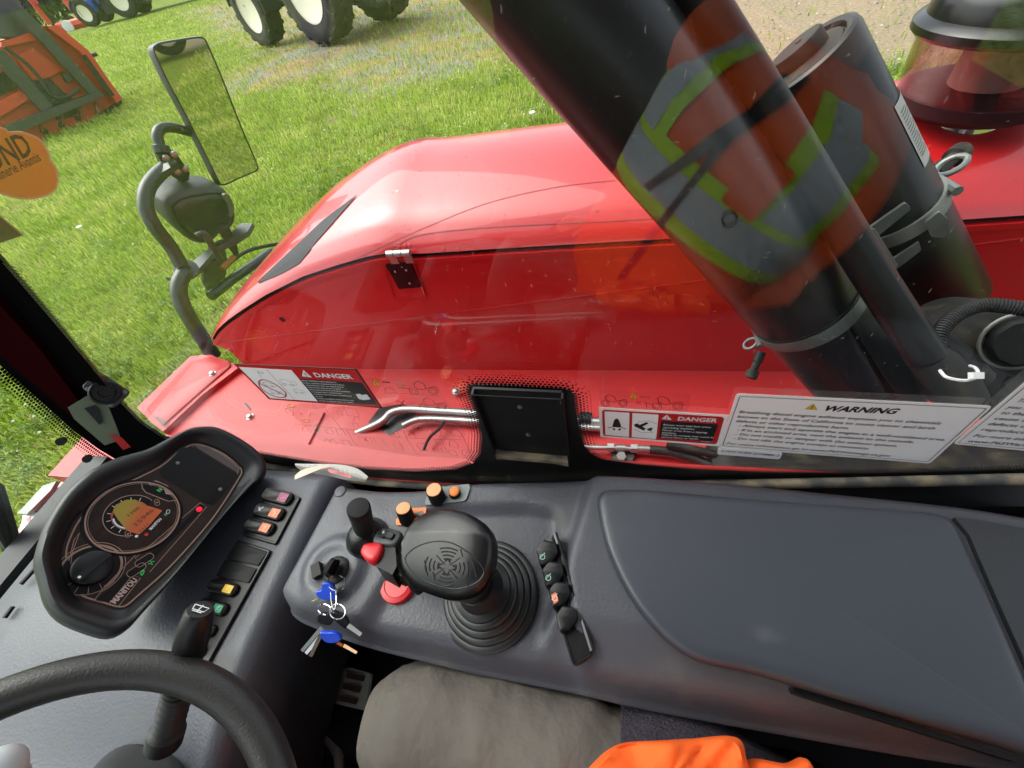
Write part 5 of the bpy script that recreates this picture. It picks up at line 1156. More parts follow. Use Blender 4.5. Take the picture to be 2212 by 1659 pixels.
for pts in (((440, 625), (672, 700), (600, 805), (365, 745)), ((355, 760), (590, 825), (530, 935), (285, 880))):
    q = [sp(p) for p in pts]; c_ = (sum(p[0] for p in q) / 4, sum(p[1] for p in q) / 4); pl2 = MB().add(*pillow_g(SWF, rounded(q, .003), [(0, .002), (0, .0055), (.001, .006)])).build('blank_plate', BLKM, sw)
    MB().add(*outline_g(SWF, inset(q, .72, (c_[0] + .003, c_[1])) if area2(q) > 0 else inset(q, .72, c_)[::-1], .0006, .006, .0063)).build('plate_groove', BLK, pl2, False)
rocker(345, 970, sw, YEL, PALE, K6, SWF); rocker(270, 1115, sw, GRN, mat('icon_mint', (.35, .65, .5), .5), K6, SWF); rocker(180, 1275, sw, ORGP, PALE, K6, SWF); rocker(100, 1425, sw, None, None, K6, SWF)

# ------------------------------------------------------------------ side console
ZC = .98
CF = Frame((0, 0, ZC), (1, 0, 0), (0, 1, 0))
con = thing('side_console', (0, .15, .5), 'grey grained side console carrying joystick, key and knobs', 'console')
far = cat([CF.px(x, y) for x, y in ((716, 1047), (760, 1052), (824, 1058), (900, 1057), (960, 1050), (1020, 1042), (1086, 1039), (1200, 1036), (1292, 1034), (1500, 1046), (1800, 1075), (2060, 1103), (2230, 1130), (2500, 1170))], 6, False)
near = cat([CF.px(x, y) for x, y in ((584, 1294), (610, 1330), (700, 1368), (770, 1392), (900, 1424), (1000, 1448), (1120, 1472), (1250, 1498), (1350, 1522), (1500, 1552), (1700, 1588), (2000, 1640), (2230, 1676), (2500, 1720))], 6, False)
NU, NV = 170, 60
far = resample(far, NU, False); near = resample(near, NU, False)
kx, ky = CF.px(722, 1228); jx, jy = CF.px(1050, 1278)
XR = CF.px(1288, 1100)[0]
cv, cf = [], []
vs_l = [0., .012, .03, .05, .075, .11, .15] + list(np.linspace(.2, .94, NV - 11)) + [.965, .985, 1.]
def lump(x, y, cx_, cy_, r, s): d = math.hypot(x - cx_, y - cy_); return 1 - sstep(r - s, r + s, d)
def conz(x, y, v, u):
    z = ZC
    z -= .045 * (1 - sstep(0., .16, v)) ** 2.0                       # rounded near edge
    z -= .006 * (1 - sstep(.95, 1., 2 - v - .0)) if False else 0
    z -= .010 * sstep(.965, 1.0, v)
    z -= .02 * (1 - sstep(0, .018, u)) ** 2                          # left edge
    z += .010 * lump(x, y, kx, ky, .050, .010) - .004 * lump(x, y, kx, ky, .030, .008)
    rec = sstep(-.335, -.30, x - .35 * (y - jy)) * (1 - sstep(-.055, -.03, x + .2 * (y - jy))) * (1 - sstep(.235, .262, y + .10 * abs(x + .12)))
    z -= .014 * rec
    z += .020 * sstep(XR - .055, XR - .035, x - .25 * (y - .16)) * sstep(.10, .3, v)
    return z
for j, v in enumerate(vs_l):
    for i in range(NU):
        a, c = near[i], far[i]; x, y = a[0] + (c[0] - a[0]) * v, a[1] + (c[1] - a[1]) * v
        cv.append((x, y, conz(x, y, v, i / (NU - 1))))
nv = len(vs_l)
cf = [(j * NU + i, j * NU + i + 1, (j + 1) * NU + i + 1, (j + 1) * NU + i) for j in range(nv - 1) for i in range(NU - 1)]
k = len(cv); skirt = []
per = [i for i in range(NU)] + [j * NU + NU - 1 for j in range(1, nv)] + [(nv - 1) * NU + i for i in range(NU - 2, -1, -1)] + [j * NU for j in range(nv - 2, 0, -1)]
for q in per: x, y, z = cv[q]; cv.append((x, y - (.0 if q >= NU else -.012), .52))
n_ = len(per)
for i in range(n_): cf.append((per[i], k + i, k + (i + 1) % n_, per[(i + 1) % n_]))
MB().add(cv, cf).build('console_shell', PLAST, con, True, 75)
CB = bvh_of(con.children[0])
def onc(x, y):
    h = CB.ray_cast(CAM_POS, ray(x, y).normalized()); return h[0] if h[0] else atz(x, y, ZC)
for x, y in ((845, 1215 - 10),): pass
q = onc(735, 1062); MB().add(*lathe_g(q, (0, 0, 1), [(.011, 0), (.010, .002), (.006, .003)], 12)).build('fixing_screw', PLAST, con)

# armrest lid
arm = thing('armrest_lid', (.25, .15, ZC), 'smooth grey-blue padded armrest lid on the right of the console', 'armrest')
AF = Frame((0, 0, ZC + .036), (1, 0, 0), (0, 1, 0))
al = cat([AF.px(x, y) for x, y in ((1291, 1085), (1294, 1064), (1306, 1056), (1330, 1053), (1400, 1054), (1640, 1074), (1880, 1092), (1990, 1100), (2035, 1108), (2062, 1124), (2085, 1160), (2150, 1300), (2225, 1470), (2270, 1580), (2270, 1640), (2150, 1605), (2000, 1562), (1800, 1504), (1640, 1456), (1580, 1443), (1530, 1432), (1480, 1410), (1425, 1365), (1372, 1302), (1332, 1232), (1306, 1165))], 6)
al = resample(al, 160)
if area2(al) < 0: al = al[::-1]
c_ = (sum(p[0] for p in al) / 160, sum(p[1] for p in al) / 160)
rg = [[AF.p(*q, h) for q in insetd(al, d)] for d, h in ((.002, -.03), (0, -.016), (.0005, -.008), (.003, -.0025), (.008, -.0005), (.014, .0))]
b14 = insetd(al, .014)
for s, h in [(s_, -.0022 * (1 - (s_ * .98) ** 2) ** 2) for s_ in (.95, .88, .8, .72, .64, .55, .46, .37, .28, .19, .1, .04)]: rg.append([AF.p(*q, h) for q in inset(b14, s, c_)])
MB().add(*rings_g(rg)).build('lid', PLAST2, arm, True, 70)
gr = cat([AF.p(*AF.px(x, y), -.03) for x, y in ((2062, 1115), (2110, 1150), (2170, 1270), (2260, 1440))], 5, False)
MB().add(*tube_g([p + V((.018, 0, 0)) for p in gr], .004, 8)).build('rear_groove', BLK, arm)
MB().add(*prism_g(AF, [AF.px(x, y) for x, y in ((1725, 1482), (1765, 1490), (2230, 1640), (2230, 1650), (1760, 1506), (1732, 1496))], -.035, -.02)).build('finger_slot', BLK, arm)
MB().add(*prism_g(AF, [AF.px(x, y) for x, y in ((2072, 1112), (2120, 1116), (2300, 1150), (2320, 1560), (2250, 1470), (2165, 1285), (2105, 1150))], -.05, -.009)).build('rear_dark_plate', mat('dark_plate_plastic', (.022, .024, .029), .6), arm)  # flat darker plate right of the lid, standing above the console shell

# joystick
joy = thing('joystick', onc(1050, 1290), 'large black control joystick with patterned thumb pad and ringed boot', 'joystick')
jb = V((jx, jy, conz(jx, jy, .5, .5)))
lean = V((-.10, -.02, 1)).normalized()
pr = [(.074, -.004), (.074, .004), (.071, .007), (.066, .008), (.0655, .012), (.063, .015), (.058, .016), (.0575, .022), (.055, .025), (.050, .026), (.0495, .033), (.047, .036), (.042, .037), (.041, .045), (.037, .048), (.033, .050), (.031, .060), (.028, .075), (.026, .085)]
MB().add(*lathe_g(jb, lean, [(r_ * 1.03, h_ * .72) for r_, h_ in pr], 56)).build('boot', mat('boot_rubber', (.012, .012, .013), .33), joy, True, 50)
HZ = 1.085
HF = Frame((0, 0, HZ), (1, 0, 0), (0, 1, 0))
ho = resample(cat([HF.px(x, y) for x, y in ((860, 1206), (872, 1160), (898, 1124), (945, 1101), (1000, 1108), (1050, 1134), (1074, 1170), (1073, 1215), (1060, 1250), (1035, 1285), (985, 1297), (940, 1288), (885, 1264), (862, 1232))], 6), 72)
if area2(ho) < 0: ho = ho[::-1]
hc = (sum(p[0] for p in ho) / 72, sum(p[1] for p in ho) / 72)
neck = circ(jb.x - .012, jb.y - .002, .026, 72)
a0 = math.atan2(ho[0][1] - hc[1], ho[0][0] - hc[0]); neck = [(jb.x - .010 + .026 * math.cos(a0 + 2 * math.pi * k / 72), jb.y + .026 * math.sin(a0 + 2 * math.pi * k / 72)) for k in range(72)]
def mixr(a, b_, t): return [(p[0] + (q[0] - p[0]) * t, p[1] + (q[1] - p[1]) * t) for p, q in zip(a, b_)]
rg = []
hct = HF.px(992, 1162)
for t, s, h in ((0, 1, -.075), (.03, 1, -.050), (.25, 1, -.034), (.62, 1, -.022), (.9, 1, -.010), (1, 1, 0), (1, .985, .006), (1, .95, .011), (1, .89, .015), (1, .80, .018), (1, .66, .0205), (1, .45, .022), (1, .2, .0225), (1, .05, .0225)):
    q = mixr(neck, ho, t); q = inset(q, s, hct) if s != 1 else q; rg.append([HF.p(p[0], p[1], h + .16 * (p[0] - hct[0]) * (0 if h < -.0 else sstep(0, .02, h)) + .22 * min(0, p[1] - hct[1]) * (0 if h < .005 else 1)) for p in q])
hand = MB().add(*rings_g(rg)).build('handle', mat('joystick_black', (.009, .009, .010), .3, spec=.4, var=(30, .4, (.016, .013, .010))), joy, True, 60)
JB = bvh_of(hand)
def K7(x, y): s = 800 / 2212 * .864063; return (700 * .864063 + x * s, 1180 * .864063 + y * s)
def dline(bv, pts, wpx, off, nm, mt, par, K=K7, closed=False):
    P = [K(*p) for p in pts]; P = resample(P + ([P[0]] if closed else []), max(8, len(P) * 4), False); A, B_ = [], []
    for i in range(len(P)):
        a, b_ = P[max(0, i - 1)], P[min(len(P) - 1, i + 1)]; dx, dy = b_[0] - a[0], b_[1] - a[1]; l_ = math.hypot(dx, dy) or 1
        A.append((P[i][0] - dy / l_ * wpx / 2, P[i][1] + dx / l_ * wpx / 2)); B_.append((P[i][0] + dy / l_ * wpx / 2, P[i][1] - dx / l_ * wpx / 2))
    M_ = [((a[0] + b_[0]) / 2, (a[1] + b_[1]) / 2) for a, b_ in zip(A, B_)]
    v, f = drape_g(bv, [A, M_, B_], off); vv = list(v)
    if len(v) == 3 * len(P):
        n_ = len(P)
        for i in range(n_): 
            for r_ in (0, 2): vv[r_ * n_ + i] = v[r_ * n_ + i] - (v[n_ + i] - CAM_POS).normalized() * (-off * .9)
    return MB().add(vv, f).build(nm, mt, par)
PADM = mat('pad_black', (.016, .015, .014), .5)
pc = (1155, 655)
def tr(a, r, sx_=1.15, sy_=1.): # rotated pattern
    x, y = r * math.cos(a) * sx_, r * math.sin(a) * sy_; ca, sa = math.cos(.12), math.sin(.12); return (pc[0] + x * ca - y * sa, pc[1] + x * sa + y * ca)
for q_ in range(4):
    a0 = q_ * math.pi / 2
    for r_ in (30, 55, 80, 105, 130):
        if r_ == 30: pts = [tr(a0 + t, 38 + 12 * math.cos(4 * t)) for t in np.linspace(-.5, .5, 7)]
        else: pts = [tr(a0 + t, r_) for t in np.linspace(-.42, .42, 9)]
        dline(JB, pts, 3.2, .0012, 'grip_ridge', PADM, joy)
for q_ in range(4):
    a0 = math.pi / 4 + q_ * math.pi / 2
    dline(JB, [tr(a0, r_) for r_ in (20, 60, 100)], 2.2, .0009, 'grip_ridge', PADM, joy)
for o_ in ((1000, 640), (1010, 690), (1330, 640), (1345, 700), (1290, 770), (1060, 720), (1250, 560)):
    dline(JB, [(o_[0], o_[1] - 28), (o_[0] + 14, o_[1] + 28)], 3.0, .0010, 'grip_ridge', PADM, joy)
dline(JB, cat([(880, 570), (960, 510), (1080, 480), (1200, 495), (1320, 570), (1400, 660), (1405, 710), (1350, 770), (1240, 805), (1150, 800), (1020, 760), (920, 690), (872, 620)], 4), 3.0, .0008, 'pad_rim', PADM, joy, closed=True)
# thumb cluster on the left of the handle
TFz = Frame((0, 0, HZ + .012), (1, .0, .0), (0, 1, -.25))
def t7(p, h=0): return TFz.px(*K7(*p), h)
cl = MB().add(*pillow_g(TFz, cat([t7(p) for p in ((640, 455), (690, 392), (760, 383), (830, 405), (838, 440), (800, 500), (720, 510), (650, 495))], 5), [(.004, -.05), (0, -.02), (0, -.004), (.002, 0), (.004, .001)])).build('thumb_block', mat('cluster_grey', (.03, .033, .035), .5), joy)
for p in ((710, 436), (762, 446)): MB().add(*pillow_g(TFz, rrect(*t7(p), .014, .010, .0025, 4, -.2), [(0, .001), (0, .004), (.001, .005)])).build('thumb_button', BLK, cl)
MB().add(*tfit(TFz, '+', K7(702, 445), K7(722, 448), .011, .0054)).build('plus_mark', WHITE, cl, False)
MB().add(*prism_g(TFz, [t7(p) for p in ((690, 500), (790, 510), (800, 640), (770, 700), (660, 640), (650, 600))], -.04, -.004)).build('trigger_base', BLK, joy)
rb = MB().add(*pillow_g(TFz, cat([t7(p) for p in ((560, 560), (580, 510), (630, 492), (700, 498), (712, 530), (690, 590), (650, 620), (600, 608))], 5), [(.002, -.016), (0, -.008), (0, .001), (.002, .004), (.006, .0055)])).build('red_thumb_switch', REDB2, joy)
MB().add(*prism_g(TFz.off(-.012), [TFz.off(-.012).px(*K7(*p)) for p in ((715, 520), (775, 520), (750, 625), (700, 610))], -.01, .006)).build('switch_bezel', DUSTK, joy)
for pts in (((760, 660), (830, 645), (885, 690), (850, 745), (790, 720)), ((865, 750), (910, 720), (990, 765), (930, 805), (880, 780))):
    MB().add(*pillow_g(TFz.off(-.02), rounded([TFz.off(-.02).px(*K7(*p)) for p in pts], .003), [(0, -.02), (0, .004), (.0015, .006)])).build('side_button', BLK, joy)
# red stop button on the console
q = onc(862, 1268 - 4); stop = thing('red_push_button', q, 'flat round red push button half hidden under the joystick', 'button')
MB().add(*lathe_g(q, (0, 0, 1), [(.0275, -.004), (.0275, .006), (.0265, .009), (.020, .0105), (.019, .0095), (.004, .0095)], 36)).build('button_cap', REDB2, stop)
# small lever
q = onc(795, 1165); lev = thing('small_lever', q, 'small black cylindrical lever with ringed rubber boot', 'lever')
lt_ = CAM_POS + ray(774, 1096).normalized() * ((q - CAM_POS).length - .115)
la_ = (lt_ - q).normalized(); Lh = (lt_ - q).length
MB().add(*lathe_g(q, (0, 0, 1), [(.036, -.002), (.036, .004), (.032, .006), (.032, .012), (.029, .014), (.028, .020), (.024, .026), (.019, .032), (.014, .036)], 32)).build('boot', BLK, lev)
MB().add(*lathe_g(q, la_, [(.011, .02), (.012, .045), (.0155, .05), (.0165, Lh - .012), (.0165, Lh - .003), (.0145, Lh), (.004, Lh + .001)], 28)).build('grip', BLKM, lev)
# knobs
def knob_on(x0, y0, x1, y1, r, par, nm='knob'):
    a = onc(x1, y1); b_ = CAM_POS + ray(x0, y0).normalized() * ((a - CAM_POS).length - .026); ax_ = (b_ - a).normalized(); Lk = (b_ - a).length
    o = MB().add(*lathe_g(a, ax_, [(r * 1.04, 0), (r, Lk - .002), (r * .9, Lk)], 28)).build(nm, BLKM, par); MB().add(*lathe_g(a + ax_ * Lk, ax_, [(r * .93, -.001), (r * .9, .001), (r * .3, .0014)], 24)).build('orange_cap', mat('cap_orange', (.82, .36, .16), .5), o)
q = onc(888, 1120); k1 = thing('orange_plate_knob', q, 'black knob with orange cap on an orange plate beside the joystick', 'knob')
OP = Frame(q + V((0, 0, .001)), (1, 0, 0), (0, 1, 0))
MB().add(*prism_g(OP, rounded([OP.px(*K7(*p)) for p in ((800, 330), (905, 252), (1015, 246), (1005, 310), (905, 370), (805, 370))], .004), -.008, .0015)).build('orange_plate', ORG, k1)
MB().add(*flat_g(OP, [OP.px(*K7(*p)) for p in ((925, 320), (935, 290), (985, 268), (995, 285), (960, 315))], .002)).build('plate_symbol', LBLK, k1, False)
knob_on(871, 1098, 880, 1122, .0125, k1)
q = onc(970, 1065); k2 = thing('grey_plate_knob', q, 'grey control plate with tall orange-capped knob and small orange button', 'knob')
GP = Frame(q + V((0, 0, .0015)), (1, 0, 0), (0, 1, 0))
MB().add(*prism_g(GP, rounded([GP.px(*K7(*p)) for p in ((1003, 215), (1015, 175), (1060, 118), (1100, 108), (1310, 86), (1316, 115), (1290, 190), (1270, 205), (1010, 232))], .003), -.008, .002)).build('grey_plate', mat('plate_grey', (.16, .18, .18), .45), k2)
MB().add(*flat_g(GP, [GP.px(*K7(*p)) for p in ((1120, 180), (1135, 145), (1170, 128), (1172, 165), (1150, 195), (1125, 198))], .0025)).build('plate_symbol', LBLK, k2, False)
MB().add(*tfit(GP, 'OVERRIDE', K7(1228, 190), K7(1262, 108), .008, .0025)).build('plate_text', LBLK, k2, False)
knob_on(937, 1058, 946, 1078, .0135, k2)
u, v = GP.px(*K7(1212, 155)); MB().add(*lathe_g(GP.p(u, v, .002), (0, 0, 1), [(.010, 0), (.0095, .004), (.008, .010), (.007, .0105)], 20)).build('button_ring', BLKM, k2)
u, v = GP.px(*K7(1202, 133), .0125); MB().add(*lathe_g(GP.p(u, v, .0095), (0, 0, 1), [(.0085, 0), (.0085, .003), (.0065, .0042)], 20)).build('orange_button', ORG, k2)
# rocker column by the armrest
q = onc(1215, 1300); col = thing('rocker_column', q, 'column of four black rocker switches between joystick and armrest', 'switch panel')
SC2 = Frame(q + V((0, 0, .002)), (1, 0, 0), (0, 1, 0))
MB().add(*pillow_g(SC2, rounded([SC2.px(*K7(*p)) for p in ((1878, 455), (1900, 428), (1915, 440), (2162, 1235), (2155, 1275), (2050, 1340), (2020, 1330), (1880, 880))], .003), [(0, -.012), (0, .004), (.001, .005), (.003, .005), (.004, .003)])).build('column_frame', BLK, col)
ridge = [SC2.p(*SC2.px(*K7(*p)), .006) for p in ((1905, 440), (2035, 850), (2158, 1240))]; MB().add(*tube_g(ridge, .004, 8)).build('frame_ridge', BLKG, col)
for k, (x, y, im) in enumerate(((1840, 568, GRN), (1880, 712, GRN), (1925, 852, ORGP), (1975, 1020, None))):
    q4 = [SC2.px(*K7(x + a, y + b_), .012) for a, b_ in ((-68, -28), (-20, -95), (70, -78), (85, 0), (30, 75), (-40, 88))]
    ky_ = MB().add(*pillow_g(SC2, rounded(q4, .003), [(0, -.006), (0, .014), (.0008, .0165), (.003, .0175)])).build('rocker_key', BLK, col)
    if im:
        qq = [SC2.px(*K7(x + a, y + b_), .018) for a, b_ in ((-52, -2), (-20, -22), (0, 40), (-30, 62))]
        if im is ORGP: MB().add(*flat_g(SC2, qq, .0181)).build('icon_patch', im, ky_, False)
        mbi = MB(); c_ = (sum(p[0] for p in qq) / 4, sum(p[1] for p in qq) / 4)
        mbi.add(*outline_g(SC2, circ(c_[0], c_[1], .004, 10), .001, 0, .0183)).add(*strip_g(SC2, [(c_[0] - .004, c_[1] - .003), (c_[0] + .003, c_[1] + .006)], .001, .0183)); mbi.build('icon_lines', PALE if im is ORGP else bpy.data.materials['icon_mint'], ky_, False)
# ignition, keys
q = onc(727, 1232); ign = thing('ignition_lock', q, 'ignition lock barrel with black key inserted', 'ignition')
MB().add(*lathe_g(q, (0, 0, 1), [(.021, -.004), (.021, .004), (.017, .007), (.015, .007), (.014, .004), (.004, .004)], 28)).build('barrel', DUSTK, ign)
q0 = onc(690, 1235); MB().add(*box_g(Frame(q0, (.8, .6, 0), (-.6, .8, 0)), -.007, .007, -.011, .011, 0, .012)).build('lock_flap', DUSTK, ign)
kF = Frame(q + V((0, 0, .004)), (.25, -.1, .95), (.2, .97, 0))
MB().add(*prism_g(kF, rrect(.020, 0, .036, .026, .008, 5), -.003, .003)).build('inserted_key', BLK, ign)
keys = thing('key_ring', onc(700, 1330), 'bunch of keys with two blue heads on wire rings hanging from the ignition', 'keys')
def lv(x, y, up_=.012): 
    return atz(x, y, ZC + .004 + up_)
def wire(cx_, cy_, rx, ry, rot, up_, nm='wire_ring'):
    pts = []
    for t in np.linspace(0, 2 * math.pi, 24, endpoint=False):
        a, b_ = rx * math.cos(t), ry * math.sin(t); pts.append(lv(cx_ + a * math.cos(rot) - b_ * math.sin(rot), cy_ + a * math.sin(rot) + b_ * math.cos(rot), up_ + .004 * math.sin(t)))
    return MB().add(*tube_g(pts, .0009, 6, closed=True)).build(nm, CHROME, keys)
wire(*K7(392, 765), 19, 17, .3, .022); wire(*K7(370, 860), 6, 28, -.05, .02); wire(*K7(310, 950), 15, 11, .3, .016); wire(*K7(398, 965), 17, 16, .6, .018)
def kslab(pts, up_, th, nm, mt, sm=4):
    P = [lv(*K7(*p), up_) for p in (cat(pts, sm) if sm else pts)]; n = len(P); c_ = sum(P, V()) / n; nrm = (CAM_POS - c_).normalized()
    uu_ = RGT.copy(); fr = Frame(c_, RGT, UPV); P2 = [fr.uv(p) for p in P]; return MB().add(*pillow_g(fr, P2 if area2(P2) > 0 else P2[::-1], [(.0004, -th), (0, -th * .5), (0, th * .3), (.0012, th * .6)])).build(nm, mt, keys)
kslab([(318, 745), (350, 738), (372, 755), (383, 800), (378, 870), (365, 905), (330, 912), (290, 900), (262, 878), (255, 840), (262, 815), (300, 800)], .018, .004, 'blue_key_head', BLUEK)
kslab([(262, 870), (222, 890), (215, 902), (232, 900), (270, 885)], .016, .001, 'key_blade', mat('brass', (.5, .42, .2), .35, metal=.8), 0)
kslab([(300, 950), (355, 975), (378, 1000), (360, 1040), (325, 1080), (280, 1060), (262, 1030), (272, 985)], .014, .004, 'black_fob', BLK)
kslab([(395, 930), (440, 960), (462, 1010), (462, 1080), (435, 1110), (412, 1085), (380, 1000)], .012, .004, 'black_fob', BLK)
kslab([(300, 1080), (350, 1085), (385, 1090), (412, 1125), (415, 1165), (390, 1195), (345, 1200), (312, 1185), (295, 1140)], .014, .004, 'blue_key_head', BLUEK)
def blade(a, c, w, up_, mt=CHROME, nm='key_blade'):
    A, B_ = lv(*K7(*a), up_), lv(*K7(*c), up_ - .006); d = (B_ - A); s_ = d.cross(CAM_POS - A).normalized() * w / 2; n_ = (CAM_POS - A).normalized() * .0012; vv = [A + s_, A - s_, B_ - s_ * .8, B_ + s_ * .8]; vv += [p - n_ for p in vv]
    MB().add(vv, [(0, 1, 2, 3), (7, 6, 5, 4), (0, 4, 5, 1), (1, 5, 6, 2), (2, 6, 7, 3), (3, 7, 4, 0)]).build(nm, mt, keys, False)
blade((290, 1075), (150, 1238), .006, .010, STEEL); blade((295, 1100), (210, 1275), .006, .006, mat('dull_key', (.32, .27, .2), .4, metal=.8)); blade((300, 1110), (178, 1255), .006, .004)
blade((470, 1060), (560, 1125), .006, .008, STEEL); blade((395, 1178), (432, 1200), .004, .006, ORG); blade((440, 1198), (530, 1250), .004, .004, mat('pale_orange', (.8, .5, .3), .5))

# folded chart paper in the corner
pf = thing('chart_paper', atz(740, 1040, .98), 'creased paper load chart stuck between dashboard and sill', 'paper')
def sheet3(rows, nm, mt, par):
    W_ = len(rows[0]); return MB().add([p for r in rows for p in r], [(r * W_ + c, r * W_ + c + 1, (r + 1) * W_ + c + 1, (r + 1) * W_ + c) for r in range(len(rows) - 1) for c in range(W_ - 1)]).build(nm, mt, par, True, 180)
def K2z(p, z): return atz(*K2(*p), z)
t_p = cat([(560, 882), (700, 884), (850, 885), (960, 895), (1060, 925), (1140, 985)], 4, False); b_p = cat([(565, 905), (620, 940), (720, 960), (850, 985), (960, 1010), (1110, 1025)], 4, False)
sheet3([[K2z((a[0] + (c[0] - a[0]) * t, a[1] + (c[1] - a[1]) * t), 1.0 + .012 * math.sin(t * 3.1) - .02 * t) for a, c in zip(t_p, b_p)] for t in np.linspace(0, 1, 5)], 'paper_sheet', PAPER, pf)
t_p = cat([(560, 975), (620, 930), (720, 905), (830, 892)], 4, False); b_p = cat([(558, 1008), (640, 975), (760, 925), (835, 905)], 4, False)
sheet3([[K2z((a[0] + (c[0] - a[0]) * t, a[1] + (c[1] - a[1]) * t), 1.012 + .004 * t) for a, c in zip(t_p, b_p)] for t in np.linspace(0, 1, 3)], 'folded_flap', mat('paper_back', (.55, .46, .38), .8), pf)
cw = Frame((0, 0, 1.0125), (1, 0, 0), (0, 1, 0)); cm = MB()
for k in range(5): stroke(cw, K2, [(810 + k * 6, 920 + k * 8), (900, 945 + k * 4), (1000, 975 + k * 5)], .0012, 0, cm)
cm.build('chart_curves', LRED, pf, False)
cm = MB()
for k in range(5): stroke(cw, K2, [(830 + k * 35, 905 + k * 5), (840 + k * 35, 930 + k * 10)], .0006, .0002, cm)
for k in range(4): stroke(cw, K2, [(600 + k * 40, 889), (600 + k * 40, 905)], .0006, .0002, cm)
stroke(cw, K2, [(570, 893), (740, 895)], .0006, .0002, cm); stroke(cw, K2, [(1040, 960), (1090, 990)], .0008, .0002, cm)
cm.build('chart_print', LBLK, pf, False)

# ------------------------------------------------------------------ steering wheel, column, stalk
TH, PH = .5097, .3231
SN = V((math.sin(TH) * math.cos(PH), math.sin(TH) * math.sin(PH), math.cos(TH))); SCN = V((-.426, -.219, 1.192))
swh = thing('steering_wheel', SCN - SN * .05, 'black leather-grained steering wheel rim at lower left', 'steering wheel')
se1 = SN.cross(V((0, 1, 0))).normalized(); se2 = SN.cross(se1)
RIMM = mat('rim_leather', (.020, .019, .018), .42, bump=(420, .35, .0012))
MB().add(*tube_g([SCN + (se1 * math.cos(a) + se2 * math.sin(a)) * .1912 for a in np.linspace(0, 2 * math.pi, 120, endpoint=False)], .0175, 24, closed=True)).build('rim', RIMM, swh)
hubc = SCN - SN * .045
for a in (math.radians(200), math.radians(320), math.radians(80)):
    d = se1 * math.cos(a) + se2 * math.sin(a); w_ = SN.cross(d)
    pts = [hubc + d * .04, SCN + d * .12 - SN * .03, SCN + d * .182]
    MB().add(*rings_g([[p + w_ * (ww_ * math.cos(t)) + SN * (.008 * math.sin(t)) for t in np.linspace(0, 2 * math.pi, 12, endpoint=False)] for p, ww_ in zip(pts, (.03, .022, .018))])).build('spoke', BLKM, swh)
MB().add(*lathe_g(hubc, SN, [(.05, -.03), (.055, 0), (.05, .02), (.03, .026), (.01, .027)], 32)).build('hub', BLKM, swh)
kp = CAM_POS + ray(-14, 1668).normalized() * .46
kn = thing('spinner_knob', kp - SN * .03, 'pale grey spinner knob at the lower left corner of the view', 'knob')
MB().add(*lathe_g(kp - SN * .035, SN, [(.005, 0), (.006, .015), (.011, .022), (.0135, .030), (.012, .037), (.008, .041), (.003, .042)], 24)).build('knob_ball', mat('knob_grey', (.45, .48, .5), .35), kn)
colm = thing('steering_column', (-.62, -.2, .88), 'black two-piece steering column cover behind the wheel', 'steering column')
ca_ = V((-.66, -.235, .88)); cbm = hubc - SN * .03
axc = (cbm - ca_).normalized(); s1 = axc.cross(V((0, 0, 1))).normalized(); s2 = s1.cross(axc)
MB().add(*rings_g([[ca_.lerp(cbm, t) + s1 * (w_ * (abs(math.cos(a)) ** .7) * math.copysign(1, math.cos(a))) + s2 * (h_ * (abs(math.sin(a)) ** .7) * math.copysign(1, math.sin(a))) for a in np.linspace(0, 2 * math.pi, 28, endpoint=False)] for t, w_, h_ in ((-.25, .10, .08), (.1, .09, .075), (.4, .078, .066), (.75, .068, .058), (.95, .055, .05), (1., .045, .04))])).build('column_cover', BLK, colm)
seam_ = [ca_.lerp(cbm, t) + s2 * (-h_ - .001 if False else h_ + .001) + s1 * .012 for t, h_ in ((-.1, .078), (.1, .0755), (.4, .0665), (.75, .0585), (.95, .0505))]; MB().add(*tube_g(seam_, .0012, 6)).build('cover_seam', BLKG, colm)
# wiper stalk
stk = thing('wiper_stalk', CAM_POS + ray(365, 1575).normalized() * .78, 'black twist stalk with white wiper symbol beside the steering wheel', 'stalk')
sb_ = CAM_POS + ray(358, 1590).normalized() * .73; sm_ = CAM_POS + ray(398, 1440).normalized() * .655; stp = CAM_POS + ray(432, 1316).normalized() * .60
ax_ = (stp - sb_).normalized(); LL = (stp - sb_).length
rr_ = []
for k in range(7): rr_ += [(.0125, .012 + k * .009), (.0155, .016 + k * .009)]
MB().add(*lathe_g(sb_, ax_, [(.018, -.01), (.018, .008)] + rr_ + [(.011, .078)], 24)).build('bellows', RUB, stk)
L0 = LL - .115
MB().add(*lathe_g(sb_, ax_, [(.008, L0 - .03), (.0130, L0), (.0148, L0 + .012), (.0155, L0 + .07), (.0152, L0 + .071)], 32)).build('twist_grip', BLKM, stk)
tops = MB().add(*lathe_g(sb_, ax_, [(.0162, LL - .045), (.0162, LL - .026), (.0138, LL - .004), (.0115, LL), (.003, LL + .0005)], 32)).build('end_cap', BLK, stk)
TS = Frame(stp + ax_ * .0012, V((.35, .94, 0)), V((-.94, .35, .3)))
e1_ = (RGT - ax_ * RGT.dot(ax_)).normalized(); TS = Frame(stp + ax_ * .0012, e1_, ax_.cross(e1_))
wm = MB()
wm.add(*strip_g(TS, [(-.0075, .003), (-.006, -.003), (.006, -.003), (.0075, .003), (-.0075, .003)], .0011, 0)).add(*strip_g(TS, [(0, -.005), (0, .0045)], .0011, .0002)).add(*strip_g(TS, [(-.005, -.005), (.005, -.005)], .0011, .0002)); wm.build('wiper_symbol', WHITE, stk, False)
vw_ = (CAM_POS - sm_).normalized(); vs2 = (vw_ - ax_ * vw_.dot(ax_)).normalized()
GFm = Frame(sb_ + ax_ * (L0 + .03) + vs2 * .0160, ax_.cross(vs2) * (1 if ax_.cross(vs2).dot(RGT) > 0 else -1), ax_)
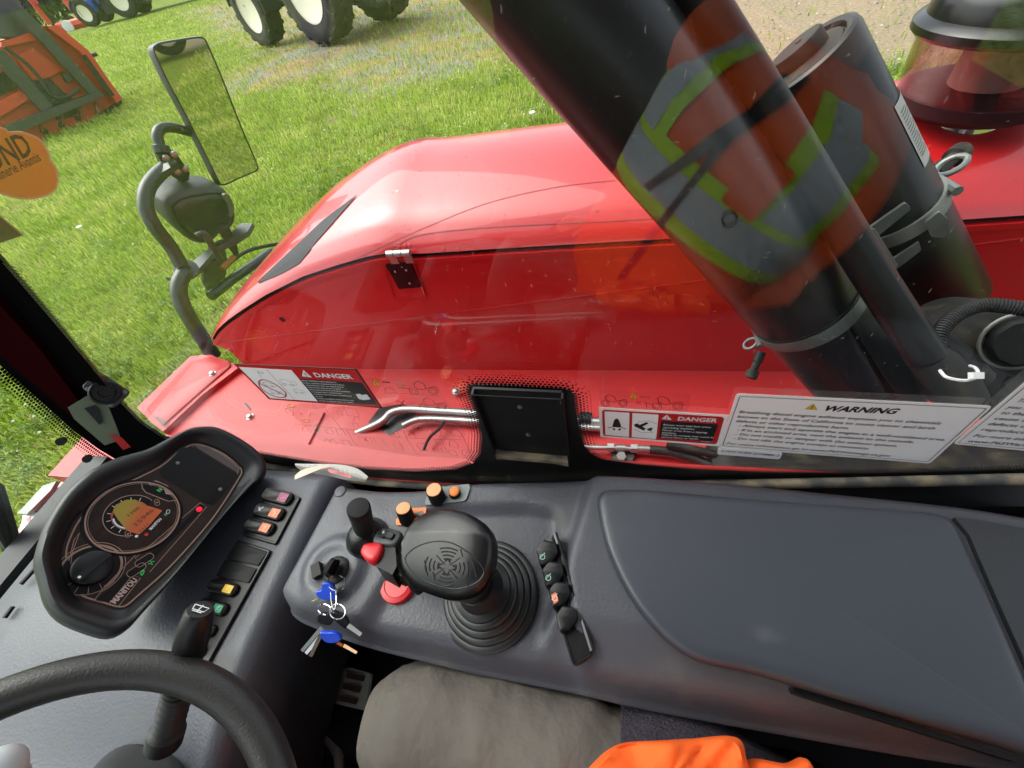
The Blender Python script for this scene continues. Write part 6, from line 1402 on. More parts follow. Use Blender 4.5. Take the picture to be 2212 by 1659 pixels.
gm_ = MB().add(*strip_g(GFm, [(0, .012), (0, .024)], .0016, .0003)).add(*outline_g(GFm, circ(-.001, .004, .003, 12), .0010, 0, .0003)).add(*strip_g(GFm, [(-.013, .006), (-.011, .012), (-.009, .006), (-.013, .006)], .0010, .0003)); gm_.build('grip_marks', WHITE, stk, False)
# pedals and bent lever below
ped = thing('brake_pedal', atz(760, 1490, .45), 'worn pale pedal pad with brown rubber strips in the dark footwell', 'pedal')
PDF = Frame(atz(760, 1490, .48), (.9, .1, .42), (0, 1, 0))
MB().add(*prism_g(PDF, rounded([PDF.px(x, y) for x, y in ((742, 1444), (755, 1441), (800, 1455), (788, 1535), (722, 1520))], .006), -.008, 0)).build('pad', mat('pedal_metal', (.62, .60, .52), .6, dust=(10, .6, (.4, .33, .22))), ped)
for pts in (((752, 1452), (790, 1460), (786, 1472), (750, 1465)), ((745, 1476), (782, 1483), (778, 1496), (742, 1488)), ((738, 1502), (775, 1510), (770, 1522), (734, 1514))): MB().add(*prism_g(PDF, [PDF.px(x, y) for x, y in pts], 0, .004)).build('rubber_strip', mat('brown_rubber', (.12, .06, .04), .8), ped)
MB().add(*tube_g([PDF.p(*PDF.px(740, 1480), -.01), PDF.p(*PDF.px(660, 1465), -.02)], .006, 8)).build('pedal_arm', GREYM, ped)
ben = thing('bent_lever', atz(640, 1515, .42), 'grey bent rod lever in the dark footwell beside the wheel', 'lever')
MB().add(*tube_g(cat([atz(x, y, z) for x, y, z in ((630, 1500, .46), (650, 1520, .46), (690, 1570, .47), (722, 1612, .48), (733, 1640, .48), (730, 1720, .46))], 5, False), .011, 12)).build('rod', mat('bent_grey', (.17, .165, .155), .5), ben)
# ------------------------------------------------------------------ seat and operator
seat = thing('operator_seat', (.25, -.22, .4), 'black cloth operator seat under the person', 'seat')
MB().add(*pillow_g(Frame((.12, -.24, .64), (1, 0, 0), (0, 1, 0)), rrect(0, 0, .52, .48, .08, 6), [(.02, -.08), (0, -.05), (0, .05), (.02, .08), (.06, .09)])).build('cushion', SEATM, seat)
MB().add(*pillow_g(Frame((.52, -.24, 1.0), (0, 1, 0), (.35, 0, .94)), rrect(0, 0, .46, .62, .1, 6), [(.02, -.08), (0, -.05), (0, .02), (.03, .04), (.08, .045)])).build('backrest', SEATM, seat)
MB().add(*wbox(.05, .42, -.36, -.08, .40, .58)).build('seat_base', BLKM, seat)

per = thing('person', (.25, -.2, .75), 'seated person in orange high-visibility vest and taupe trousers at the bottom edge', 'person')
UPT = V((.47, 0, .88)); TW = math.radians(48); FR = V((-.88, 0, .47)) * math.cos(TW) + V((0, 1, 0)) * math.sin(TW); LT = V((0, 1, 0)) * math.cos(TW) - V((-.88, 0, .47)) * math.sin(TW)       # torso axes: up, front, right side
T0 = V((.09, -.28, .77))
def ring(c, fr_, lt_, a, b_, n=40, e=.85): return [c + fr_ * (a * math.copysign(abs(math.cos(t)) ** e, math.cos(t))) + lt_ * (b_ * math.copysign(abs(math.sin(t)) ** e, math.sin(t))) for t in np.linspace(0, 2 * math.pi, n, endpoint=False)]
TR = [(-.04, .10, .16), (.02, .14, .20), (.10, .17, .215), (.20, .175, .215), (.35, .165, .215), (.48, .145, .22), (.57, .11, .205), (.625, .075, .13), (.65, .055, .065), (.70, .052, .055)]
def tors(s): return float(np.interp(s, [t[0] for t in TR], [t[1] for t in TR])), float(np.interp(s, [t[0] for t in TR], [t[2] for t in TR]))
# body: one continuous skinned figure (torso, neck, head, arms, legs)
WRL = V((.03, -.43, .965))
bv = []; be = []; br = []
def node(p, r, prev=None):
    bv.append(tuple(p)); br.append(r); i = len(bv) - 1
    if prev is not None: be.append((prev, i))
    return i
pel = node(T0, (.15, .12)); ab = node(T0 + UPT * .2, (.145, .115), pel); ch = node(T0 + UPT * .44, (.16, .11), ab); nb = node(T0 + UPT * .62, (.07, .065), ch); nk = node(T0 + UPT * .70, (.055, .055), nb)
h1_ = node(T0 + UPT * .70 + V((-.01, 0, .06)), (.075, .085), nk); h2_ = node(T0 + UPT * .70 + V((-.015, 0, .15)), (.085, .095), h1_); h3_ = node(T0 + UPT * .70 + V((0, 0, .22)), (.05, .06), h2_)
for sgn_ in (1, -1):
    sh = node(T0 + UPT * .56 + LT * (.17 * sgn_), (.065, .065), ch)
    el = node(V((.47, -.12, .95)) if sgn_ > 0 else V((.27, -.50, 1.02)), (.048, .048), sh)
    wr = node(V((.22, -.14, .91)) if sgn_ > 0 else WRL, (.03, .03), el)
    hd_ = node(V((.14, -.17, .93)) if sgn_ > 0 else V((-.04, -.415, .955)), (.035, .022), wr)
    if sgn_ < 0:
        for i_ in range(4):
            f0 = node(V((-.075, -.385 - .020 * i_, .955)), (.010, .010), hd_); f1 = node(V((-.105 - .006 * (i_ in (1, 2)), -.383 - .021 * i_, .955)), (.0085, .0085), f0); node(V((-.130 - .010 * (i_ in (1, 2)), -.382 - .021 * i_, .944)), (.007, .007), f1)
        t0_ = node(V((-.035, -.375, .96)), (.011, .011), hd_); t1_ = node(V((-.065, -.358, .956)), (.009, .009), t0_); node(V((-.092, -.354, .948)), (.0075, .0075), t1_)
    else:
        for i_ in range(4):
            f0 = node(V((.105, -.135 - .020 * i_, .942)), (.010, .010), hd_); f1 = node(V((.075 - .006 * (i_ in (1, 2)), -.133 - .021 * i_, .943)), (.0085, .0085), f0); node(V((.050 - .010 * (i_ in (1, 2)), -.132 - .021 * i_, .932)), (.007, .007), f1)
        t0_ = node(V((.145, -.128, .95)), (.011, .011), hd_); t1_ = node(V((.115, -.110, .948)), (.009, .009), t0_); node(V((.088, -.106, .940)), (.0075, .0075), t1_)
    hip = node(T0 + V((0, .09 * sgn_, 0)) + V((-.03, 0, -.01)), (.08, .08), pel)
    kn_ = node(V((-.235, -.06 if sgn_ > 0 else -.41, .835)), (.05, .05), hip)
    an = node(V((-.40, -.095 if sgn_ > 0 else -.45, .50)), (.038, .038), kn_)
    to = node(V((-.58, -.12 if sgn_ > 0 else -.46, .44)), (.04, .03), an)
me = bpy.data.meshes.new('body'); me.from_pydata(bv, be, []); 
bo = bpy.data.objects.new('body', me); COL.objects.link(bo); bo.parent = per; bo.matrix_parent_inverse = per.matrix_world.inverted()
sk = bo.modifiers.new('skin', 'SKIN'); sk.use_smooth_shade = True
for i, r in enumerate(br): me.skin_vertices[0].data[i].radius = r
me.skin_vertices[0].data[0].use_root = True
ss = bo.modifiers.new('sub', 'SUBSURF'); ss.levels = 2; ss.render_levels = 2
me.materials.append(SKIN)
# vest: shell over the torso
def trg(s, k=1., n=64, a0=0, a1=2 * math.pi, wob=0.):
    a, b_ = tors(s); c = T0 + UPT * s; out = []
    for t in np.linspace(a0, a1, n, endpoint=(a1 - a0) < 6.2):
        w_ = 1 + wob * (math.sin(5 * t + 9 * s) * .5 + math.sin(11 * t - 23 * s) * .3 + math.sin(3 * t + 31 * s) * .4)
        out.append(c + FR * (a * k * w_ * math.copysign(abs(math.cos(t)) ** .85, math.cos(t))) + LT * (b_ * k * w_ * math.copysign(abs(math.sin(t)) ** .85, math.sin(t))))
    return out
vest = MB().add(*rings_g([trg(s, k, 64, wob=w_) for s, k, w_ in ((-.06, 1.22, .05), (-.02, 1.2, .045), (.04, 1.17, .035), (.10, 1.14, .02), (.2, 1.12, .012), (.33, 1.12, .012), (.46, 1.12, .01), (.54, 1.13, .006), (.60, 1.1, 0), (.625, 1.08, 0), (.645, 1.06, 0))], (False, False))).build('vest', HIVIS, per, True, 60)
def band_(s0, s1, k, mt, nm, a0=0, a1=2 * math.pi): return MB().add(*rings_g([trg(s, k, 64, a0, a1, .012) for s in np.linspace(s0, s1, 4)], (False, False))).build(nm, mt, per, True, 60)
def open_band(path, w, k, mt, nm):
    """path of (angle, height along torso) on the vest; ribbon of width w"""
    P = cat(path, 8, False); rows_ = []
    def pt(t, s): a, b_ = tors(s); return T0 + UPT * s + FR * (a * k * math.copysign(abs(math.cos(t)) ** .85, math.cos(t))) + LT * (b_ * k * math.copysign(abs(math.sin(t)) ** .85, math.sin(t)))
    for o_ in (-1, -.5, 0, .5, 1): rows_.append([pt(t + o_ * w / 2 / .16, s) for t, s in P])
    W_ = len(P); return MB().add([q for r in rows_ for q in r], [(r * W_ + c, r * W_ + c + 1, (r + 1) * W_ + c + 1, (r + 1) * W_ + c) for r in range(4) for c in range(W_ - 1)]).build(nm, mt, per, True, 180)
W0 = .37
band_(W0 - .062, W0 + .062, 1.145, HGRN, 'waist_band'); band_(W0 - .034, W0 + .034, 1.152, SILV, 'waist_silver')
for a_ in (.80, -.80):
    open_band([(a_, W0 + .05), (a_, .48), (a_ * .95, .55), (a_ * .9, .61)], .125, 1.145, HGRN, 'shoulder_band'); open_band([(a_, W0 + .05), (a_, .48), (a_ * .95, .55), (a_ * .9, .61)], .07, 1.153, SILV, 'shoulder_silver')
open_band([(.0, -.02), (.0, .3), (0.0, .6)], .006, 1.15, LBLK, 'zip')
open_band([(-.25, W0 - .03), (-.12, .42), (-.02, .50), (.05, .56), (.1, .61)], .014, 1.165, LBLK, 'radio_cord')
pk = MB(); 
def vpt(t, s, k=1.16): a, b_ = tors(s); return T0 + UPT * s + FR * (a * k * math.cos(t) ** .85) + LT * (b_ * k * math.sin(t) ** .85)
BFm = Frame(vpt(.35, .46, 1.17), (vpt(.48, .46) - vpt(.22, .46)), (vpt(.35, .50) - vpt(.35, .42)))
MB().add(*prism_g(BFm, rrect(0, 0, .075, .10, .01, 4), -.004, .004)).build('badge_pocket', HIVIS, per)
MB().add(*prism_g(BFm, rrect(0, -.022, .05, .02, .003, 3), .004, .006)).build('badge', SILV, per)
MB().add(*tube_g([BFm.p(.013 * math.cos(t), -.066 + .013 * math.sin(t), .006) for t in np.linspace(0, 2 * math.pi, 18, endpoint=False)], .002, 6, closed=True)).build('ring', BLK, per)
# sleeves
def limb(pts, rs, nm, mt, wob=.06, n=22, seed=0, fold=0.):
    P = cat(pts, 6, False); R_ = np.interp(np.linspace(0, 1, len(P)), np.linspace(0, 1, len(rs)), rs); v, f = tube_g(P, list(R_), n); r_ = random.Random(seed)
    v = [V(q) for q in v]
    for i in range(len(P)):
        for k in range(n): v[i * n + k] = P[i] + (v[i * n + k] - P[i]) * (1 + wob * 1.2 * noise.noise(V((i * .5 + seed, math.cos(k * 6.283 / n) * 1.6, math.sin(k * 6.283 / n) * 1.6))) + wob * .55 * abs(noise.noise(V((i * .95 + 2.2 * math.sin(k * 6.283 / n) + seed, math.cos(k * 6.283 / n) * .8, seed)))) + fold * max(0, math.sin(i * 1.05 + 1.9 * math.sin(k * 6.283 / n + .6))) ** 3 * (1 - sstep(12, 22, i)))
    return MB().add(v, f).build(nm, mt, per, True, 80)
shR = T0 + UPT * .54 + LT * .17; shL = T0 + UPT * .54 - LT * .17
limb([shR - LT * .06, shR - LT * .01, V((.49, -.13, 1.05)), V((.475, -.12, .95)), V((.38, -.13, .91)), V((.23, -.14, .905))], [.09, .088, .082, .078, .068, .05], 'sleeve', HIVIS, .10, seed=3)
limb([shL + LT * .05, shL - LT * .02, V((.29, -.50, 1.10)), V((.27, -.51, 1.03)), V((.18, -.48, .985)), V((.05, -.435, .968))], [.10, .092, .078, .072, .064, .048], 'sleeve', HIVIS, .10, seed=4)
for k_, (mt, w_, rr) in enumerate(((HGRN, .035, .067), (SILV, .018, .0685))):
    c_ = V((.17, -.478, .984)); d_ = V((-.13, .045, -.017)).normalized(); MB().add(*lathe_g(c_, d_, [(rr, -w_), (rr * .97, w_)], 24)).build('sleeve_band', mt, per)
# trousers
KR = V((-.27, -.055, .835))
limb([V((.20, -.15, .78)), V((.10, -.09, .835)), V((0, -.072, .85)), V((-.13, -.055, .86)), V((-.21, -.05, .862)), V((-.262, -.055, .845)), V((-.292, -.065, .79)), V((-.335, -.08, .66)), V((-.42, -.10, .50))], [.115, .105, .093, .086, .083, .084, .074, .066, .062], 'trouser_leg', TROUS, .085, 44, 5, .11)
limb([V((.12, -.34, .79)), V((.0, -.37, .84)), V((-.20, -.41, .85)), V((-.28, -.42, .82)), V((-.34, -.43, .7)), V((-.42, -.45, .50))], [.115, .10, .086, .084, .072, .062], 'trouser_leg', TROUS, .055, 30, 6)
for _y in (-.10, -.455): limb([V((-.395, _y, .535)), V((-.41, _y, .47)), V((-.46, _y - .005, .455)), V((-.56, _y - .015, .445)), V((-.64, _y - .02, .438))], [.062, .06, .056, .05, .036], 'boot', BLKM, .02, 24, 3)
# knit hem of the jumper, vest flaps on the lap
def lap(pts, z, nm, mt, wav=.006, n=9):
    P = cat([(x, y) for x, y in pts], 5); fr = Frame((0, 0, z), (1, 0, 0), (0, 1, 0)); Q = [fr.px(*p) for p in P]; c_ = (sum(q[0] for q in Q) / len(Q), sum(q[1] for q in Q) / len(Q)); Q = Q if area2(Q) > 0 else Q[::-1]
    rg = [[fr.p(*q, h + wav * (noise.noise(V((q[0] * 22 + q[1] * 14, q[1] * 9, z * 9))) + .6 * abs(noise.noise(V((q[0] * 40 - q[1] * 30, q[1] * 12, 3 + z))))) * (.4 if s > .96 else 1)) for q in inset(Q, s, c_)] for s, h in ((1.0, -.012), (1.0, 0), (.97, .004), (.9, .006), (.8, .008), (.7, .009), (.6, .010), (.5, .010), (.4, .011), (.3, .011), (.2, .012), (.02, .012))]
    return MB().add(*rings_g(rg, (True, True))).build(nm, mt, per, True, 60)
limb([V((.20, -.12, .84)), V((.12, -.088, .858)), V((.055, -.074, .856)), V((.03, -.072, .855))], [.118, .114, .108, .10], 'knit_hem', KNIT, .03, 36, 9)
lap([(1255, 1700), (1290, 1640), (1340, 1608), (1420, 1600), (1500, 1596), (1588, 1592), (1610, 1640), (1625, 1720), (1500, 1800), (1300, 1790)], .972, 'vest_flap', HIVIS, .022)
lap([(1600, 1670), (1630, 1640), (1700, 1650), (1740, 1638), (1765, 1690), (1760, 1760), (1640, 1760)], .955, 'vest_flap', HIVIS, .012)
# hair
hc_ = T0 + UPT * .70 + V((0, 0, .16))
MB().add(*lathe_g(hc_, V((.1, 0, 1)).normalized(), [(.098, -.04), (.104, .0), (.098, .05), (.07, .085), (.02, .1)], 24)).build('hair', mat('dark_hair', (.02, .014, .01), .7), per)

# ------------------------------------------------------------------ other machines in the yard
def wheel_g(R_, w, lugs, n=40):
    """tyre about the local x axis"""
    pr = [(R_ * .56, -w * .42), (R_ * .70, -w * .5), (R_ * .88, -w * .5), (R_ * .955, -w * .42), (R_ * .965, 0), (R_ * .955, w * .42), (R_ * .88, w * .5), (R_ * .70, w * .5), (R_ * .56, w * .42)]
    mb = MB().add(*lathe_g((0, 0, 0), (1, 0, 0), pr, n))
    for k in range(lugs):
        for s in (-1, 1):
            a = 2 * math.pi * (k + (.5 if s > 0 else 0)) / lugs; V4 = []
            for (xx, da) in ((0.02, 0), (.5, .55 * 6.283 / lugs * 1.3)):
                for dd_ in (-.055, .055):
                    for rr in (.94, 1.0):
                        t = a + da + dd_ * (20 / lugs); r_ = R_ * (rr if xx < .3 else rr - .045); V4.append((s * xx * w, r_ * math.cos(t), r_ * math.sin(t)))
            mb.add(V4, [(0, 1, 3, 2), (4, 6, 7, 5), (0, 4, 5, 1), (2, 3, 7, 6), (1, 5, 7, 3), (0, 2, 6, 4)])
    return mb
def rim_g(R_, w):
    return MB().add(*lathe_g((0, 0, 0), (1, 0, 0), [(R_ * .57, -w * .43), (R_ * .59, -w * .45), (R_ * .54, -w * .40), (R_ * .50, -w * .2), (R_ * .30, -w * .14), (R_ * .28, -w * .20), (R_ * .14, -w * .22), (R_ * .13, -w * .30), (R_ * .02, -w * .32)], 40))
def place(o, loc, heading):
    o.location = loc; o.rotation_euler = (0, 0, heading)
def tractor(name, rear_near, head, wheelbase, track, Rr, wr_, Rf, wf, label, paint, frontpaint, group=None, lugs=(20, 16), rimm=CREAM):
    """local +y is forward, near side is -x; origin under the near rear wheel"""
    root = bpy.data.objects.new(name, None); COL.objects.link(root); tag(root, label, 'tractor', group)
    def part(mb, nm, mt, loc=(0, 0, 0), par=None, rot=None, smooth=True):
        o = mb.build(nm, mt, None, smooth, 40); o.parent = par or root; o.location = loc
        if rot: o.rotation_euler = rot
        return o
    for (x, y, R_, w, lg) in ((0, 0, Rr, wr_, lugs[0]), (track, 0, Rr, wr_, lugs[0]), (0.05, wheelbase, Rf, wf, lugs[1]), (track - .05, wheelbase, Rf, wf, lugs[1])):
        wh = part(wheel_g(R_, w, lg), 'wheel', TYRE, (x, y, R_)); flip = (0, 0, math.pi) if x > track / 2 else None
        rm = part(rim_g(R_, w), 'rim', rimm, (0, 0, 0), wh, flip)
        if x < track / 2:
            bm_ = MB()
            for k in range(8): a = k * math.pi / 4; bm_.add(*lathe_g((-w * .2, R_ * .2 * math.cos(a), R_ * .2 * math.sin(a)), (-1, 0, 0), [(.022, 0), (.022, .03), (.01, .035)], 6))
            part(bm_, 'wheel_nuts', mat('rusty_nut', (.12, .05, .03), .7) if k == 0 else DKP, (0, 0, 0), wh)
    m_ = track / 2
    part(MB().add(*wbox(.2, track - .2, -.12, .12, Rr - .14, Rr + .14)), 'rear_axle', DKP)
    part(MB().add(*wbox(.2, track - .2, wheelbase - .09, wheelbase + .09, Rf - .1, Rf + .1)), 'front_axle', DKP)
    part(MB().add(*wbox(m_ - .28, m_ + .28, -.4, wheelbase + .5, Rf - .02, Rr + .25)), 'chassis', DKP)
    part(MB().add(*pillow_g(Frame((m_, wheelbase * .62, Rr + .2), (1, 0, 0), (0, 1, 0)), rrect(0, .25, .72, wheelbase * .95, .15, 5), [(.0, 0), (0, .45), (.06, .58), (.14, .62)])), 'bonnet', paint)
    fr_ = Frame((m_, 0, Rr), (0, 1, 0), (0, 0, 1))
    part(MB().add(*prism_g(fr_, rounded([(-.75, .35), (.95, .2), (.95, 1.7), (-.55, 1.7)], .1), -.7, .7)), 'cab', mat('tractor_cab_glass', (.03, .04, .045), .1, coat=1.) if 'tractor_cab_glass' not in bpy.data.materials else bpy.data.materials['tractor_cab_glass'])
    part(MB().add(*prism_g(fr_, rounded([(-.8, 1.7), (1.05, 1.7), (.95, 1.85), (-.7, 1.85)], .05), -.75, .75)), 'roof', paint)
    for x in (0, track):
        arc = [(math.cos(a) * (Rr + .1), math.sin(a) * (Rr + .1)) for a in np.linspace(math.radians(15), math.radians(165), 16)]
        part(MB().add(*rings_g([[V((x + sx_ * wr_ * .55, p[0] * k_, Rr + p[1] * k_)) for sx_, k_ in ((-1, 1), (1, 1), (1, .96), (-1, .96))] for p in arc])), 'rear_fender', frontpaint)
        arc = [(math.cos(a) * (Rf + .08), math.sin(a) * (Rf + .08)) for a in np.linspace(math.radians(10), math.radians(185), 14)]
        part(MB().add(*rings_g([[V((x + (.05 if x == 0 else -.05) + sx_ * wf * .5, wheelbase + p[0] * k_, Rf + p[1] * k_)) for sx_, k_ in ((-1, 1), (1, 1), (1, .96), (-1, .96))] for p in arc])), 'front_fender', frontpaint)
    part(MB().add(*wbox(.30, .62, wheelbase * .30, wheelbase * .62, Rf * .55, Rf * 1.25)), 'fuel_tank', DKP)
    part(MB().add(*lathe_g((.22, wheelbase * .60, Rf * 1.35), (0, 0, 1), [(.05, 0), (.07, .05), (.07, .2), (.04, .22)], 12)), 'filter_cap', BLUEP)
    for x in (m_ - .45, m_ + .45):
        part(MB().add(*tube_g([(x, .1, Rr * .75), (x, -.5, Rr * .62), (x * .9 + m_ * .1, -1.15, Rr * .55)], .05, 8)), 'lift_arm', DKP)
        part(MB().add(*tube_g([(x, -.2, Rr * 1.3), (x, -.75, Rr * .62)], .03, 8)), 'lift_rod', DKP)
    part(MB().add(*lathe_g((m_ - .35, -1.15, Rr * .55), (1, 0, 0), [(.08, 0), (.08, .7)], 10)), 'drawbar', GREYM)
    place(root, rear_near, head); return root
rn = atz(697, 107, 0); fn = atz(556, 110, 0); rf_ = atz(803, 52, 0)
hv_ = (fn - rn); hd_a = math.atan2(hv_.y, hv_.x) - math.pi / 2
c_, s_ = math.cos(hd_a), math.sin(hd_a); nx_ = V((c_, s_, 0))
tractor('farm_tractor', rn + nx_ * .18 + V((0, .25, 0)), hd_a, hv_.length * .95, 1.75, .93, .56, .68, .46, 'big dark tractor with cream rims at the top middle of the yard', BLUEP, DKP)
bf = atz(207, 58, 0); br2 = atz(287, 38, 0); bh = (bf - br2).normalized(); ba = math.atan2(bh.y, bh.x) - math.pi / 2
tractor('blue_tractor', bf - bh * 2.7, ba, 2.7, 1.7, .92, .5, .70, .42, 'small far blue tractor with cream wheels near the trees', BLUEP, BLUEP, lugs=(14, 12))
# orange rear-mounted snow blower on a grey frame
A_, B_ = atz(-40, 348, 0), atz(262, 228, 0)
e1_ = (B_ - A_).normalized(); SBF = Frame(A_, e1_, (0, 0, 1))
snow = thing('snow_blower', A_.lerp(B_, .5), 'orange-red snow blower with grey hitch frame at the left edge of the yard', 'snow blower')
def sb_poly(pts, h0, h1, nm, mt): return MB().add(*prism_g(SBF, [SBF.px(x, y) for x, y in pts], h0, h1)).build(nm, mt, snow, True, 30)
sb_poly([(-60, 300), (-40, 332), (90, 300), (215, 250), (258, 214), (245, 212), (225, 180), (180, 105), (120, 60), (95, 55), (60, 75), (0, 92), (-60, 110)], -1.2, -.05, 'blower_box', ORED)
sb_poly([(0, 92), (60, 72), (95, 76), (100, 82), (0, 102)], -.05, .10, 'top_rail', ORED)
sb_poly([(92, 58), (118, 56), (185, 112), (232, 180), (256, 212), (244, 222), (205, 165), (165, 112)], -.02, .22, 'side_cheek', ORED)
sb_poly([(30, 120), (70, 105), (135, 150), (95, 172), (75, 180)], -.05, .04, 'back_panel', ORED)
sb_poly([(-60, 245), (40, 195), (62, 212), (-60, 285)], -.05, .12, 'lower_panel', ORED)
sb_poly([(45, 262), (150, 220), (185, 238), (215, 250), (120, 292), (40, 315)], -.05, .05, 'auger_shield', ORED)
for pts in (((-40, 105), (0, 108), (108, 232), (88, 246)), ((10, 20), (45, 22), (92, 70), (205, 198), (188, 206), (80, 90))): sb_poly(pts, .10, .28, 'hitch_post', GREYM)
sb_poly([(-60, 310), (10, 268), (100, 232), (203, 195), (213, 205), (110, 250), (20, 288), (-50, 330)], .12, .34, 'cross_beam', GREYM)
for x, y in ((35, 288), (80, 268), (125, 252), (165, 238), (200, 228)): sb_poly([(x, y - 8), (x + 7, y - 10), (x + 12, y + 14), (x + 5, y + 18)], .05, .14, 'shield_rib', mat('rusty_orange', (.22, .06, .03), .7) if 'rusty_orange' not in bpy.data.materials else bpy.data.materials['rusty_orange'])
for x, y in ((28, 305), (60, 297), (95, 283), (130, 270), (165, 255)): 
    u, v = SBF.px(x, y); MB().add(*lathe_g(SBF.p(u, v, .05), SBF.n, [(.05, 0), (.05, .03), (.02, .04)], 8)).build('bolt', DUSTK, snow)
sb_poly([(-60, 190), (15, 150), (48, 182), (-60, 240)], -.02, .03, 'dark_recess_plate', DUSTK); sb_poly([(66, 196), (108, 182), (160, 214), (110, 232)], -.02, .03, 'dark_recess_plate', DUSTK); sb_poly([(168, 120), (176, 118), (238, 205), (226, 210)], .22, .25, 'dark_slot_plate', DUSTK)  # flat black plates painted on in place of real recesses
sb_poly([(130, 160), (152, 155), (158, 165), (140, 178)], .0, .15, 'lug_box', GREYM)
sb_poly([(30, 315), (215, 245), (262, 215), (262, 226), (220, 258), (90, 312), (40, 335)], -.3, .02, 'scraper_edge', DUSTK)
MB().add(*tube_g(cat([SBF.p(*SBF.px(x, y), .3) for x, y in ((0, 102), (50, 140), (80, 175), (96, 200))], 5, False), .03, 8)).build('hydraulic_hose', RUB, snow)
MB().add(*tube_g(cat([SBF.p(*SBF.px(x, y), .2) for x, y in ((85, 190), (115, 210), (145, 205), (165, 190))], 5, False), .03, 8)).build('hydraulic_hose', RUB, snow)
ch_ = [SBF.p(*SBF.px(x, y), -.5) for x, y in ((-40, -40), (10, 40), (30, 80))]
MB().add(*tube_g(ch_, .45, 14)).build('chute', mat('chute_dark', (.05, .055, .06), .5), snow)
MB().add(*tube_g([SBF.p(*SBF.px(197, 121), -.1), SBF.p(*SBF.px(212, 116), -.1)], .035, 8)).build('pin', DKP, snow)
w_ = wheel_g(.55, .5, 14).build('carrier_wheel', TYRE, None); w_.location = SBF.p(*SBF.px(165, 272), -.25); w_.location.z = .42; w_.scale = (.8, .8, .8); w_.rotation_euler = (0, 0, math.atan2(e1_.y, e1_.x)); tag(w_, 'dark lugged tyre in the shade under the snow blower', 'tyre')
# red hay tedder behind
td = atz(150, 66, 0); td_s = thing('hay_tedder', td, 'thin red hay tedder frame standing by the trees', 'farm implement')
TDF = Frame(td, V((1, .35, 0)), (0, 0, 1))
def tb(pts, r, nm='frame_bar'): MB().add(*tube_g([TDF.p(*TDF.px(x, y), h) for x, y, h in pts], r, 8)).build(nm, ORED, td_s)
tb([(128, 62, 0), (190, 46, 0)], .30, 'main_beam'); tb([(70, 0, 0), (80, 18, 0), (108, 52, 0)], .16); tb([(140, 0, 0), (180, 42, .2)], .2); tb([(150, -5, .3), (186, 40, .3)], .12); tb([(60, -10, 0), (78, 10, 0)], .22); tb([(135, 62, 0), (140, 72, 0)], .1, 'tine_arm'); tb([(175, 55, 0), (190, 70, .5)], .1, 'tine_arm')
MB().add(*lathe_g(TDF.p(*TDF.px(154, 55), .4), TDF.n, [(.35, 0), (.35, .1), (.1, .12)], 16)).build('marker_disc', WHITE, td_s)
# green and orange machine behind the blue tractor
gq = atz(330, 22, 0); gmx = thing('green_trailer', gq, 'low green farm trailer at the far edge of the lawn', 'trailer')
GQ = Frame(gq, V((.92, .38, 0)), (0, 0, 1))
MB().add(*box_g(GQ, -2, 7, 1.2, 2.0, -1, 1)).build('trailer_bed', GREEN_P, gmx); MB().add(*box_g(GQ, -2.2, 7.2, 1.0, 1.2, -1.1, 1.1)).build('trailer_frame', DKP, gmx)
for u in (0, 5): 
    o = wheel_g(.5, .3, 10).build('wheel', TYRE, gmx); o.matrix_parent_inverse = Matrix(); o.location = GQ.p(u, .5, .9) - gmx.location; o.rotation_euler = (0, 0, math.atan2(GQ.n.y, GQ.n.x))
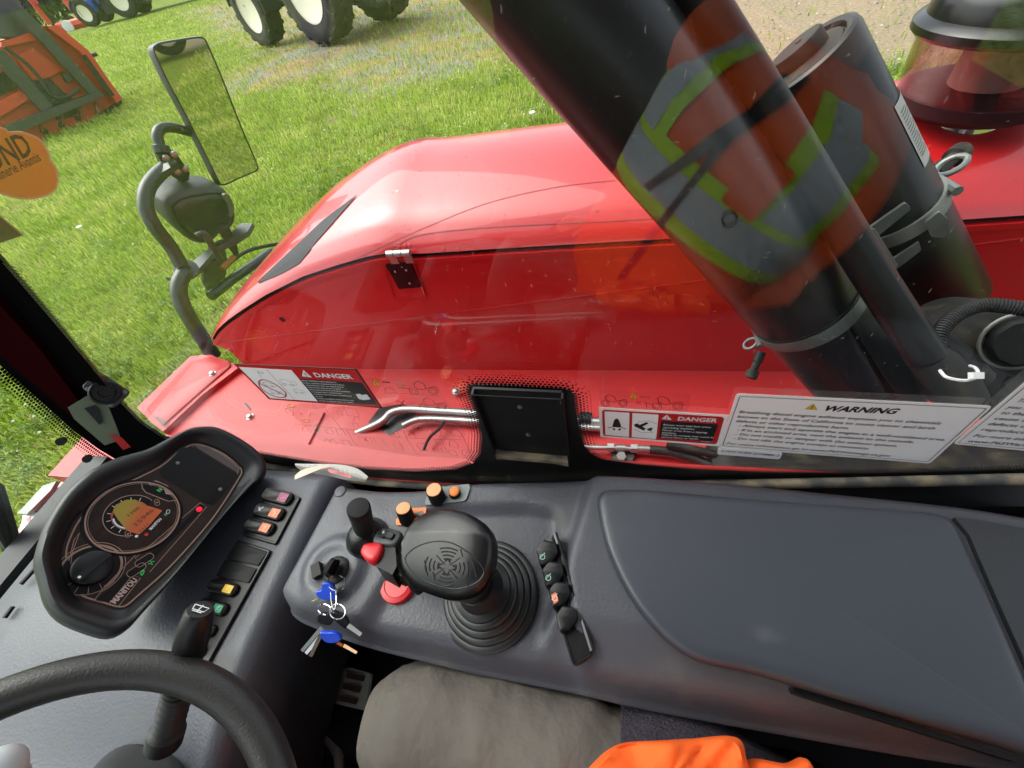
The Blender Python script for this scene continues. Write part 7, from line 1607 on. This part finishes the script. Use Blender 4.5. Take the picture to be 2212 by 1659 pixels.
# trees along the far edge
def tree(x, y, h, r, seed, label):
    t = bpy.data.objects.new('leafy_tree', None); COL.objects.link(t); t.location = (x, y, 0); tag(t, label, 'tree', 'trees beyond the lawn'); r_ = random.Random(seed)
    o = MB().add(*tube_g([(0, 0, 0), (.1, 0, h * .3), (0, .1, h * .7)], [h * .03, h * .022, h * .006], 8)); 
    for k in range(5): a = k * 1.3; o.add(*tube_g([(0, 0, h * (.3 + .07 * k)), (math.cos(a) * r * .6, math.sin(a) * r * .6, h * (.5 + .08 * k))], [h * .012, h * .003], 6))
    b_ = o.build('trunk', mat('bark', (.07, .05, .035), .9) if 'bark' not in bpy.data.materials else bpy.data.materials['bark']); b_.parent = t
    mb = MB()
    cl_ = [(V((r_.gauss(0, .42) * r, r_.gauss(0, .42) * r, h * (.12 + .8 * r_.random()))), r * r_.uniform(.25, .45)) for _ in range(26)]
    for c, rr in cl_:
        for _ in range(90):
            d = V((r_.gauss(0, 1), r_.gauss(0, 1), r_.gauss(0, 1))).normalized() * rr * (r_.random() ** .4); p = c + d
            if p.z < .1: continue
            a, b2 = V((r_.gauss(0, 1), r_.gauss(0, 1), r_.gauss(0, 1))).normalized(), V((r_.gauss(0, 1), r_.gauss(0, 1), r_.gauss(0, 1))).normalized(); s = .16 + .12 * r_.random(); mb.add([p - a * s, p + b2 * s * .6, p + a * s, p - b2 * s * .6], [(0, 1, 2, 3)])
    lm_ = bpy.data.materials.get('tree_leaf') or mat('tree_leaf', (.05, .085, .022), .6, var=(.8, 1, (.085, .125, .035)))
    c = mb.build('crown', lm_, None, False); c.parent = t
ORD = ['leftmost', 'second from left', 'third from left', 'fourth from left', 'fifth from left', 'sixth from left', 'seventh from left', 'rightmost']
for k, (px_, dx) in enumerate(((15, 58), (45, 62), (78, 66), (112, 60), (150, 64), (200, 72), (262, 76), (330, 80))):
    d = ray(px_, 45); d = V((d.x, d.y, 0)).normalized(); p = d * dx
    tree(p.x, p.y, rnd.uniform(7, 10), rnd.uniform(3.2, 4.2), k, 'dark bushy tree at the far lawn edge, ' + ORD[k] + ' of the row')
# machine seen only in the wing mirror
mc = MF.p(*MF.px(410, 100), 0); dd_ = (mc - CAM_POS).normalized(); rr_ = dd_ - MF.n * (2 * dd_.dot(MF.n))
tgt = WAGON
wm_ = thing('orange_wagon', V((tgt.x, tgt.y, 0)), 'orange wagon with pale wheel rim seen in the tall mirror', 'wagon')
hz_ = math.atan2(rr_.y, rr_.x)
for kk in (0, 1):
    o = wheel_g(.55, .35, 14).build('wheel', TYRE, None); o.parent = wm_; o.location = V((0, 0, .55)) + V((-math.sin(hz_), math.cos(hz_), 0)) * (1.9 * kk); o.rotation_euler = (0, 0, hz_)
    r2 = rim_g(.55, .35).build('rim', CREAM, None); r2.parent = o
o = MB().add(*box_g(Frame((0, 0, .9), (-math.sin(hz_), math.cos(hz_), 0), (0, 0, 1)), -1.2, 3.5, 0, .9, -1.5, -.1)).build('wagon_box', ORED, None); o.parent = wm_
